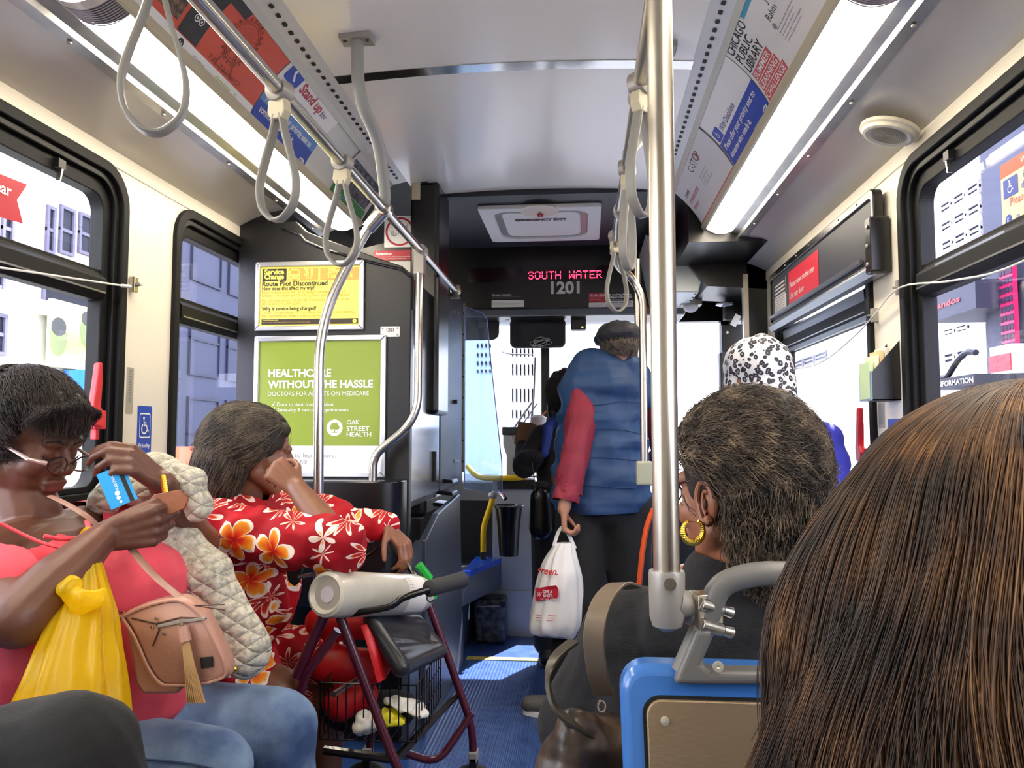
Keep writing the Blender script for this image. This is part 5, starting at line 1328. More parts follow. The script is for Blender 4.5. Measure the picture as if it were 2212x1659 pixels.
def quiltm():
    m = bpy.data.materials.new('oatmeal quilted jersey'); m.use_nodes = True
    nt = m.node_tree; N = nt.nodes.new; Lk = nt.links.new; b = nt.nodes['Principled BSDF']; b.inputs['Roughness'].default_value = .85
    tc = N('ShaderNodeTexCoord'); n = N('ShaderNodeTexNoise'); n.inputs['Scale'].default_value = 90; n.inputs['Detail'].default_value = 5; Lk(tc.outputs['Object'], n.inputs['Vector'])
    r = N('ShaderNodeValToRGB'); r.color_ramp.elements[0].position = .35; r.color_ramp.elements[1].position = .65; r.color_ramp.elements[0].color = (*lin('a09b88'), 1); r.color_ramp.elements[1].color = (*lin('cfcab8'), 1); Lk(n.outputs['Fac'], r.inputs[0]); Lk(r.outputs[0], b.inputs['Base Color'])
    out = []
    for ang in (35, -35):
        mp = N('ShaderNodeMapping'); mp.inputs['Rotation'].default_value = (0, R(ang), 0); Lk(tc.outputs['Object'], mp.inputs[0])
        w = N('ShaderNodeTexWave'); w.inputs['Scale'].default_value = 11; w.wave_profile = 'SIN'; w.bands_direction = 'Z'; w.inputs['Distortion'].default_value = .4; Lk(mp.outputs[0], w.inputs['Vector'])
        p = N('ShaderNodeMath'); p.operation = 'POWER'; p.inputs[1].default_value = .35; Lk(w.outputs['Fac'], p.inputs[0]); out.append(p)
    mn = N('ShaderNodeMath'); mn.operation = 'MINIMUM'; Lk(out[0].outputs[0], mn.inputs[0]); Lk(out[1].outputs[0], mn.inputs[1])
    bp = N('ShaderNodeBump'); bp.inputs['Strength'].default_value = .9; bp.inputs['Distance'].default_value = .006; Lk(mn.outputs[0], bp.inputs['Height']); Lk(bp.outputs[0], b.inputs['Normal'])
    return m
quilt = quiltm()
def near(c, r): c = V(c); return lambda p: (p - c).length < r
def shoe(name, ank, d, m, parent, L=.27, sole=white):
    d = V(d); d.z = 0; d.normalize(); a = V(ank); a.z = 0
    o = blob(name, [cp(a + V((0, 0, .055)) - d * .05, a + V((0, 0, .045)) + d * (L - .12), .045, .040, ((0, 0, 1), .9)), cp(a + V((0, 0, .08)) - d * .03, a + V((0, 0, .10)), .045, .045)], m, .006, 3, parent, cut=[((0, 0, .012), (0, 0, -1))])
    s = MB(); n = V((-d.y, d.x, 0)); pts = []
    for i in range(24):
        t_ = 2 * math.pi * i / 24; q = a + d * ((L - .17) / 2 - .0) + d * math.cos(t_) * (L - .005) / 2 * 1.0 + n * math.sin(t_) * .046; pts.append((q.x, q.y))
    s.prism(pts, .002, .022, lambda x, y, h: V((x, y, h)), sole); tag(s.build('sole', o), 'pale rubber sole'); return o
def fringe(name, M, c, shell, m, parent, n, L, rad, flow, seed=0, keep=None, k=7, lift=.004, jit=.35, wave=.0, curl=0, avoid=None):
    """strands that start on an ellipsoid shell (rx, ry, rz in the head frame) and comb along flow(local point)"""
    r_ = np.random.default_rng(seed); out = []
    tries = 0
    while len(out) < n and tries < n * 6:
        tries += 1
        q = V(r_.normal(size=3)).normalized(); 
        if keep and not keep(q): continue
        p = V((q.x * shell[0], q.y * shell[1], q.z * shell[2])); path = []
        d = flow(q); d = (d + V(r_.normal(size=3)) * jit * .3); l = L * (.7 + .6 * r_.random()); ph = r_.random() * 6.3
        h = lift * r_.random()
        for i in range(k):
            nn = V((p.x / shell[0] ** 2, p.y / shell[1] ** 2, p.z / shell[2] ** 2)).normalized()
            t_ = i / (k - 1); off = nn * (h + lift * t_ * r_.random() * .5) + V((math.sin(ph + t_ * 9), math.cos(ph + t_ * 7), math.sin(ph * 2 + t_ * 8))) * wave * t_
            path.append(V(c) + M @ (p + off))
            d = (d - nn * d.dot(nn)); d = d.normalized() if d.length > 1e-6 else V((0, 0, -1)); d = (d + V(r_.normal(size=3)) * jit * .12 + V((0, 0, -curl))).normalized()
            p2 = p + d * l / (k - 1)
            s_ = math.sqrt((p2.x / shell[0]) ** 2 + (p2.y / shell[1]) ** 2 + (p2.z / shell[2]) ** 2); s0 = math.sqrt((p.x / shell[0]) ** 2 + (p.y / shell[1]) ** 2 + (p.z / shell[2]) ** 2)
            if p2.z > -shell[2] * .2 or True: p2 = p2 * (1 / s_) if s_ < 1.0 or p2.z > 0 else p2
            p = p2
        if avoid and any((q_ - avoid[0]).length < avoid[1] for q_ in path): continue
        out.append(path)
    return strands(name, np.array([[tuple(q) for q in p_] for p_ in out]), rad, m, parent)

# ------------------------------------------------------------------ 1. woman in the coral top
Wm = thing('person', 'woman in a coral top and glasses seated far left, holding a blue card', 'person', (-1.15, 1.6, .45))
hc = P(62, 952, 1.60); HM = frame((.94, -.10, -.30), roll=R(0))
neckb = V((-1.19, 1.60, 1.00))
hit, hp1 = head_items(hc, HM, 1.06, True, neckb + V((0, 0, .03)), 1.06)
shR, shL = V((-1.17, 1.40, .96)), V((-1.12, 1.84, .99)); hip = V((-1.17, 1.62, .56))
elR, wrR = P(40, 1335, 1.28), P(222, 1160, 1.46)
elL, wrL = P(430, 1170, 1.92), P(350, 1045, 1.64)
body = hit + [cp(hip, V((-1.14, 1.62, .86)), .18, .15), el((-1.15, 1.62, .92), (.13, .2, .11)), cp(shR, shL, .062, .062), cp(neckb, neckb + V((0, 0, -.06)), .075, .11)]
body += [cp(shR, elR, .062, .052), cp(elR, elR.lerp(wrR, .4), .052, .050), cp(elR.lerp(wrR, .4), wrR, .050, .030), cp(shL, elL, .06, .05), cp(elL, wrL, .047, .030)]
hR, tipR = hand_items(wrR, P(330, 1138, 1.50) - wrR, (0, 1, .1), (0.1, -.1, 1), (38, 46, 52, 56), 20, 1.04, tw=(.92, .35, .2))
hL, tipL = hand_items(wrL, P(292, 998, 1.58) - wrL, (-.3, .1, -1), (0, 1, .1), (38, 42, 46, 50), 40, 1.02, tw=(.7, .45, .5))
hL = [it if it[0] != 'c' else it for it in hL]
kR, kL = V((-.735, 1.53, .545)), V((-.70, 1.80, .535))
aR, aL = V((-.70, 1.50, .09)), V((-.67, 1.82, .09))
body += hR + hL + [cp(kR, aR, .05, .04), cp(kL, aL, .05, .04), cp(hip + V((.05, -.10, 0)), kR, .06, .05), cp(hip + V((.05, .12, 0)), kL, .06, .05)]
lipc = hp1(0, .092, -.066)
bd = blob('body', body, sk1, .0042, 3, Wm, paint=[(lambda p: abs((HM.inverted() @ (p - lipc)).x) < .023 and abs((HM.inverted() @ (p - lipc)).z) < .0125 and (HM.inverted() @ (p - lipc)).y > -.001, 1)], extra=[lip1])
mb = MB()
for sx in (-1, 1):
    pts = [hp1(sx * .013, .094, .022), hp1(sx * .03, .094, .029), hp1(sx * .048, .082, .022)]; mb.tube(spline(pts, 4), [.0022] * 9, mat('eyebrow', '1c120e', .8), 6)
mb.build('eyebrow', Wm)
for sx in (-1, 1):
    mb = MB(); mb.tube(spline([hp1(sx * .018, .0885, -.006), hp1(sx * .031, .0895, -.0105), hp1(sx * .045, .083, -.006)], 4), .0014, mat('lashes', '0d0808', .7), 6); mb.build('eyelash', Wm)
# hair
hairk = mat('dark brown hair shell', '18110f', .45, bump=(120, .9, (1, 1, .15)))
hh = [el(hp1(0, -.035, .052), (.098, .112, .092), HM), el(hp1(0, -.07, -.01), (.092, .085, .09), HM), el(hp1(-.075, -.035, .01), (.028, .050, .06), HM), el(hp1(.075, -.035, .01), (.028, .050, .06), HM),
      el(hp1(0, .026, .088), (.080, .062, .042), HM), cp(hp1(-.08, .02, .03), hp1(-.078, -.03, -.065), .022, .015), cp(hp1(.08, .02, .03), hp1(.078, -.03, -.065), .022, .015)]
HM1s = HM
hobj = blob('hair', hh, hairk, .005, 3, Wm, fold=((40, 40, 14), .010))
hst = hairmat('dark brown strands', '0c0807', '2e201b', 25, .6)
def flow1(q): return V((q.x * .5 + .12, .9 if q.y > -.35 else -.1, -.30 - .35 * (1 - q.z)))
fringe('hair_strands', HM1s, hp1(0, -.022, .045), (.108, .122, .104), hst, Wm, 9000, .075, .00055, flow1, 2, lambda q: not (q.y > .1 and q.z < .5) and q.z > -.62, lift=.009, jit=.5, wave=.006)
# long swept fringe across the brow, turned up at the tips
r_ = np.random.default_rng(21); pth = []
for i in range(1100):
    a = r_.uniform(-1, 1); st_ = V((a * .070, .030 + .05 * r_.random(), .112 - .03 * abs(a) + .006 * r_.random())); tip_ = V((a * .085 + .010, .088 + .014 * r_.random() - .03 * abs(a), .066 + .018 * r_.random() - .02 * abs(a))); mid = (st_ + tip_) / 2 + V((0, .020, .018)); 
    pth.append([tuple(hp1(*(st_ * (1 - t) ** 2 + mid * 2 * t * (1 - t) + tip_ * t * t + V((0, .006, .004)) * math.sin(t * 3) * r_.random()))) for t in np.linspace(0, 1, 8)])
strands('fringe_strands', np.array(pth), .0006, hst, Wm)
# glasses
gl = thing('glasses', 'clear framed reading glasses on the woman in coral', 'glasses', hp1(0, .1, -.01))
fm = mat('clear smoky frame', 'bfa9a6', .15, .3)
for sx in (-1, 1):
    mb = MB(); c = hp1(sx * .031, .112, -.016); pts = [c + HM @ V((.027 * math.cos(a), -.004 * abs(math.cos(a)), .0165 * math.sin(a) - .002 * math.cos(2 * a))) for a in np.linspace(0, 6.283, 25)[:-1]]
    mb.tube(pts, .0018, mat('dark frame', '3a2624', .2, .4), 6, closed=True); mb.build('rim', gl)
    mb = MB(); mb.tube([hp1(sx * .056, .106, -.012), hp1(sx * .078, .085, -.010), hp1(sx * .082, .0, .004)], [.005, .0042, .002], fm, 8); mb.build('temple', gl)
    mb = MB(); mb.add([tuple(p) for p in pts], [tuple(range(24))], thin('lens', 'f2f2f2', .10)); mb.build('lens', gl)
mb = MB(); mb.tube([hp1(-.008, .115, -.010), hp1(0, .117, -.007), hp1(.008, .115, -.010)], .0018, mat('dark frame'), 6); mb.build('bridge', gl)
# coral top
top_ = [el((-1.16, 1.62, .60), (.22, .25, .17)), el((-1.03, 1.62, .72), (.21, .235, .18)), el((-1.02, 1.62, .88), (.155, .205, .115)), el((-1.15, 1.62, .92), (.15, .225, .115)), cp(shR + V((0, .02, -.005)), shL + V((0, -.02, -.005)), .078, .078), cp(shR, shR.lerp(elR, .55), .082, .085), cp(shL, shL.lerp(elL, .5), .078, .078)]
coral = blob('top', top_, coralf, .007, 4, Wm, fold=((9, 9, 7), .012), carve=[(P(62, 1100, 1.44), (.12, .12, .075)), (neckb + V((.05, 0, .06)), (.12, .105, .10))])
mb = MB()                             # crossed neckline straps
cs1 = [P(188, 1125, 1.62), P(192, 1160, 1.50), P(160, 1185, 1.44), P(90, 1172, 1.40), P(0, 1130, 1.36)]
mb.tube(spline(cs1, 5), .0055, coralf, 8, flat=.6); mb.tube(spline([P(195, 1150, 1.55), P(150, 1165, 1.46), P(95, 1158, 1.42)], 5), .004, coralf, 8)
mb.build('neckline_strap', Wm, smooth=True)
jeans = blob('jeans', [cp(hip + V((.10, -.0, .0)), (kR + kL) / 2 + V((-.22, 0, 0)), .12, .10), cp(hip + V((.05, -.10, .0)), kR, .115, .082), cp(hip + V((.05, .12, 0)), kL, .115, .082), cp(kR, aR + V((0, 0, .03)), .082, .055), cp(kL, aL + V((0, 0, .03)), .082, .055), el(hip, (.19, .22, .11))], denim, .008, 4, Wm, fold=((14, 9, 14), .009))
mb = MB(); mb.tube(spline([hip + V((.17, -.18, .03)), V((-.85, 1.44, .60)), kR + V((.06, -.06, .02)), kR + V((.075, -.03, -.10))], 5), .0022, mat('denim seam', '32486c', .8), 6); tag(mb.build('seam', jeans), 'raised outer seam')
shoe('shoe', aR, (1, .1, 0), mat('grey canvas shoe', '55555c', .7), Wm); shoe('shoe', aL, (1, .1, 0), mat('grey canvas shoe'), Wm)
mb = MB()
for i in range(9):
    c = wrL + V((.012 + .006 * math.sin(i), -.028 + .006 * i * .9, .03 - .0075 * i)) ; mb.ball(P(352 + i * .8, 1030 + i * 5, 1.602 - .002 * i), (.007, .006, .0055), gold, 8)
tag(mb.build('bracelet', None), 'chunky gold link bracelet on the raised wrist of the woman in coral', 'bracelet')
# blue card, wallet
def slab(name, corners, th, m, label=None, cat=None, parent=None, bevel=.0):
    c = [V(q) for q in corners]; n = (c[1] - c[0]).cross(c[-1] - c[0]).normalized() * th; k = len(c)
    mb = MB(); mb.add(c + [q + n for q in c], [tuple(range(k))[::-1], tuple(range(k, 2 * k))] + [(i, (i + 1) % k, (i + 1) % k + k, i + k) for i in range(k)], m)
    o = mb.build(name, parent, bevel=bevel)
    if label: tag(o, label, cat)
    return o
cyan = mat('sky blue card plastic', '2f9fe0', .3)
cc = [P(208, 1026, 1.530), P(240, 1102, 1.525), None, P(266, 1003, 1.56)]; cc[2] = cc[1] + cc[3] - cc[0]
crd = slab('transit_card', cc, .0012, cyan, 'sky blue transit card held between the woman in coral fingers', 'card')
O = cc[0]; sx_ = (cc[1] - cc[0]); tx_ = (cc[3] - cc[0]); nn = sx_.cross(tx_).normalized()
if nn.dot(V((0, 0, CAM_Z)) - O) < 0: nn = -nn
Lc, Wc = sx_.length, tx_.length
pr = Print(lambda s, t_, h=0: O + sx_ * (s / Lc) + tx_ * (t_ / Wc) + nn * (h + .0013)); pr.rect(0, Wc * .72, Lc, Wc * .88, printk, 1); pr.text('ventra', Lc * .18, Wc * .42, .008, white, 2, width=Lc * .4)
pr.disc(Lc * .66, Wc * .42, .005, white, 2, 14); pr.disc(Lc * .78, Wc * .40, .004, white, 2, 14); pr.disc(Lc * .90, Wc * .42, .003, white, 2, 6); pr.build('print', crd)
lea = mat('tan brown leather', '93501f', .42, vary=('7d4219', 14, .3), bump=(90, .2))
w_ = thing('wallet', 'open tan leather wallet in the woman in coral hands', 'wallet', P(340, 1120, 1.56))
slab('flap', [P(302, 1104, 1.515), P(332, 1068, 1.515), P(388, 1058, 1.515), P(408, 1078, 1.515), P(398, 1098, 1.515), P(372, 1110, 1.515), P(318, 1116, 1.515)], .004, lea, parent=w_, bevel=.0015)
slab('body', [P(296, 1166, 1.53), P(318, 1112, 1.53), P(374, 1106, 1.53), P(366, 1135, 1.53), P(338, 1178, 1.53)], .006, lea, parent=w_, bevel=.0015)
# quilted jacket: bundle over the hands and the hanging sleeve
jk = thing('jacket', 'oatmeal quilted jacket bunched behind the hands and hanging down', 'jacket', P(420, 1250, 1.85))
blob('body', [el(P(300, 1045, 1.78), (.075, .06, .060)), el(P(395, 1040, 1.72), (.052, .045, .050)), cp(P(240, 1060, 1.76), P(320, 1018, 1.78), .040, .042), cp(P(395, 1060, 1.72), P(420, 1090, 1.72), .048, .040), el(P(225, 1085, 1.72), .040), cp(P(330, 1012, 1.76), P(400, 1030, 1.74), .036, .036)], quilt, .006, 4, jk, fold=((16, 16, 16), .018))
blob('sleeve', [cp(P(360, 1150, 1.80), P(430, 1260, 1.78), .066, .082), cp(P(430, 1260, 1.78), P(530, 1405, 1.76), .080, .058), cp(P(330, 1190, 1.84), P(400, 1330, 1.80), .06, .05)], quilt, .006, 4, jk, fold=((14, 14, 14), .014))
mb = MB(); mb.ball(P(505, 1446, 1.70), .009, gold, 12); tag(mb.build('button', jk, smooth=True), 'gold round button')
# pink shoulder bag
bagm = mat('blush pink leather', 'bd8f7c', .42, vary=('b0826f', 8, .3), bump=(160, .15))
pipe = mat('dark edge paint', '4a3027', .5)
hb = thing('handbag', 'blush pink leather crossbody bag with tassel on the woman in coral lap', 'handbag', P(385, 1520, 1.45))
yb_ = 1.42
def bpnt(u, v, d=0): return P(u, v, yb_ + d)
shape = [(268, 1330), (276, 1322), (330, 1300), (392, 1290), (432, 1312), (450, 1335), (476, 1385), (498, 1435), (494, 1462), (440, 1478), (380, 1480), (352, 1475), (325, 1440), (295, 1372)]
front = [bpnt(u, v) for u, v in shape]
def loft(name, loops, m, parent, bevel=.0):
    mb = MB(); k = len(loops[0]); vs = [p for L in loops for p in L]; fs = [tuple(range(k))[::-1], tuple(range((len(loops) - 1) * k, len(loops) * k))]
    for i in range(len(loops) - 1):
        for j in range(k): fs.append((i * k + j, i * k + (j + 1) % k, (i + 1) * k + (j + 1) % k, (i + 1) * k + j))
    mb.add(vs, fs, m); return mb.build(name, parent, smooth=True, bevel=bevel, angle=60)
shp = [V(p) for p in spline([*front, front[0]], 3)[:-1]]; cen = sum(shp, V()) / len(shp)
loops = []
for d, s in ((-.012, .90), (-.006, .97), (0, 1.0), (.03, 1.02), (.065, 1.0), (.075, .92)):
    loops.append([cen + (p - cen) * s + V((-.35 * d, d, -.10 * d)) for p in shp])
loft('bag_body', loops, bagm, hb)
gus = [bpnt(u, v, .0) for u, v in ((268, 1328), (295, 1372), (325, 1440), (352, 1476), (392, 1484), (385, 1500), (340, 1500), (306, 1500), (292, 1475), (284, 1420), (272, 1360))]
gus2 = [V(p) + V((-.012, .06, 0)) for p in gus]; loft('side_gusset', [gus, gus2], bagm, hb, .006)
mb = MB(); mb.tube([p + V((0, -.0125, 0)) * 1.0 for p in [cen + (q - cen) * .955 for q in shp]], .0028, bagm, 6, closed=True); mb.build('piping', hb, smooth=True)
mb = MB(); Z_ = -.0135
mb.tube([bpnt(284, 1335, Z_), bpnt(338, 1347, Z_), bpnt(390, 1334, Z_), bpnt(446, 1336, Z_)], .0015, pipe, 5); mb.tube([bpnt(338, 1347, Z_), bpnt(344, 1360, Z_), bpnt(330, 1395, Z_)], .0015, pipe, 5); mb.build('seam', hb)
mb = MB(); mb.tube([bpnt(342, 1353, Z_), bpnt(388, 1344, Z_), bpnt(444, 1336, Z_)], .0034, castgrey, 6); mb.build('zip', hb)
for u, v in ((338, 1335), (329, 1355), (354, 1368)):
    mb = MB(); mb.ball(bpnt(u, v, Z_), .0035, chrome, 8); mb.build('stud', hb)
q = [bpnt(433, 1420, Z_), bpnt(460, 1418, Z_), bpnt(461, 1440, Z_), bpnt(436, 1444, Z_)]; slab('badge', q, -.002, printk, parent=hb); 
tas = mat('tan tassel leather', 'c09a6a', .5, bump=(200, .3, (1, 1, .1)))
mb = MB(); mb.tube([bpnt(391, 1340, -.02), bpnt(393, 1352, -.024)], .003, chrome, 8); mb.tube([bpnt(395, 1352, -.024), bpnt(401, 1385, -.026)], [.0095, .011], bagm, 14); mb.build('tassel_cap', hb, smooth=True)
for i in range(9):
    a = i / 8 - .5; mb = MB(); mb.tube([bpnt(401 + a * 12, 1385, -.026 - .004 * math.cos(a * 3)), bpnt(410 + a * 20, 1440, -.030), bpnt(424 + a * 36, 1518, -.030 + .008 * abs(a))], [.0028, .0032, .0034], tas, 6, flat=.5); mb.build('tassel_strand', hb)
strapl = mat('pink brown strap leather', '9c7466', .45)
mb = MB(); mb.tube(spline([P(110, 1072, 1.52), P(150, 1092, 1.50), P(200, 1125, 1.50), P(250, 1180, 1.56)], 6), .009, strapl, 8, flat=.3); mb.tube(spline([P(280, 1180, 1.50), P(330, 1240, 1.46), P(392, 1292, 1.43), P(410, 1302, 1.43)], 6), .009, strapl, 8, flat=.3); mb.build('shoulder_strap', hb, smooth=True)
mb = MB(); mb.tube([bpnt(245, 1330, -.0), bpnt(272, 1334, 0)], .006, strapl, 8, flat=.4); mb.tube([bpnt(252, 1322, -.005), bpnt(268, 1322, -.005), bpnt(266, 1336, -.005), bpnt(256, 1340, -.005)], .0022, chrome, 6, closed=True); mb.build('strap_ring', hb)
mb = MB(); 
for v in (1306, 1318): mb.tube([bpnt(420, 1308, -.01), bpnt(485, v, -.02)], .0012, pipe, 5)
mb.build('loose_thong', hb)
# yellow plastic bag over her forearm
yb = bpy.data.materials.new('yellow translucent film'); yb.use_nodes = True
nt = yb.node_tree; nt.nodes.clear(); o_ = nt.nodes.new('ShaderNodeOutputMaterial'); di = nt.nodes.new('ShaderNodeBsdfPrincipled'); di.inputs['Base Color'].default_value = (*lin('f2d51c'), 1); di.inputs['Roughness'].default_value = .3
tl = nt.nodes.new('ShaderNodeBsdfTranslucent'); tl.inputs[0].default_value = (*lin('ffe020'), 1); tr = nt.nodes.new('ShaderNodeBsdfTransparent'); tr.inputs[0].default_value = (*lin('fff2a0'), 1)
a_ = nt.nodes.new('ShaderNodeMixShader'); a_.inputs[0].default_value = .45; b_ = nt.nodes.new('ShaderNodeMixShader'); b_.inputs[0].default_value = .40
nt.links.new(di.outputs[0], a_.inputs[1]); nt.links.new(tl.outputs[0], a_.inputs[2]); nt.links.new(a_.outputs[0], b_.inputs[1]); nt.links.new(tr.outputs[0], b_.inputs[2]); nt.links.new(b_.outputs[0], o_.inputs[0])
def film_bag(name, label, cat, ctrl, depth, m, nb=56, pleat=.10, th=0.0, extra_noise=.006, seed=1, bottom=True):
    """ctrl rows: (left point, right point) from the neck to the bottom; depth per row"""
    t = thing(name, label, cat, (ctrl[-1][0] + ctrl[-1][1]) / 2)
    rows = []; n = len(ctrl)
    L = spline([c[0] for c in ctrl], 6); Rr = spline([c[1] for c in ctrl], 6); D = np.interp(np.linspace(0, n - 1, len(L)), range(n), depth)
    for i in range(len(L)):
        c = (L[i] + Rr[i]) / 2; ax = (Rr[i] - L[i]) / 2; w = ax.length; axn = ax.normalized(); dn = axn.cross(V((0, 0, 1))).normalized(); row = []
        tt = i / (len(L) - 1); amp = pleat * (1 - tt) ** .8 + .02
        for k in range(nb):
            a = 2 * math.pi * k / nb; rr = 1 + amp * math.sin(a * 11 + 1.7 * seed) * (.6 + .4 * math.sin(a * 4)) + .0
            p = c + axn * w * math.cos(a) * rr + dn * D[i] * math.sin(a) * rr
            nz = noise.noise_vector((p.x * 22, p.y * 22, p.z * 9 + seed)) * extra_noise * (.3 + tt)
            row.append(p + nz)
        rows.append(row)
    mb = MB(); vs = [p for r_ in rows for p in r_]; N = len(rows)
    fs = [(i * nb + k, i * nb + (k + 1) % nb, (i + 1) * nb + (k + 1) % nb, (i + 1) * nb + k) for i in range(N - 1) for k in range(nb)]
    if bottom: fs.append(tuple((N - 1) * nb + k for k in range(nb)))
    mb.add(vs, fs, m); mb.build('film', t, smooth=True, angle=80); return t
yg = film_bag('plastic_bag', 'yellow plastic bag hanging from the woman in coral forearm', 'bag',
    [(P(168, 1215, 1.40), P(214, 1215, 1.40)), (P(150, 1265, 1.37), P(228, 1265, 1.37)), (P(118, 1330, 1.33), P(240, 1330, 1.33)), (P(75, 1440, 1.28), P(254, 1440, 1.28)), (P(35, 1550, 1.25), P(264, 1550, 1.25)), (P(20, 1680, 1.24), P(272, 1690, 1.24)), (P(60, 1760, 1.24), P(255, 1760, 1.24))], [.02, .035, .05, .07, .08, .08, .04], yb, pleat=.16)
mb = MB(); yh = spline([P(212, 1225, 1.42), P(214, 1180, 1.42), P(198, 1145, 1.44), P(182, 1150, 1.49), P(172, 1180, 1.50), P(172, 1225, 1.44)], 6); mb.tube(yh, [.006 + .006 * abs(i / len(yh) - .5) for i in range(len(yh))], yb, 10, flat=.5); mb.build('bag_handle', yg, smooth=True)
blob('knot', [el(P(176, 1300, 1.30), (.03, .012, .022)), cp(P(176, 1300, 1.30), P(150, 1270, 1.31), .012, .02), cp(P(176, 1300, 1.30), P(212, 1290, 1.31), .010, .016)], yb, .004, 2, yg, fold=((50, 50, 50), .008))
tag(slab('carton', [P(80, 1500, 1.27), P(205, 1500, 1.27), P(215, 1700, 1.27), P(70, 1700, 1.27)], -.06, mat('salmon carton', 'd98a6a', .6), 'salmon carton showing inside the yellow plastic bag', 'carton'))

# ------------------------------------------------------------------ 2. woman in the red floral dress
W2 = thing('person', 'woman in a red floral dress resting her cheek on her fist', 'person', (-1.1, 2.25, .45))
hc = P(556, 975, 2.24); HM2 = frame((.92, .46, -.16), roll=R(6)); neckb = V((-1.02, 2.26, .99))
hit, hp2 = head_items(hc, HM2, 1.02, True, neckb)
shR, shL = V((-1.0, 2.06, .955)), V((-.98, 2.46, .95)); hip2 = V((-1.17, 2.26, .54))
elR, wrR = P(738, 1182, 2.00), P(642, 1056, 2.07)
elL, wrL = P(720, 1118, 2.52), P(838, 1140, 2.45)
hR, _ = hand_items(wrR, P(566, 985, 2.07) - wrR, (-.55, .75, -.4), (-.1, .35, .9), (68, 75, 70, 70), 45, .95)
hL, _ = hand_items(wrL, P(872, 1175, 2.42) - wrL, (-.4, .6, -.6), (-.55, -.6, .2), (42, 40, 36, 34), 25, .95)
k2R, k2L = V((-.83, 2.10, .515)), V((-.78, 2.36, .50)); a2R, a2L = V((-.83, 2.04, .09)), V((-.76, 2.34, .09))
body = hit + hR + hL + [cp(hip2, (-1.08, 2.26, .86), .16, .13), cp(shR, shL, .055), cp(shR, elR, .052, .045), cp(elR, elR.lerp(wrR, .4), .045, .042), cp(elR.lerp(wrR, .4), wrR, .042, .028), cp(shL, elL, .05, .042), cp(elL, wrL, .04, .027),
       cp(hip2, k2R, .09, .068), cp(hip2, k2L, .09, .068), cp(k2R, k2R.lerp(a2R, .35), .064, .060), cp(k2R.lerp(a2R, .35), a2R, .060, .036), cp(k2L, a2L, .062, .036), cp(neckb, neckb + V((0, 0, -.05)), .07, .1)]
blob('body', body, sk2, .0048, 3, W2)
hair2 = mat('grey brown hair shell', '2c2620', .75, bump=(140, .8, (1, 1, .15)))
hh = [el(hp2(0, -.035, .045), (.096, .116, .088), HM2), el(hp2(0, -.075, -.03), (.088, .078, .10), HM2), cp(hp2(0, -.09, -.03), hp2(0, -.105, -.14), .075, .045), cp(hp2(-.06, -.05, -.02), hp2(-.055, -.07, -.12), .045, .03), cp(hp2(.065, -.04, 0), hp2(.06, -.06, -.12), .035, .028), cp(hp2(-.04, .055, .075), hp2(.04, .055, .075), .022, .022)]
blob('hair', hh, hair2, .006, 3, W2, fold=((30, 30, 10), .010))
h2m = hairmat('grey brown strands', '27211b', '655a49', 22, .6)
fringe('nape_strands', HM2, hp2(0, -.075, -.045), (.098, .092, .135), h2m, W2, 3600, .15, .0006, lambda q: V((q.x * .1, -.25, -1)), 15, lambda q: q.y < .45 and q.z < .75, lift=.006, jit=.35, wave=.003)
fringe('hair_strands', HM2, hp2(0, -.035, .035), (.104, .126, .100), h2m, W2, 4200, .17, .0006, lambda q: V((q.x * .3, -.9 if q.z > 0 else -.4, -.45)), 5, lambda q: not (q.y > .5 and q.z < .5) and q.z > -.4, lift=.005, jit=.4, wave=.003, curl=.05)
dr_ = [el(hip2 + V((.02, 0, .04)), (.22, .23, .16)), el((-1.02, 2.26, .74), (.18, .21, .18)), el((-.98, 2.26, .88), (.15, .20, .11)), cp(shR, shL, .080), cp(shR, elR, .072, .068), cp(elR, elR.lerp(wrR, .28), .068, .055), cp(shL, elL, .08, .06), cp(elL, elL.lerp(wrL, .92), .058, .048),
       cp(hip2, k2R + V((-.09, 0, .02)), .14, .105), cp(hip2, k2L + V((-.04, 0, .02)), .14, .10), cp(k2L + V((-.10, 0, .02)), V((-.86, 2.33, .32)), .10, .07), cp((-1.05, 2.1, .9), (-1.08, 1.97, .70), .09, .10), el((-1.02, 2.10, .92), .10)]
blob('dress', dr_, floralm, .006, 3, W2, fold=((19, 19, 13), .024), carve=[(neckb + V((.02, 0, .07)), (.085, .085, .07))])
shoe('shoe', a2R, (1, 0, 0), mat('black flat shoe', '141416', .5), W2, sole=black); shoe('shoe', a2L, (1, 0, 0), mat('black flat shoe'), W2, sole=black)

# ------------------------------------------------------------------ 3. standing man
Mn = thing('person', 'man standing in a blue quilted vest and dark cap, back turned', 'person', (.08, 3.62, 0))
ym = 3.62
hc = P(1334, 752, ym); HM3 = frame((-.35, .93, -.08)); nb3 = P(1335, 800, ym)
hit, hp3 = head_items(hc, HM3, 1.0, False, nb3)
sL, sR = P(1266, 842, 3.55), P(1412, 850, ym + .04); hipm = P(1305, 1090, ym)
eL, wL = P(1244, 975, 3.47), P(1218, 1100, 3.42)
hL, _ = hand_items(wL, P(1220, 1180, 3.44) - wL, (.9, .3, 0), (0, 1, 0), (62, 66, 66, 60), 45, 1.0)
fL_, fR_ = V((-.10, 3.50, .09)), V((.24, 3.68, .09)); kL_, kR_ = V((-.02, 3.50, .48)), V((.20, 3.60, .48))
hpL, hpR = hipm + V((-.10, 0, -.02)), hipm + V((.10, 0, -.02))
eR, wR = P(1432, 985, 3.70), V((.24, 3.98, 1.02)); hR_, _ = hand_items(wR, (-.1, .9, .1), (0, 0, -1), (-1, 0, 0), (30, 30, 30, 30), 20)
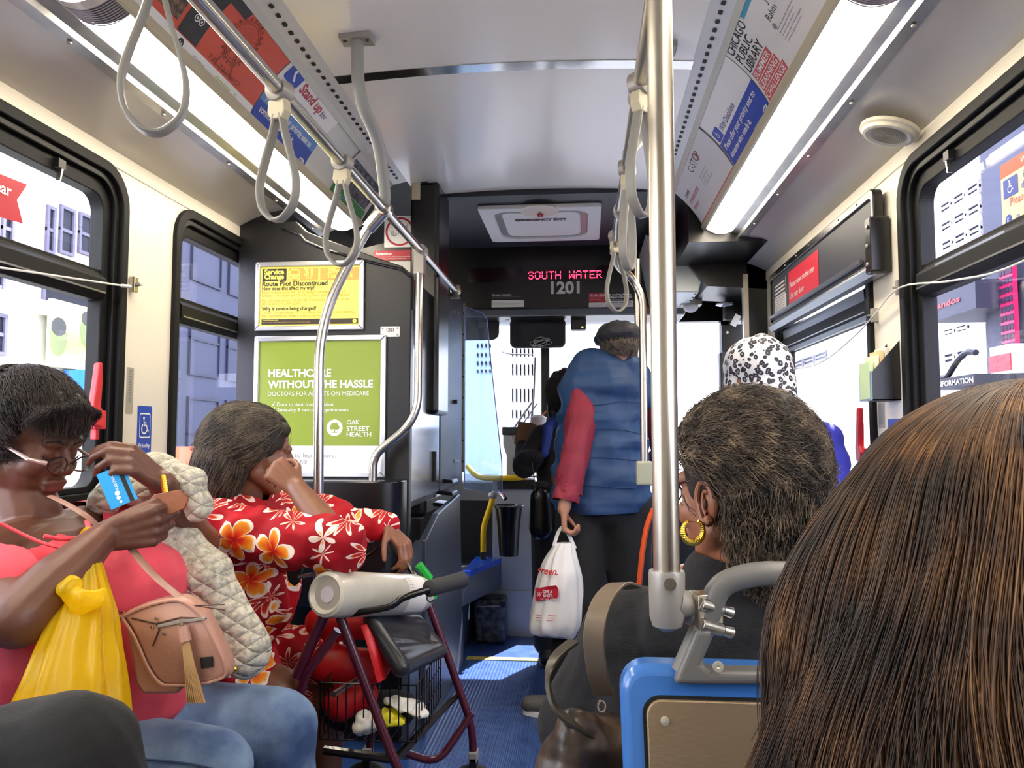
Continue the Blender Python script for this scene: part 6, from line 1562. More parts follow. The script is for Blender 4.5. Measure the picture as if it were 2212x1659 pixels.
body = hit + hL + hR_ + [cp(hipm, hipm + V((0, 0, .25)), .13, .12), cp(hipm + V((0, 0, .25)), V((hipm.x, ym, sL.z - .14)), .12, .11), cp(sL, sR, .045), cp(sL, eL, .046, .042), cp(eL, wL, .042, .028), cp(sR, eR, .052, .042), cp(eR, wR, .042, .028), cp(hpL, kL_, .09, .06), cp(kL_, fL_, .055, .04), cp(hpR, kR_, .09, .06), cp(kR_, fR_, .055, .04), cp(nb3, nb3 - V((0, 0, .08)), .06, .09)]
blob('body', body, sk3, .0055, 3, Mn)
blob('trousers', [cp(hpL, kL_, .125, .095), cp(kL_, fL_ + V((0, 0, .03)), .095, .075), cp(hpR, kR_, .125, .095), cp(kR_, fR_ + V((0, 0, .03)), .095, .075), el(hipm, (.19, .15, .14))], blackt, .010, 3, Mn, fold=((10, 10, 5), .014))
shoe('shoe', (-.07, 3.47, 0), (-1, .05, 0), mat('grey suede shoe', '5d5b55', .7), Mn, .29); shoe('shoe', fR_, (.2, 1, 0), mat('grey suede shoe'), Mn, .29)
# vest: puffy quilted rings
vt = []
zt_, zb_2 = P(1300, 830, ym).z, P(1300, 1095, ym).z
cx_ = (P(1190, 1000, ym).x + P(1408, 1000, ym).x) / 2
nrow = 5
for i in range(nrow):
    z = zt_ - .0 + (zb_2 - zt_) * (i + .25) / (nrow - .4); w = .205 + .04 * min(1, i / 3.0); c = V((cx_ + (.02 if i == 0 else 0), ym, z))
    vt.append(el(c, (w - .010, .165 + .015 * i / 5, .088)))
vt += [cp(sL + V((.045, .07, .0)), nb3 + V((-.04, 0, -.01)), .066, .070), cp(sR + V((-.03, 0, 0)), nb3 + V((.04, 0, 0)), .068, .075), cp(V((cx_, ym, zt_ - .02)), V((cx_, ym, zb_2 + .06)), .19, .222, ((0, 1, 0), .8)), cp(nb3 + V((-.035, -.02, .0)), nb3 + V((.04, -.02, .0)), .07, .07)]
vest = blob('vest', vt, navyv, .007, 2, Mn, fold=((8, 8, 13), .022), carve=[(nb3 + V((0, .04, .13)), (.080, .09, .08))], cut=[(P(1300, 1112, ym - .16), (.05, 0, -1))])
mb = MB()
for i in range(4):                     # stitched channels between the rolls
    z = zt_ + (zb_2 - zt_) * (i + .78) / (nrow - .4)
    pts = [V((cx_ + .232 * math.sin(a) * (.94 + .02 * i), ym - .170 * math.cos(a) * (.965 + .02 * i), z + .006 * math.sin(a * 3 + i))) for a in np.linspace(-.75, 1.15, 26)]
    pts = [vest.closest_point_on_mesh(q)[1] + V((0, -.001, 0)) for q in pts]
    mb.tube(pts, .0028, mat('dark blue stitching', '1a355c', .6), 5)
tag(mb.build('stitch_line', vest), kind='stuff')
blob('sleeve', [cp(P(1262, 826, 3.56), sL.lerp(eL, .6), .060, .070), cp(sL.lerp(eL, .6), eL, .070, .068), cp(eL, eL.lerp(wL, .72), .066, .058)], redsh, .006, 3, Mn, fold=((16, 16, 10), .014), cut=[(eL.lerp(wL, .72) , (wL - eL))])
q0_, q1_ = eL.lerp(wL, .62), eL.lerp(wL, .86); blob('cuff', [cp(q0_, q1_, .058, .060)], redsh, .005, 2, Mn, fold=((30, 30, 30), .010), cut=[(q1_, wL - eL)])
blob('sleeve', [cp(sR, eR, .062, .052), cp(eR, eR.lerp(wR, .75), .052, .045)], redsh, .007, 3, Mn)
capm = cloth('black worn cap cloth', '202024', '34343a', .6, (70, .3))
cap_ = blob('cap', [el(hp3(0, -.014, .058), (.100, .122, .066), HM3), cp(hp3(-.05, .09, .045), hp3(.05, .09, .045), .022), el(hp3(0, .03, .05), (.098, .11, .04), HM3)], capm, .005, 3, Mn, fold=((20, 20, 20), .008), cut=[(hp3(0, 0, .004), HM3 @ V((0, 0, -1)))])
mb = MB(); mb.lathe([(.012, 0), (.013, .006), (.004, .012), (0, .012)], hp3(0, -.01, .118), capm, 12, HM3 @ V((0, 0, 1))); mb.build('cap_button', cap_)
fringe('hair_strands', HM3, hp3(0, -.02, .01), (.080, .100, .085), hairmat('salt and pepper strands', '1c1a18', '7a736a', 60), Mn, 1200, .03, .0007, lambda q: V((0, -.3, -1)), 8, lambda q: q.y < .35 and -.55 < q.z < .25, lift=.006, jit=.8)
# shopping bag in his hand
bagw = mat('white carrier film', 'e6e4df', .35, bump=(26, .5)); 
yq = 3.44
bg = film_bag('shopping_bag', 'white plastic shopping bag with red print in the standing man hand', 'bag',
    [(P(1200, 1172, yq), P(1238, 1172, yq)), (P(1180, 1205, yq), P(1246, 1205, yq)), (P(1165, 1240, yq), P(1256, 1240, yq)), (P(1152, 1300, yq), P(1259, 1290, yq)), (P(1142, 1350, yq), P(1258, 1345, yq)), (P(1146, 1368, yq), P(1250, 1372, yq))], [.025, .05, .07, .085, .085, .06], bagw, pleat=.10, extra_noise=.010, seed=3)
mb = MB(); mb.tube(spline([P(1196, 1180, yq - .02), P(1206, 1150, yq), P(1216, 1139, yq), P(1226, 1150, yq), P(1242, 1185, yq)], 5), .010, bagw, 8, flat=.5); mb.build('bag_handle', bg, smooth=True)
def fbg(s, t_, h=0):                  # print lies on the near face of the bag
    p = P(s, -t_, yq); L_, R_ = P(1150 if t_ < -1250 else 1165, -t_, yq), P(1258, -t_, yq); c = (L_ + R_) / 2; w = (R_ - L_).length / 2; a = max(-.98, min(.98, (p.x - c.x) / w))
    return V((p.x, yq - .078 * math.sqrt(1 - a * a) * 1.05 - .012 - h, p.z))
pr = Print(fbg); STEP_ = STEP
pr.text('green.', 1160, -1234, 15, redbrite, 2, width=46, shear=.35, bold=.02)
pr.poly([(1158, -1292), (1158, -1266), (1203, -1255), (1208, -1264), (1208, -1276), (1204, -1284)], redk, 1)
pr.text('W', 1161, -1282, 10, white, 3, width=9, shear=.3); pr.text('GIVE A', 1175, -1273, 6, white, 3, width=20, bold=.02, rot=.05); pr.text('SHOT.', 1176, -1281, 6, white, 3, width=20, bold=.02, rot=.05); pr.text("it's not easy", 1170, -1288, 4, white, 3, width=32, rot=.08)
for k in range(3): pr.line(1158 + k, -1322 - 5 * k, 1204 - 4 * k, -1320 - 5 * k, 1.2, coralk, 2)
pr.build('print', bg)

# ------------------------------------------------------------------ 4. passenger at the farebox
W4 = thing('person', 'dark haired passenger in a black jacket in front of the standing man', 'person', (-.12, 4.22, 0))
yw = 4.22; hc = P(1222, 850, yw); HM4 = frame((-.35, .93, -.12)); nb = P(1225, 905, yw)
hit, hp4 = head_items(hc, HM4, .98, False, nb)
sl, sr = P(1172, 950, yw - .03), P(1285, 950, yw); elb, wri = P(1132, 1010, 4.10), P(1128, 950, 4.40); hx = P(1228, 1110, yw)
hh_, _ = hand_items(wri, (.2, .9, .1), (0, 0, -1), (1, 0, 0), (40, 40, 40, 40), 30, .9)
blob('body', hit + hh_ + [cp(hx, V((hx.x, yw, sl.z - .06)), .14, .14), cp(sl, sr, .055), cp(sl, elb, .048, .04), cp(elb, wri, .04, .027), cp(nb, nb - V((0, 0, .06)), .06, .08), cp(hx + V((-.08, 0, 0)), (-.2, yw, .08), .09, .04), cp(hx + V((.08, 0, 0)), (-.02, yw, .08), .09, .04)], sk2, .007, 2, W4)
blob('jacket', [cp(hx, V((hx.x, yw, sl.z - .05)), .175, .165, ((0, 1, 0), .8)), cp(sl, sr, .075), cp(sl, elb, .075, .062), cp(elb, wri.lerp(elb, .25), .060, .045), el(P(1145, 990, 4.08), (.07, .06, .05)), el(P(1165, 1050, 4.10), (.05, .05, .03))], blackc, .008, 3, W4, fold=((9, 9, 9), .018))
blob('collar', [cp(P(1182, 925, yw - .08), P(1210, 905, yw - .06), .03, .04), cp(P(1176, 980, yw - .13), P(1184, 930, yw - .10), .022, .028)], cloth('royal blue fleece', '1e3078', '2a3f92'), .006, 2, W4)
blob('trousers', [cp(hx + V((-.08, 0, .02)), (-.2, yw, .12), .125, .075), cp(hx + V((.08, 0, .02)), (-.02, yw, .12), .125, .075)], blackt, .010, 2, W4)
shoe('shoe', (-.2, yw, 0), (0, 1, 0), black, W4, sole=black); shoe('shoe', (-.02, yw, 0), (0, 1, 0), black, W4, sole=black)
hk = mat('black wavy hair shell', '0b0908', .4, bump=(90, .9, (1, 1, .2)))
blob('hair', [el(hp4(0, -.02, .04), (.095, .11, .09), HM4), cp(hp4(0, -.07, 0), hp4(0, -.085, -.17), .085, .06), cp(hp4(-.07, -.01, 0), hp4(-.075, -.02, -.20), .035, .022), cp(hp4(.07, -.01, 0), hp4(.07, -.03, -.16), .035, .022)], hk, .006, 2, W4, fold=((30, 30, 18), .020))
fringe('hair_strands', HM4, hp4(0, -.03, .02), (.10, .115, .10), hairmat('black strands', '060505', '231a16', 40), W4, 1500, .22, .0008, lambda q: V((q.x * .3, -.3, -1)), 9, lambda q: q.z > -.4 and q.y < .6, lift=.01, jit=.7, wave=.012)
pb = slab('paper_bag', [P(1110, 958, 4.30), P(1120, 910, 4.30), P(1150, 914, 4.30), P(1178, 928, 4.30), P(1172, 962, 4.30), P(1128, 974, 4.30)], .05, mat('brown kraft paper', '8d6c50', .8, vary=('7a5c43', 12, .2), bump=(40, .8)), bevel=.006); tag(pb, 'crumpled brown paper bag held by the passenger in black', 'bag')
cu = thing('drink_cup', 'white drink cup with an orange straw above the paper bag', 'cup', P(1160, 925, 4.42))
c = P(1163, 925, 4.42); mb = MB(); mb.lathe([(.035, -.03), (.045, .055), (.047, .06), (.02, .075), (0, .075)], c, white, 20); mb.build('cup', cu, smooth=True)
mb = MB(); mb.tube([c + V((0, 0, .05)), P(1180, 888, 4.42)], .004, mat('orange straw', 'ef6c1a', .4), 8); mb.build('straw', cu)
pu = blob('handbag', [cp(P(1168, 1075, 4.02), P(1168, 1140, 4.02), .055, .062, ((0, 1, 0), .6))], mat('black glossy bag leather', '0d0d10', .25), .006, 2); tag(pu, 'black shoulder bag hanging behind the passenger in the black jacket', 'handbag')
mb = MB(); mb.tube([P(1158, 1070, 3.99), P(1150, 1000, 4.0), P(1175, 950, 4.12)], .007, mat('black glossy bag leather'), 6, flat=.4); mb.build('strap', pu)

# ------------------------------------------------------------------ 5. passenger in the leopard scarf
W5 = thing('person', 'passenger in a leopard print headscarf and blue top by the right window', 'person', (.6, 2.75, .4))
y5 = 2.75; hc = P(1628, 815, y5); HM5 = frame((-.55, .82, -.1)); nb = P(1650, 905, y5)
hit, hp5 = head_items(hc, HM5, 1.0, False, nb)
s5a, s5b = P(1625, 965, y5 + .12), P(1775, 955, y5 - .05); h5 = P(1700, 1270, y5)
kx = V((.33, 2.72, h5.z - .05)); ky = V((.33, 2.90, h5.z - .05))
hh5, _ = hand_items(kx + V((.04, -.02, .13)), (-1, .1, -.3), (0, 0, -1), (0, 1, 0), (20, 20, 20, 20), 20, .9)
blob('body', hit + hh5 + [cp(h5, V((h5.x, y5, s5a.z - .1)), .14, .14), cp(s5a, s5b, .055), cp(s5b, P(1800, 1090, y5 - .1), .05, .042), cp(P(1800, 1090, y5 - .1), kx + V((.06, -.02, .13)), .042, .028), cp(h5, kx, .09, .065), cp(h5, ky, .09, .065), cp(kx, V((.31, 2.72, .08)), .06, .04), cp(ky, V((.31, 2.90, .08)), .06, .04), cp(nb, nb - V((0, 0, .06)), .06, .09)], sk4, .007, 2, W5)
bl5 = cloth('royal blue jersey', '2b2fa8', '23268c', .7)
blob('top', [cp(h5, V((h5.x, y5, s5a.z - .08)), .165, .155), cp(s5a, s5b, .078), cp(s5b, P(1800, 1090, y5 - .1), .075, .06), el(s5b + V((.0, 0, -.06)), (.09, .09, .10)), cp(P(1800, 1090, y5 - .1), kx + V((.12, -.02, .12)), .055, .045)], bl5, .008, 3, W5, fold=((9, 9, 9), .014))
blob('trousers', [cp(h5, kx, .12, .085), cp(h5, ky, .12, .085), cp(kx, V((.31, 2.72, .1)), .085, .06), cp(ky, V((.31, 2.90, .1)), .085, .06)], blackt, .010, 2, W5)
blob('headscarf', [el(hp5(0, -.02, .035), (.104, .128, .108), HM5), el(hp5(-.0, .02, -.03), (.094, .10, .11), HM5), cp(hp5(0, -.05, -.05), P(1690, 895, y5 - .02), .085, .07), cp(P(1640, 905, y5), P(1712, 900, y5 - .02), .07, .055), cp(hp5(.02, -.09, .0), P(1700, 870, y5 - .1), .05, .04)], leom, .006, 4, W5, fold=((16, 16, 9), .012), carve=[(hp5(0, .13, -.02), (.06, .06, .08))])
shoe('shoe', (.31, 2.72, 0), (-1, 0, 0), black, W5, sole=black); shoe('shoe', (.31, 2.90, 0), (-1, 0, 0), black, W5, sole=black)

# ------------------------------------------------------------------ 6. woman with the gold hoop earring, seated in front of the blue seat
W6 = thing('person', 'woman with short greying hair, black top and gold hoop earring', 'person', (.28, 1.28, .4))
y6 = 1.24; hc = P(1600, 1062, y6); HM6 = frame((-.62, .78, -.06)); nb = P(1610, 1215, y6 + .01)
hit, hp6 = head_items(hc, HM6, 1.02, True, nb)
s6l, s6r = P(1368, 1378, y6 + .07), P(1800, 1370, y6 - .0); h6 = V((.30, 1.24, .52))
e6, w6_ = P(1255, 1560, y6 + .12), V((.02, 1.62, .62)); k6 = V((.12, 1.72, .52)); k6b = V((.38, 1.74, .52))
hh6, _ = hand_items(w6_, (.5, .8, -.1), (0, 0, -1), (.8, -.4, 0), (30, 30, 30, 30), 20, .95)
blob('body', hit + hh6 + [cp(h6, (.29, 1.24, .80), .15, .14), cp(s6l, s6r, .055), cp(s6l, e6, .052, .044), cp(e6, w6_, .042, .028), cp(s6r, (.60, 1.35, .70), .05, .04), cp((.60, 1.35, .70), (.42, 1.6, .62), .04, .03), cp(h6, k6, .09, .065), cp(h6, k6b, .09, .065), cp(k6, (.1, 1.75, .09), .06, .04), cp(k6b, (.38, 1.77, .09), .06, .04), cp(nb, nb - V((0, 0, .05)), .062, .09)], sk4, .0045, 3, W6)
# ear relief on the visible side
tt_ = [el(nb + V((.0, 0, -.10)), (.17, .12, .10)), cp(h6, (.29, 1.24, .78), .185, .175), cp(s6l, s6r, .082), cp(nb + V((-.02, 0, -.045)), nb + V((.04, 0, -.045)), .085, .085), cp(s6l, e6, .086, .07), cp(e6, w6_, .062, .045), cp(s6r, (.60, 1.35, .70), .08, .06), cp((.60, 1.35, .70), (.42, 1.58, .62), .06, .045), cp(s6l + V((.02, 0, -.06)), V((.14, 1.28, .55)), .10, .13)]
blob('top', tt_, blackc, .007, 4, W6, fold=((10, 10, 8), .014), carve=[(nb + V((-.0, 0.0, .035)), (.075, .075, .055))])
blob('trousers', [cp(h6, k6, .12, .085), cp(h6, k6b, .12, .085), cp(k6, (.1, 1.75, .1), .085, .06), cp(k6b, (.38, 1.77, .1), .085, .06)], blackt, .010, 2, W6)
shoe('shoe', (.1, 1.75, 0), (0, 1, 0), black, W6, sole=black); shoe('shoe', (.38, 1.77, 0), (0, 1, 0), black, W6, sole=black)
h6m = mat('greying brown hair shell', '2b2621', .55, bump=(110, 1.0, (1, 1, .3)))
hh = [el(hp6(0, -.018, .042), (.097, .104, .090), HM6), el(hp6(0, -.055, -.015), (.088, .066, .090), HM6), cp(hp6(-.02, -.060, -.03), hp6(0, -.050, -.135), .066, .046), cp(hp6(0, .03, .085), hp6(0, -.06, .088), .052, .058), el(hp6(-.070, -.062, .0), (.02, .045, .05), HM6)]
blob('hair', hh, h6m, .0045, 3, W6, fold=((26, 26, 26), .012))
st6 = hairmat('greying brown strands', '1c1612', '665645', 30, c3='968268')
fringe('hair_strands', HM6, hp6(0, -.018, .042), (.102, .109, .102), st6, W6, 15000, .075, .00050, lambda q: V((.75 + q.x * .2, -.55, -.15 if q.z > 0 else -.7)), 11, lambda q: q.z > -.45 and not (q.y > .55 and q.z < .3) and not (q.x < -.75 and -.6 < q.z < .0 and q.y > -.25), lift=.012, jit=.65, wave=.008, avoid=(hp6(-.085, .0, -.008), .042))
fringe('nape_strands', HM6, hp6(0, -.055, -.03), (.092, .072, .118), st6, W6, 7000, .045, .00050, lambda q: V((q.x * .2, -.2, -1)), 12, lambda q: q.y < .1 and q.z < .5, lift=.010, jit=1.0, wave=.010, avoid=(hp6(-.085, .0, -.008), .042))
# ear detail
ec = hp6(-.0845, -.010, -.012)
mb = MB(); pts = [ec + HM6 @ V((-.004, .015 * math.cos(a) * (1 if math.sin(a) > 0 else .8), .030 * math.sin(a))) for a in np.linspace(-2.2, 2.9, 26)]
mb.tube(pts, [.0045] * 26, sk4, 8); mb.tube([ec + HM6 @ V((-.002, .006 * math.cos(a), .016 * math.sin(a))) for a in np.linspace(-1.6, 2.2, 12)], .003, sk4, 7); mb.ball(ec + HM6 @ V((-.001, -.001, -.027)), (.008, .007, .009), sk4, 10); mb.build('ear', W6, smooth=True)
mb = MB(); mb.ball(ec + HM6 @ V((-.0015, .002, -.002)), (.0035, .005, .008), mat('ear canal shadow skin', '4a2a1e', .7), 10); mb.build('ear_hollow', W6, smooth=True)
er = thing('earring', 'ribbed gold hoop earring of the woman with greying hair', 'earring', P(1496, 1148, 1.16))
c = P(1497, 1147, 1.165); vx = V((.93, .35, 0)).normalized()
def hoop(a, r_=.0165): return c + vx * math.sin(a) * r_ - V((0, 0, 1)) * math.cos(a) * r_
for a in np.linspace(-2.35, 2.35, 25):
    s = .0030 + .0042 * (math.cos(a / 2) ** 2); mb = MB(); mb.ball(hoop(a), (s * .8, s * .8, s * .8), gold, 8, None); mb.build('bead', er, smooth=True)
mb = MB(); mb.tube([hoop(a) for a in np.linspace(-2.6, 2.6, 30)], .0026, gold, 6); mb.tube([hoop(-2.6), ec + HM6 @ V((-.002, 0, -.030)), hoop(2.6)], .0008, gold, 5); mb.build('wire', er, smooth=True)
g6 = thing('glasses', 'thin dark glasses of the woman with greying hair', 'glasses', hp6(0, .1, 0))
mb = MB(); mb.tube([hp6(-.078, -.005, .022), hp6(-.080, .03, .018), hp6(-.066, .10, .008)], .0016, mat('dark frame'), 6); mb.build('temple', g6)
for sx in (-1, 1):
    c_ = hp6(sx * .033, .112, .0); mb = MB(); mb.tube([c_ + HM6 @ V((.024 * math.cos(a), 0, .016 * math.sin(a))) for a in np.linspace(0, 6.283, 21)[:-1]], .0014, mat('dark frame'), 6, closed=True); mb.build('rim', g6)
# her shoulder bag: strap over the shoulder, loop and brown body beside the seat
sb = thing('shoulder_bag', 'dark brown shoulder bag with olive strap hanging beside the blue seat', 'handbag', P(1270, 1620, 1.15))
olive = mat('olive brown strap leather', '756552', .35, coat=.2)
def band(pts, w, th, m, name, parent, W):
    sp = spline(pts, 7); mb = MB(); vs = []; n = len(sp); W = V(W).normalized()
    for i, p_ in enumerate(sp):
        T_ = (sp[min(i + 1, n - 1)] - sp[max(i - 1, 0)]).normalized(); Wx = (W - T_ * W.dot(T_)).normalized(); Nn = T_.cross(Wx)
        for a, b in ((-1, -.5), (-1, .5), (1, .5), (1, -.5)): vs.append(p_ + Wx * a * w + Nn * b * th * 2)
    fs = [(i * 4 + k, i * 4 + (k + 1) % 4, (i + 1) * 4 + (k + 1) % 4, (i + 1) * 4 + k) for i in range(n - 1) for k in range(4)] + [(0, 1, 2, 3), tuple((n - 1) * 4 + k for k in range(4))]
    mb.add(vs, fs, m); return mb.build(name, parent, smooth=True, bevel=.001, angle=50)
band([P(1368, 1270, 1.22), P(1335, 1262, 1.18), P(1300, 1300, 1.12), P(1283, 1370, 1.10), P(1290, 1450, 1.12), P(1305, 1500, 1.16)], .0145, .0022, olive, 'shoulder_strap', sb, (1, -.25, .1))
band([P(1240, 1385, 1.20), P(1200, 1420, 1.16), P(1184, 1470, 1.12), P(1200, 1530, 1.10), P(1250, 1570, 1.10), P(1300, 1600, 1.12)], .008, .003, mat('dark olive strap', '3d372e', .4), 'handle', sb, (0, 1, .3))
blob('bag_body', [cp(P(1250, 1640, 1.13), P(1300, 1640, 1.17), .052, .06), cp(P(1240, 1590, 1.12), P(1290, 1600, 1.16), .03, .04), cp(P(1240, 1700, 1.12), P(1310, 1720, 1.18), .06, .06)], mat('worn dark brown leather', '2f2620', .35, vary=('6a5747', 16, .12), bump=(26, .6)), .005, 3, sb, fold=((20, 20, 20), .012))
mb = MB(); mb.tube([P(1300 + 8 * math.cos(a), 1525 + 12 * math.sin(a), 1.13) for a in np.linspace(0, 6.28, 15)[:-1]], .002, chrome, 6, closed=True); mb.build('ring', sb)

# ------------------------------------------------------------------ 7. nearest passenger, long brown hair
W7 = thing('person', 'nearest passenger with long auburn brown hair, back turned, lower right corner', 'person', (.36, .62, .4))
y7 = .62; c7 = P(2262, 1262, y7); HM7 = frame((-.15, .98, -.05)); nb = c7 + V((0, -.02, -.19))
hit, hp7 = head_items(c7 + V((0, .02, .0)), HM7, 1.0, True, nb)
blob('body', hit + [cp(nb, nb + V((0, 0, -.08)), .06, .10), cp(nb + V((-.17, 0, -.10)), nb + V((.17, 0, -.10)), .055), cp(nb + V((0, 0, -.15)), nb + V((0, 0, -.5)), .14, .15), cp(nb + V((-.17, 0, -.10)), nb + V((-.13, .12, -.38)), .05, .04), cp(nb + V((.17, 0, -.10)), nb + V((.2, .12, -.38)), .05, .04)], sk3, .008, 2, W7)
blob('top', [cp(nb + V((-.16, 0, -.13)), nb + V((.16, 0, -.13)), .07), cp(nb + V((0, 0, -.17)), nb + V((0, 0, -.52)), .16, .17), cp(nb + V((.17, 0, -.12)), nb + V((.2, .12, -.38)), .065, .05), cp(nb + V((-.16, 0, -.12)), nb + V((-.12, .12, -.38)), .065, .05)], blackt, .010, 2, W7)
h7s = mat('auburn hair shell', '3a2419', .5, bump=(60, .8, (1, 1, .1)))
R7 = (.140, .145, .138)
hh = [el(c7, R7, HM7), cp(c7 + V((-.065, -.02, -.02)), c7 + V((-.085, -.03, -.36)), .075, .065), cp(c7 + V((.06, -.02, -.02)), c7 + V((.08, -.03, -.36)), .08, .07), cp(c7 + V((0, -.05, -.02)), c7 + V((0, -.06, -.36)), .09, .08)]
blob('hair', hh, h7s, .009, 3, W7, fold=((10, 10, 5), .014))
st7 = hairmat('auburn strands', '1f140d', '573a22', 14, .55, c3='8a6238')
r_ = np.random.default_rng(4); paths = []
for i in range(34000):
    th = r_.uniform(0, 2 * math.pi); r0 = r_.uniform(0, 1) ** .6 * .35
    # roots scattered over the crown, combed outwards then straight down
    az = th; crown = V((math.cos(az) * r0, math.sin(az) * r0 - .1, 1)).normalized()
    L = r_.uniform(.28, .50); k = 12; pth = []; lat = math.acos(max(-1, min(1, crown.z))); ext = .004 + .010 * r_.random(); ph = r_.random() * 6.28; drift = r_.normal() * .12
    down = None; end = r_.uniform(.35, 1.0)
    rr = R7[0]; q_ = None
    for j in range(k):
        s = j / (k - 1) * L; a_ = lat + s / rr
        azz = az + drift * s * 2
        nz_ = noise.noise((math.cos(azz) * 3, math.sin(azz) * 3, s * 5))
        if a_ < 1.02:
            p = V((math.sin(a_) * math.cos(azz) * (R7[0] + ext), math.sin(a_) * math.sin(azz) * (R7[1] + ext), math.cos(a_) * (R7[2] + ext))); last = p; s0 = s
        else:
            dz = s - s0; out_ = .66 * dz * math.exp(-dz * 2.6) * (1.1 - .6 * abs(math.sin(azz))); rad_ = V((math.cos(azz), math.sin(azz), 0))
            p = last + rad_ * (out_ + .010 * nz_ * min(1, dz * 8)) + V((0, 0, -dz * .93))
        w = .009 * j / k; pth.append(c7 + p + V((w * math.sin(ph * .25 + azz * 6 + s * 24), w * math.cos(ph * .25 + azz * 5 + s * 20), 0)))
    if pth[3].y > c7.y + .11: continue
    paths.append([tuple(p) for p in pth])
strands('hair_strands', np.array(paths), .00045, st7, W7, .5)

# ------------------------------------------------------------------ 8. knee at the lower left
W8 = thing('person', 'passenger in black trousers, only the raised knee in view bottom left', 'person', (-.95, .95, .4))
kn = P(150, 1640, 1.02)
blob('body', [cp((-1.2, 1.0, .62), kn, .070, .055), cp(kn, kn + V((.10, .10, -.42)), .055, .038), cp((-1.2, 1.0, .6), (-1.2, .95, .85), .10, .10)], sk4, .008, 2, W8)
blob('trousers', [cp((-1.22, 1.0, .63), kn + V((-.02, 0, .0)), .115, .085), cp(kn, kn + V((.10, .10, -.38)), .088, .055), cp((-1.22, .86, .58), (-.82, .86, .52), .11, .08), cp((-.82, .86, .52), (-.82, .86, .12), .08, .055)], blackt, .007, 3, W8, fold=((12, 12, 12), .010))
blob('top', [cp((-1.2, .95, .6), (-1.2, .95, .88), .17, .15), el((-1.2, .95, .95), (.12, .2, .09))], charcoal, .010, 2, W8)
shoe('shoe', kn + V((.10, .10, 0)), (.6, .6, 0), black, W8, sole=black); shoe('shoe', (-.82, .86, 0), (1, 0, 0), black, W8, sole=black)
# ================================================================== rollator, oxygen bottle, front area
maroon = mat('maroon lacquered tube', '4a1226', .28, coat=.4)
foam = mat('black foam grip', '2a2b2d', .7, bump=(300, .2)); gloss = mat('gloss black tube', '1a1816', .15)
rw = thing('rollator', 'maroon four wheeled walking frame with black seat and wire basket', 'walker', (-.5, 2.3, 0))
ya, yb2 = 2.06, 2.52
A0, A1, A2 = P(730, 1320, ya), P(850, 1640, ya), P(870, 1700, ya); B0, B1, B2 = P(905, 1245, yb2), P(968, 1420, yb2), P(1020, 1570, yb2)
def leg(pts, name='leg', r=.0125, m=maroon): mb = MB(); mb.tube(fillet(pts, .05), r, m, 16); return mb.build(name, rw, smooth=True)
gz = lambda p: V((p.x, p.y, .16))
leg([A0, A1, V((A1.x + .10, ya, .16))]); leg([B0, B1, B2, gz(B2 + V((.005, 0, 0)))])
leg([A0 + V((.0, 0, -.05)), P(650, 1470, ya), P(640, 1640, ya), V((P(640, 1640, ya).x - .02, ya, .16))]); leg([B0 + V((0, 0, -.1)), V((B0.x - .12, yb2, .55)), V((B0.x - .16, yb2, .16))])
leg([P(640, 1462, ya), P(700, 1330, ya)], 'side_brace', .015); leg([P(720, 1500, ya), P(770, 1470, ya + .12)], 'seat_strut', .008, steel2)
leg([gz(B2) + V((.0, 0, .17)), P(945, 1650, yb2 - .05), V((-.56, yb2 - .05, .22))], 'lower_brace', .012)
mb = MB(); a = P(930, 1503, yb2); b = P(1010, 1512, yb2); mb.tube([V((A1.x, ya, a.z - .02)), V((b.x - .04, yb2, a.z))], .011, gloss, 10); mb.tube([P(700, 1620, ya + .01), P(850, 1640, ya)], .012, gloss, 8); mb.build('cross_bar', rw, smooth=True)
for (x, y) in ((A1.x + .10, ya), (B2.x + .005, yb2), (P(640, 1640, ya).x - .02, ya), (B0.x - .16, yb2)):
    w = MB(); w.lathe([(.078, -.012), (.085, -.009), (.085, .009), (.078, .012)], (x + .0, y, .087), mat('grey tyre', '37383b', .7), 28, (0, 1, 0)); wo = w.build('wheel', rw, smooth=True)
    w = MB(); w.lathe([(.045, -.014), (.045, .014)], (x, y, .087), mat('grey wheel hub', '9a9a9c', .4), 20, (0, 1, 0)); w.build('hub', wo, smooth=True)
    w = MB(); w.box((x - .012, y - .022, .085), (x + .012, y - .016, .20), blackp); w.box((x - .012, y + .016, .085), (x + .012, y + .022, .20), blackp); w.box((x - .014, y - .022, .185), (x + .014, y + .022, .215), castgrey); w.build('fork', rw, bevel=.003)
# seat pad
st_ = [P(775, 1325, 2.16), P(905, 1325, 2.50), P(968, 1395, 2.50), P(945, 1445, 2.44), P(858, 1462, 2.10), P(825, 1440, 2.07)]
vin = mat('black vinyl seat pad', '26282c', .33, bump=(60, .08))
so = blob('seat_pad', [cp(P(800, 1338, 2.14), P(900, 1342, 2.48), .022, .022), cp(P(900, 1342, 2.48), P(948, 1405, 2.48), .022, .026), cp(P(948, 1405, 2.48), P(866, 1442, 2.10), .026, .026), cp(P(866, 1442, 2.10), P(800, 1338, 2.14), .026, .022), cp(P(830, 1360, 2.2), P(915, 1390, 2.42), .022, .022), cp(P(840, 1400, 2.14), P(925, 1400, 2.45), .024, .024), cp(P(815, 1350, 2.16), P(910, 1360, 2.46), .022, .022), cp(P(850, 1420, 2.12), P(935, 1405, 2.46), .024, .024), cp(P(825, 1375, 2.15), P(915, 1372, 2.47), .022, .022)], vin, .005, 10, rw)
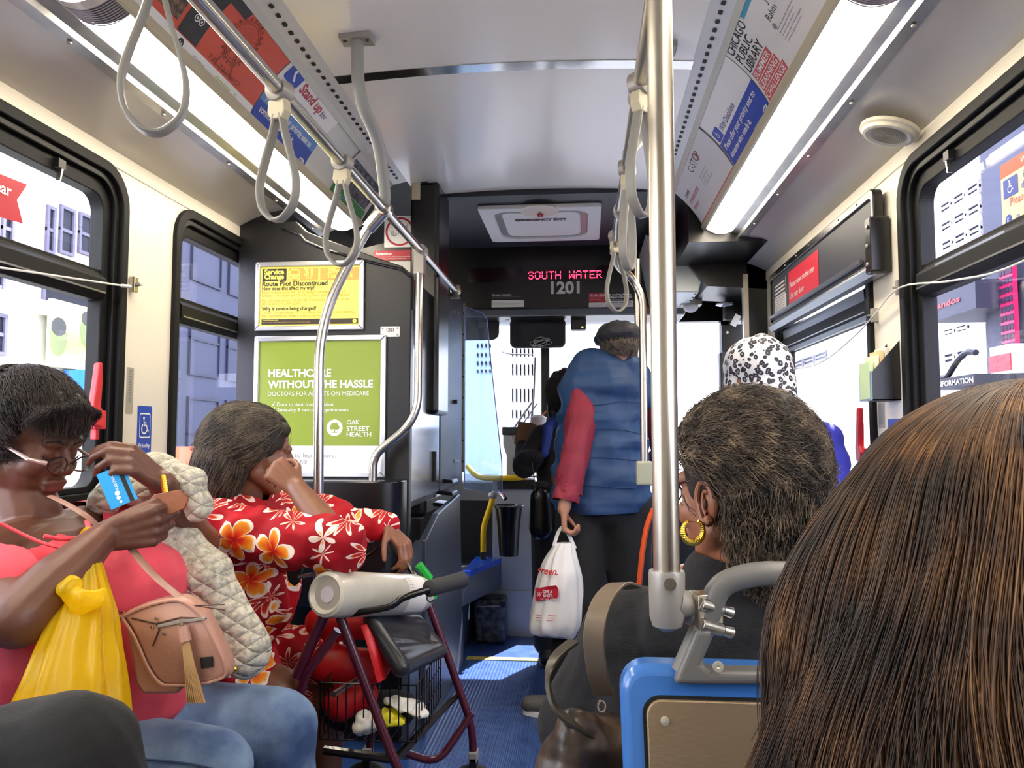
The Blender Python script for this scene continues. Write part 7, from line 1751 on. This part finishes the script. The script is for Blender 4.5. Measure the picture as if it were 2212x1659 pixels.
# basket of black wire
wm = mat('black basket wire', '0c0c0d', .3)
corn = [P(690, 1462, 2.10), P(735, 1452, 2.46), P(925, 1452, 2.46), P(905, 1470, 2.14)]
bx0, bx1, by0, by1 = corn[0].x, corn[3].x, 2.11, 2.46; bz0, bz1 = P(800, 1600, 2.11).z, P(800, 1478, 2.11).z
def wires(name, segs):
    mb = MB()
    for s_ in segs: mb.tube(s_, .0019, wm, 5)
    o = mb.build(name, rw); o['kind'] = 'stuff'
wires('basket_front', [[(bx0 + (bx1 - bx0) * i / 11, by0, bz0), (bx0 + (bx1 - bx0) * i / 11, by0, bz1)] for i in range(12)] + [[(bx0, by0, bz0 + (bz1 - bz0) * k / 3), (bx1, by0, bz0 + (bz1 - bz0) * k / 3)] for k in (0, 3)])
wires('basket_side', [[(bx1, by0 + (by1 - by0) * i / 10, bz0), (bx1, by0 + (by1 - by0) * i / 10, bz1)] for i in range(11)] + [[(bx1, by0, bz0 + (bz1 - bz0) * k / 3), (bx1, by1, bz0 + (bz1 - bz0) * k / 3)] for k in range(4)])
wires('basket_side', [[(bx0, by0 + (by1 - by0) * i / 10, bz0), (bx0, by0 + (by1 - by0) * i / 10, bz1)] for i in range(11)] + [[(bx0, by0, bz0 + (bz1 - bz0) * k / 3), (bx0, by1, bz0 + (bz1 - bz0) * k / 3)] for k in range(4)])
wires('basket_back', [[(bx0 + (bx1 - bx0) * i / 8, by1, bz0), (bx0 + (bx1 - bx0) * i / 8, by1, bz1)] for i in range(9)] + [[(bx0, by1, bz1), (bx1, by1, bz1)]])
wires('basket_base', [[(bx0 + (bx1 - bx0) * i / 11, by0, bz0), (bx0 + (bx1 - bx0) * i / 11, by1, bz0)] for i in range(12)])
# handles and brakes
g0_, g1_ = P(925, 1272, 2.02), P(1000, 1252, 2.16)
mb = MB(); mb.tube(spline([P(728, 1330, 2.04), P(835, 1312, 1.98), P(870, 1292, 1.98), P(925, 1273, 2.02)], 5), .009, gloss, 12); mb.build('handle_tube', rw, smooth=True)
mb = MB(); d_ = (g1_ - g0_); mb.tube([g0_, g0_ + d_ * .03, g0_ + d_ * .5, g1_ - d_ * .03, g1_], [.014, .0215, .021, .0225, .016], foam, 20); mb.build('handle_grip', rw, smooth=True)
mb = MB(); mb.tube(spline([P(706, 1252, 2.16), P(694, 1205, 2.16), P(672, 1188, 2.16), P(628, 1192, 2.18)], 5), .012, gloss, 12); mb.build('handle_tube', rw, smooth=True)
def paddle(u, v, y, s=1):
    pts = [(u - 18 * s, v - 35), (u + 18 * s, v - 35), (u + 20 * s, v), (u + 12 * s, v + 35), (u, v + 46), (u - 14 * s, v + 34), (u - 20 * s, v)]
    mb = MB(); q = [P(a, b, y) for a, b in pts]; mb.prism([(p.x, p.z) for p in q], 0, .014, lambda x, z, h: V((x, y + h, z)), mat('black brake paddle', '16181a', .45)); mb.build('brake_paddle', rw, bevel=.005, seg=3)
paddle(635, 1222, 2.12); paddle(822, 1190, 2.58, .9)
mb = MB(); mb.tube(spline([P(762, 1188, 2.56), P(770, 1206, 2.56), P(795, 1200, 2.56), P(818, 1180, 2.56)], 5), .005, gloss, 8); mb.tube([P(838, 1160, 2.58), P(858, 1200, 2.52), P(900, 1245, 2.52)], .008, gloss, 8); mb.build('brake_lever', rw, smooth=True)
mb = MB(); mb.lathe([(.006, -.02), (.006, .02)], P(660, 1244, 2.11), steel, 10, (1, 0, .2)); mb.build('bolt', rw)
# things in the basket
rb_ = blob('tote_bag', [cp(P(690, 1345, 2.24), P(805, 1350, 2.24), .05, .04, ((0, 1, 0), .7)), cp(P(710, 1430, 2.24), P(810, 1440, 2.26), .055, .045, ((0, 1, 0), .7)), cp(P(730, 1520, 2.24), P(790, 1500, 2.26), .05, .04)], mat('bright red nylon', 'd3141c', .4, bump=(20, .3)), .007, 3, None, fold=((12, 12, 12), .012)); tag(rb_, 'bright red nylon bag stuffed in the walking frame basket', 'bag')
mb = MB(); mb.tube(spline([P(790, 1350, 2.12), P(805, 1395, 2.10), P(825, 1470, 2.10)], 5), .016, mat('bright red nylon'), 8, flat=.3); tag(mb.build('bag_strap', rb_, smooth=True), 'wide red strap')
pm_ = mat('white paper', 'e2e0d6', .7)
for k, (u, v, y, w, m, lab) in enumerate(((880, 1525, 2.2, .13, pm_, 'white folded papers at the right of the wire basket'), (845, 1550, 2.16, .09, mat('yellow paper', 'd8cf2a', .6), 'yellow wrapper in the wire basket'), (790, 1560, 2.14, .07, mat('crumpled tissue', 'dedad0', .8), 'crumpled tissue at the bottom of the basket'))):
    c = P(u, v, y); o = blob('paper', [el(c, (w / 2, .05, .012 if k < 2 else .028), Matrix.Rotation(R(18), 3, 'Y'))], m, .004, 0, None, fold=((40, 40, 40), .012)); tag(o, lab, 'paper')
dk = blob('bundle', [cp(P(730, 1540, 2.28), P(860, 1530, 2.30), .05, .055)], blackt, .008, 3, None, fold=((14, 14, 14), .014)); tag(dk, 'dark cloth bundle inside the walking frame basket', 'cloth')
# oxygen bottle across the handles
ox = thing('oxygen_bottle', 'pale grey oxygen bottle lying across the walking frame', 'bottle', P(700, 1283, 1.95))
c0, c1 = P(702, 1284, 1.95), P(915, 1284, 2.40); ax = (c1 - c0).normalized(); Lx = (c1 - c0).length; rr_ = .0585
wht = mat('worn cream enamel', 'c9c5b4', .3, vary=('b3af9f', 14, .3), coat=.3)
mb = MB(); mb.lathe([(rr_ * .62, .012), (rr_ * .80, .0), (rr_ * .95, .006), (rr_, .02), (rr_, Lx * .86), (rr_ * .9, Lx * .94), (rr_ * .6, Lx), (.02, Lx + .01)], c0, wht, 40, ax); mb.build('cylinder', ox, smooth=True)
mb = MB(); mb.lathe([(rr_ * .66, .010), (rr_ * .60, .018), (0, .018)], c0, mat('dusty grey base', '9b958b', .5), 32, ax); mb.lathe([(rr_ * .36, .012), (rr_ * .34, .008), (0, .008)], c0, mat('lilac stamped disc', 'b9b4bb', .4), 24, ax); mb.build('base_plate', ox, smooth=True)
q = ax.to_track_quat('Z', 'Y').to_matrix(); tocam = (V((0, 0, CAM_Z)) - c0); tocam = (tocam - ax * tocam.dot(ax)).normalized(); sdv = ax.cross(tocam)
fox = lambda s, t_, h=0: c0 + ax * s + (tocam * math.cos(t_ / rr_) + sdv * math.sin(t_ / rr_)) * (rr_ + .0006 + h)
pr = Print(fox); pr.rect(Lx * .64, -.055, Lx * .85, .055, mat('label white', 'dcdad2', .5), 1, 2, 14); sg_ = 1 if fox(0, .02).z > fox(0, 0).z else -1
pr.poly([(Lx * .72, .0 * sg_), (Lx * .82, .0 * sg_), (Lx * .77, .035 * sg_)], yellowk, 2); pr.text('2', Lx * .77, .006 * sg_, .010 * sg_, printk, 3, align='c')
for k in range(6): pr.line(Lx * .65, (-.05 + .008 * k) * 1, Lx * .70, (-.05 + .008 * k), .0012, greyk, 2)
pr.build('label', ox)
mb = MB(); mb.lathe([(.022, 0), (.024, .01), (.024, .045), (.015, .055)], c1 + ax * .0, mat('green valve collar', '1fa63a', .3), 20, ax); mb.build('valve_collar', ox, smooth=True)
mb = MB(); mb.tube([P(905, 1220, 2.40), P(928, 1250, 2.42)], .013, mat('green valve collar'), 14); mb.build('green_tag', ox, smooth=True)
mb = MB(); mb.tube([P(872, 1180, 2.40), P(880, 1215, 2.40), P(893, 1240, 2.40)], .004, mat('mylar packet', 'a8acb0', .12, .9), 6); mb.tube([P(866, 1195, 2.40), P(874, 1222, 2.4)], .005, gloss, 6); kk = mb.build('keys', None, smooth=True); tag(kk, 'dark keys and clear packet dangling from the hand of the woman in floral', 'keys')
mb = MB(); mb.tube([P(930, 1292 + 8 * math.sin(a), 2.10) + V((.01 * math.cos(a), 0, 0)) for a in np.linspace(0, 5, 12)], .0022, chrome, 6); mb.build('clip', ox)

# ------------------------------------------------------------------ bench under the two women (left) and the raised right bench
bl = thing('bench_seat', 'blue side facing bench along the left wall', 'bench', (-1.22, 1.9, 0))
mb = MB(); mb.box((XL + .02, .6, .38), (-.98, 2.9, .45), blueseat); mb.build('seat', bl, bevel=.015); mb = MB(); mb.box((XL + .02, .6, .45), (XL + .07, 2.9, .96), blueseat); mb.build('backrest', bl, bevel=.015)
mb = MB(); mb.box((XL + .02, .62, 0), (-1.08, 2.88, .38), charcoal); mb.build('plinth', bl)
br = thing('bench_seat', 'side facing bench on the raised wheel housing along the right wall', 'bench', (.8, 2.9, 0))
mb = MB(); mb.box((.52, 2.45, .42), (XR - .02, 3.6, .50), blueseat); mb.build('seat', br, bevel=.015); mb = MB(); mb.box((XR - .07, 2.45, .50), (XR - .02, 3.6, .95), blueseat); mb.build('backrest', br, bevel=.015)
mb = MB(); mb.box((.60, 2.47, 0), (XR - .02, 3.58, .42), charcoal); mb.build('plinth', br)
mb = MB(); mb.tube(spline([P(1412, 1100, 3.0), P(1398, 1135, 3.0), P(1388, 1190, 3.0), P(1382, 1250, 3.0), P(1376, 1300, 3.0)], 5), .017, orange, 10, flat=.6); o = mb.build('seat_strap', None, smooth=True); tag(o, 'orange curved rail left of the near pole behind the woman with greying hair', 'rail')

# ------------------------------------------------------------------ front: farebox pedestal, bin, yellow rails
fp = thing('front_modesty_panel', 'brushed grey pedestal panel behind the black waste bin', 'panel', P(1110, 1280, 4.75))
yf = 4.80; a = P(1064, 1275, yf); b = P(1156, 1035, yf)
brg = mat('brushed grey steel panel', '9c9fa2', .35, .3, bump=(50, .1))
mb = MB(); mb.box((a.x, yf, a.z), (b.x, yf + .03, b.z), brg); mb.build('panel', fp, bevel=.003)
c = P(1030, 1340, yf); d = P(1160, 1276, yf); mb = MB(); mb.box((c.x, yf - .01, 0), (d.x + .4, yf + .05, d.z), brg); mb.build('kick_plate', fp, bevel=.003)
mb = MB(); q = P(1075, 1045, yf); mb.box((q.x, yf - .03, q.z - .03), (b.x, yf + .10, q.z + .03), blackg); mb.build('top_bar', fp, bevel=.006)
fb = thing('farebox', 'grey steel farebox with a black lid on the pedestal', 'farebox', P(1108, 1035, 4.9))
yg2 = 4.86; pts = [P(u, v, yg2) for u, v in ((1094, 1030), (1094, 985), (1086, 960), (1086, 930), (1150, 930), (1150, 1030))]
mb = MB(); mb.prism([(p.x, p.z) for p in pts], 0, .22, lambda x, z, h: V((x, yg2 + h, z)), mat('grey farebox steel', '8b8a86', .4, .5)); mb.build('body', fb, bevel=.006)
a = P(1084, 940, yg2 - .01); b = P(1152, 922, yg2 - .01); mb = MB(); mb.box((a.x, yg2 - .01, a.z), (b.x, yg2 + .23, b.z), blackp); mb.build('lid', fb, bevel=.006)
mb = MB()
for v in (945, 990): mb.cbox(P(1104, v, yg2 - .004), (.01, .008, .02), steel)
mb.build('catch', fb)
a = P(1122, 1000, yg2 - .008); b = P(1148, 945, yg2 - .008); mb = MB(); mb.box((a.x, yg2 - .008, a.z), (b.x, yg2, b.z), mat('light grey plate', 'a9aaa8', .4, .4)); mb.build('front_plate', fb, bevel=.002)
yr = thing('yellow_rail', 'yellow curved grab rail over the grey pedestal panel', 'rail', P(1110, 1030, 4.74))
mb = MB(); mb.tube(spline([P(1010, 1008, 4.9), P(1035, 1030, 4.78), P(1085, 1033, 4.72), P(1130, 1030, 4.72), P(1155, 1015, 4.74)], 6), .017, yellowc, 14); mb.build('rail', yr, smooth=True)
yq2 = thing('yellow_rail', 'yellow upright rail left of the black waste bin', 'rail', P(1045, 1250, 4.7))
mb = MB(); mb.tube(fillet([P(1068, 1062, 4.7), P(1062, 1085, 4.7), P(1044, 1140, 4.7), P(1044, 1192, 4.7)], .05), .017, yellowc, 14); mb.tube([P(1044, 1208, 4.7), P(1044, 1250, 4.7)], .017, yellowc, 14); mb.build('rail', yq2, smooth=True)
mb = MB(); mb.tube([P(1044, 1192, 4.7), P(1044, 1208, 4.7)], .019, blackp, 12); mb.tube([P(1044, 1250, 4.7), P(1044, 1345, 4.7)], .020, blackp, 12); mb.build('sleeve', yq2)
mb = MB(); mb.ball(P(1064, 1070, 4.66), (.028, .028, .022), mat('clear smoky knob', 'b8b0a8', .15), 12); mb.build('knob', yq2, smooth=True)
bn = thing('waste_bin', 'black plastic waste bin hung on the grey panel', 'bin', P(1097, 1200, 4.66))
ct = P(1099, 1092, 4.66); ztp = ct.z; zbt = P(1099, 1200, 4.66).z
mb = MB(); mb.lathe([(0, zbt - ztp), (.055, zbt - ztp), (.068, -.1), (.082, 0), (.086, .0), (.086, -.012), (.078, -.012), (.078, 0), (.072, -.01), (.050, zbt - ztp + .01), (0, zbt - ztp + .01)], ct, mat('gloss black bin', '141416', .18), 30); mb.build('body', bn, smooth=True)
mb = MB(); mb.tube([ct + V((.086 * math.cos(a), .086 * math.sin(a), 0)) for a in np.linspace(0, 6.283, 33)[:-1]], .004, mat('bin rim', '3a3c40', .2), 8, closed=True); mb.build('rim', bn, smooth=True)
mb = MB(); mb.box((ct.x - .03, ct.y + .05, ct.z - .05), (ct.x + .03, yf, ct.z - .02), blackg); mb.tube([P(1080, 1062, 4.64), P(1092, 1078, 4.6)], .012, chrome, 10); mb.build('bracket', bn)
bb = thing('floor_box', 'scuffed black box on the floor below the waste bin', 'box', P(1062, 1338, 4.6))
a = P(1026, 1338, 4.62); b = P(1092, 1292, 4.62); mb = MB(); mb.box((a.x, 4.60, .0), (b.x, 4.76, b.z), mat('scuffed black plastic', '18191b', .4, vary=('4a4c50', 30, .08))); mb.build('body', bb, bevel=.02, seg=3)
mb = MB(); mb.cbox((b.x - .01, 4.59, b.z - .03), (.03, .02, .03), blackg); mb.tube([(a.x + .02, 4.595, b.z - .045), (b.x - .03, 4.595, b.z - .04)], .004, castgrey, 6); mb.build('trim', bb)
# visor, mirror, destination camera at the windscreen
vs_ = thing('mirror', 'black framed interior mirror hanging at the windscreen', 'mirror', P(1170, 715, 5.05))
ymr = 5.02; a = P(1101, 752, ymr); b = P(1215, 686, ymr)
mb = MB(); mb.prism(rrect(a.x, a.z, b.x + .02, b.z, .04, 5), 0, .03, lambda x, z, h: V((x, ymr + h, z)), blackp); mb.build('housing', vs_, bevel=.005)
mb = MB(); mb.prism(rrect(a.x + .012, a.z + .012, b.x + .008, b.z - .012, .03, 5), 0, .002, lambda x, z, h: V((x, ymr - h, z)), mat('dark tinted mirror', '33343c', .08, .9)); mb.build('mirror_face', vs_)
mb = MB(); mb.tube([P(1160, 690, 5.05), P(1160, 668, 5.05)], .025, blackp, 10)
for k in range(4): c = P(1168, 738 + k, 4.98); mb.tube([c + V(((.04 + .01 * k) * math.cos(a), 0, (.03 - .004 * k) * math.sin(a + k))) for a in np.linspace(0, 6.28, 21)[:-1]], .0018, castgrey, 5, closed=True)
mb.build('arm_and_cable', vs_)
sv = thing('sun_visor', 'black sun visor at the driver side of the windscreen', 'visor', P(1050, 705, 5.05))
a = P(1010, 735, 5.08); b = P(1078, 684, 5.08); mb = MB(); mb.prism(rrect(a.x - .1, a.z, b.x, b.z + .02, .05, 5), 0, .02, lambda x, z, h: V((x, 5.08 + h, z)), blackp); mb.build('visor', sv, bevel=.005)
mb = MB(); c = P(1096, 672, 5.0); mb.lathe([(.035, 0), (.03, -.01), (.012, -.02), (.012, -.06)], c, blackg, 16); mb.build('mount', sv)
cb = thing('dash_camera', 'black camera box under the header above the cap of the standing man', 'camera', P(1248, 690, 5.0))
a = P(1233, 712, 4.98); b = P(1266, 670, 4.98); mb = MB(); mb.box((a.x, 4.98, a.z), (b.x, 5.08, b.z), blackp); mb.build('body', cb, bevel=.008)
mb = MB(); c = P(1258, 707, 4.975); mb.ball(c, .006, mat('green status lamp', 'c8ff60', .3, emit='c8ff60', es=2), 8); mb.build('status_lamp', cb); mb = MB(); mb.box((a.x - .02, 4.99, b.z - .03), (b.x + .02, 5.0, b.z - .02), blackg); mb.build('bracket', cb)
# paper schedule racks right of the windscreen
rk_ = thing('control_box', 'black control box cluster beside the entrance door top', 'box', (.80, 4.9, 1.9))
mb = MB()
for (u0, v0, u1, v1, y) in ((1560, 700, 1612, 760, 4.6), (1566, 650, 1604, 690, 4.7), (1558, 760, 1606, 900, 5.1)):
    a = P(u0, v1, y); b = P(u1, v0, y); mb = MB(); mb.box((a.x, y, a.z), (b.x, y + .08, b.z), blackp); mb.build('housing', rk_, bevel=.006)
mb = MB(); c = P(1589, 692, 4.55); mb.cbox(c, (.035, .004, .07), whitepl, Matrix.Rotation(R(28), 3, 'Y')); mb.build('tag', rk_); mb = MB(); mb.ball(P(1571, 718, 4.58), .008, whitepl, 8); mb.build('knob', rk_)
for k, (u, v, y) in enumerate(((1565, 656, 4.6), (1578, 632, 4.5))):
    c = P(u, v, y); mb = MB(); mb.lathe([(.05, 0), (.05, -.008), (.03, -.014), (0, -.014)], c, mat('clear ribbed lens', 'c8ccd0', .08, .5), 24); mb.build('downlight', rk_, smooth=True)
# box ahead under the sign, right: small shelf with papers behind the man
pp = slab('paper', [P(1362, 1104, 4.2), P(1402, 1100, 4.3), P(1412, 1128, 4.2), P(1388, 1136, 4.1)], .004, white, 'white printed papers at the right hip of the standing man', 'paper')

# ================================================================== the street
facade = mat('sunlit pale masonry', 'cfcac0', .8, vary=('bdb8b0', 2, .3)); facade2 = mat('white painted facade', 'd9d9da', .7); dkwin = mat('dark street window', '1e2030', .55, spec=.2); wfr = mat('grey violet window frame', '5c5870', .6)
road = mat('asphalt', '6a6a6c', .9, vary=('5a5a5d', 3, .3)); slateb = mat('blue slate facade', '303652', .5, vary=('272c44', 1.2, .3)); paveb = mat('pale pavement', 'b5b1aa', .85)
mb = MB(); mb.box((-40, -30, -.42), (40, 90, -.35), road); tag(mb.build('road'), kind='structure')
mb = MB(); mb.box((-9.4, -30, -.35), (-5.4, 90, -.22), paveb); mb.box((4.4, -30, -.35), (9.4, 90, -.22), paveb); tag(mb.build('pavement'), kind='structure')
def building(name, label, x0, x1, y0, y1, z1, face, wins, m, fr=wfr, wd=dkwin, band=None):
    """face: plane x (left or right) or y; wins: (a0, z0, a1, z1) on the visible face"""
    t = thing(name, label, 'building', ((x0 + x1) / 2, (y0 + y1) / 2, -.3))
    mb = MB(); mb.box((x0, y0, -.3), (x1, y1, z1), m); mb.build('wall', t)
    ax, c, sg = face
    f = (lambda a, z, h: V((c + sg * h, a, z))) if ax == 'x' else (lambda a, z, h: V((a, c + sg * h, z)))
    for (a0, z0, a1, z1_) in wins:
        q = MB(); q.ring(rect4(a0, z0, a1, z1_), rect4(a0 + .06, z0 + .06, a1 - .06, z1_ - .06), -.02, .05, f, fr)
        zc_ = (z0 + z1_) / 2; q.prism(rect4(a0, zc_ - .03, a1, zc_ + .03), 0, .04, f, fr); o = q.build('window', t)
        q = MB(); q.prism(rect4(a0 + .05, z0 + .05, a1 - .05, z1_ - .05), .005, .012, f, wd); q.build('pane', o)
    if band:
        for (a0, z0, a1, z1_, mm) in band: q = MB(); q.prism(rect4(a0, z0, a1, z1_), -.02, .12, f, mm); q.build('cornice', t)
    return t, f
XB = -9.6
def px_(u, v, X=XB): q = PX(u, v, X); return q.y, q.z
def wpx(lst, X=XB):
    out = []
    for (u0, v0, u1, v1) in lst:
        a = px_(u0, v1, X); b = px_(u1, v0, X); y0, y1 = sorted((a[0], b[0])); z0, z1 = sorted((a[1], b[1])); out.append((y0, z0, y1, z1))
    return out
wl_ = wpx([(95, 450, 118, 545), (124, 455, 160, 545), (166, 470, 200, 545), (0, 470, 28, 520), (88, 610, 198, 655), (-60, 590, 8, 640), (-60, 680, 12, 760), (100, 700, 140, 760)])
bt, bf = building('building', 'bright pale masonry building across the street on the left', -16, XB, 2, 16.5, 14, ('x', XB, 1), wl_, facade, band=[(2, 3.35, 16.5, 3.6, facade2), (2, 6.2, 16.5, 6.5, facade2)])
a = px_(84, 790); b = px_(190, 670); bill = thing('billboard', 'lime green billboard with two faces on the left building', 'billboard', V((XB + .2, a[0], a[1])))
y0, y1 = sorted((a[0], b[0])); mb = MB(); mb.box((XB + .12, y0, a[1]), (XB + .2, y1, b[1]), mat('lime billboard print', 'bfe04a', .5, vary=('f0f5c0', 1.2, .2))); mb.build('board', bill)
fbb = lambda s, t_, h=0: V((XB + .2 + h * 10, s, t_)); pr = Print(fbb); w_b = y1 - y0; h_b = b[1] - a[1]
pr.disc(y0 + w_b * .15, a[1] + h_b * .42, h_b * .20, mat('print dim face', '6e7a4a', .5), 2, 18, h_b * .26); pr.disc(y0 + w_b * .78, a[1] + h_b * .62, h_b * .19, mat('print dim face'), 2, 18, h_b * .26); pr.disc(y0 + w_b * .15, a[1] + h_b * .6, h_b * .17, dgrey, 3, 14, h_b * .14); pr.disc(y0 + w_b * .78, a[1] + h_b * .82, h_b * .17, dgrey, 3, 14, h_b * .12); pr.build('print', bill)
a = px_(130, 860); b = px_(205, 808); y0, y1 = sorted((a[0], b[0])); mb = MB(); mb.box((XB + .05, y0, a[1]), (XB + .5, y1, b[1]), mat('shop sign blue', '2a78d8', .4)); o = mb.build('shop_sign'); tag(o, 'blue shop sign with a white disc behind the red latch', 'sign')
pr = Print(lambda s, t_, h=0: V((XB + .5 + h * 5, s, t_))); pr.disc(y0 + (y1 - y0) * .78, (a[1] + b[1]) / 2 - .02, .14, white, 2, 20); pr.build('emblem', o)
# dark blue building seen through the small left window
XB2 = -9.0
a = px_(384, 900, XB2); b = px_(470, 500, XB2); y0, y1 = sorted((a[0], b[0]))
bt2, _ = building('building', 'dark blue slate building seen through the small left window', -15, XB2, y0, y1 + 3, 15, ('x', XB2, 1), [(y0 + .4 + 1.9 * k, z, y0 + 1.9 + 1.9 * k, z + 1.7) for k in range(4) for z in (.4, 2.6, 4.8)], slateb, fr=mat('slate joint', '1e2236', .5), wd=mat('slate blue glass', '2a3048', .5))
# street pieces seen low: white van roof, barrier
vn = thing('traffic_barrier', 'orange and white street barrier outside the small left window', 'barrier', V((-6.2, PX(392, 985, -6.2).y, -.3)))
a = PX(372, 1010, -6.2); b = PX(400, 965, -6.2); mb = MB(); mb.box((-6.3, a.y, a.z), (-6.1, b.y + .4, b.z), orange); mb.build('board', vn); mb = MB(); mb.box((-6.25, a.y, -.3), (-6.2, a.y + .08, a.z), yellowc); mb.box((-6.25, b.y + .3, -.3), (-6.2, b.y + .38, a.z), yellowc); mb.build('leg', vn)
# right side: dark panelled tower, storefront with red letters, office grid
XC = 8.5
def pr2(u, v, X=XC): q = PX(u, v, X); return q.y, q.z
def gwin(u0, v0, u1, v1, nc, nr, X=XC, g=.12):
    a = pr2(u0, v1, X); b = pr2(u1, v0, X); y0, y1 = sorted((a[0], b[0])); z0, z1 = a[1], b[1]; out = []
    for i in range(nc):
        for j in range(nr):
            w = (y1 - y0) / nc; h = (z1 - z0) / nr; out.append((y0 + w * (i + g / 2), z0 + h * (j + .25), y0 + w * (i + 1 - g / 2), z0 + h * (j + .9)))
    return out
yr0, _z = pr2(2125, 600); yr1, _z = pr2(2020, 600)
bt3, _ = building('building', 'white gridded office building through the near right window', XC, 16, yr0, yr1 + 2.5, 18, ('x', XC, -1), gwin(2035, 380, 2120, 560, 3, 3) + gwin(2040, 690, 2095, 740, 2, 1) + gwin(2040, 745, 2095, 800, 2, 1), facade2, fr=facade2, wd=mat('office glass', '181a2a', .6, spec=.2))
ys, _z = pr2(2215, 600)
bt4, _ = building('building', 'slate blue shop building with a red perforated panel on the right', 7.9, 16, 1.5, PX(2128, 600, 7.9).y, 14, ('x', 7.9, -1), [(2.2 + 1.3 * k, z, 3.2 + 1.3 * k, z + 2.0) for k in range(3) for z in (1.6, 4.2, 6.8)], slateb, fr=mat('slate joint'), wd=mat('office glass'))
a = PX(2192, 775, 7.7); b = PX(2155, 590, 7.7); y0, y1 = sorted((a.y, b.y))
rp = thing('facade_screen', 'tall red perforated metal screen on the slate shop facade', 'screen', V((7.75, y0, 1)))
mb = MB(); mb.box((7.72, y0, a.z), (7.80, y1, b.z + .4), mat('cerise metal', 'd6205a', .4)); mb.build('sheet', rp)
mb = MB()
for i in range(4):
    for j in range(12): yy = y0 + (y1 - y0) * (i + .5) / 4; zz = a.z + (b.z + .4 - a.z) * (j + .5) / 12; mb.prism(rrect(yy - .05, zz - .06, yy + .05, zz + .06, .03, 2), 0, .012, lambda y, z, h: V((7.72 - h, y, z)), mat('dark hole', '3a1838', .6))
tag(mb.build('hole', rp), kind='stuff')
a = PX(2140, 812, 6.9); c = PX(2185, 775, 6.9); mb = MB(); y0, y1 = sorted((a.y, c.y)); mb.box((6.9, y0, a.z), (7.1, y1, c.z + .25), white); mb.box((6.88, y0, a.z + .05), (6.9, y1, c.z + .1), redbrite); o = mb.build('shop_sign'); tag(o, 'white and red shop sign under the cerise screen', 'sign')
# storefront canopy with red italic letters
a = PX(2045, 655, 7.2); b = PX(2082, 625, 7.2)
cn = thing('storefront_sign', 'dark storefront canopy with red italic letters ending in andos', 'sign', V((7.3, a.y, a.z)))
y0, y1 = sorted((PX(2120, 650, 7.4).y, PX(2036, 650, 7.4).y)); mb = MB(); mb.box((7.3, y0, a.z - .25), (8.4, y1 + .4, b.z + .15), mat('dark canopy', '2c2e40', .5)); mb.build('canopy', cn)
pr = Print(lambda s, t_, h=0: V((7.29 - h * 5, 30 - s, t_))); pr.text('andos', 30 - y1 + .0, a.z - .02, (b.z - a.z) * .8, redbrite, 2, width=(y1 - y0) * .62, shear=.2, bold=.03); pr.build('lettering', cn)
# information kiosk
a = PX(2040, 880, 5.0); b = PX(2085, 795, 5.0); kk = thing('street_kiosk', 'dark street kiosk with white letters ORMATION on its band', 'kiosk', V((5.2, a.y, -.3)))
y0, y1 = sorted((a.y, b.y)); y0 -= .3; mb = MB(); mb.box((5.0, y0, -.3), (5.8, y1 + .3, a.z), mat('navy kiosk', '23284a', .4)); mb.build('body', kk)
mb = MB(); mb.box((4.97, y0, PX(2040, 840, 5.0).z), (5.8, y1 + .3, PX(2040, 818, 5.0).z), dgrey); mb.tube([V((5.0, y0 + (y1 + .3 - y0) * t, PX(2040, 815, 5.0).z + .28 * math.sin(math.pi * min(1, t + .35)) )) for t in np.linspace(0, 1, 14)], .04, blackp, 8); mb.build('arch', kk)
pr = Print(lambda s, t_, h=0: V((4.965 - h * 3, 30 - s, t_))); z_ = PX(2040, 835, 5.0).z; pr.text('INFORMATION', 30 - y1 - .12, z_, .07, white, 2, width=y1 - y0 + .1, bold=.02); pr.build('lettering', kk)
# beyond the windscreen: canyon of pale blocks
def py_(u, v, Y): q = P(u, v, Y); return q.x, q.z
a = P(1103, 900, 30); b = P(1168, 700, 30)
bt5, _ = building('building', 'sunlit block with rows of narrow windows beyond the windscreen', P(1101, 800, 30).x, a.x + 1.6, 30, 50, 18, ('y', 30, -1), [(P(1106 + 8.5 * k, 800, 30).x, P(1106, v1, 30).z, P(1106 + 8.5 * k + 3.4, 800, 30).x, P(1106, v0, 30).z) for k in range(6) for v0, v1 in ((752, 772), (786, 812), (838, 870), (885, 905))], facade2, fr=mat('pale reveal', '8a8a96', .6), wd=mat('narrow dark pane', '3c3e50', .5))
a = P(1068, 900, 27); bt6, _ = building('building', 'pale blue tower at the left of the windscreen', -14, P(1100, 800, 27).x - .3, 27, 29.5, 30, ('y', 27, -1), [(P(1030 + 9 * k, 800, 27).x, P(1030, v1, 27).z, P(1030 + 9 * k + 4, 800, 27).x, P(1030, v0, 27).z) for k in range(4) for v0, v1 in ((742, 752), (762, 772), (780, 790), (798, 806))], mat('pale blue masonry', 'cfdbee', .7), fr=mat('pale reveal'), wd=mat('narrow dark pane'))
bt7, _ = building('building', 'low dark windowed block beyond the right side window', 8.2, 15, 22.6, 33, 9, ('x', 8.2, -1), [(q0, q1, q2, q3) for (q0, q1, q2, q3) in gwin(1716, 752, 1788, 806, 3, 1, 8.2)], facade2, wd=dkwin)
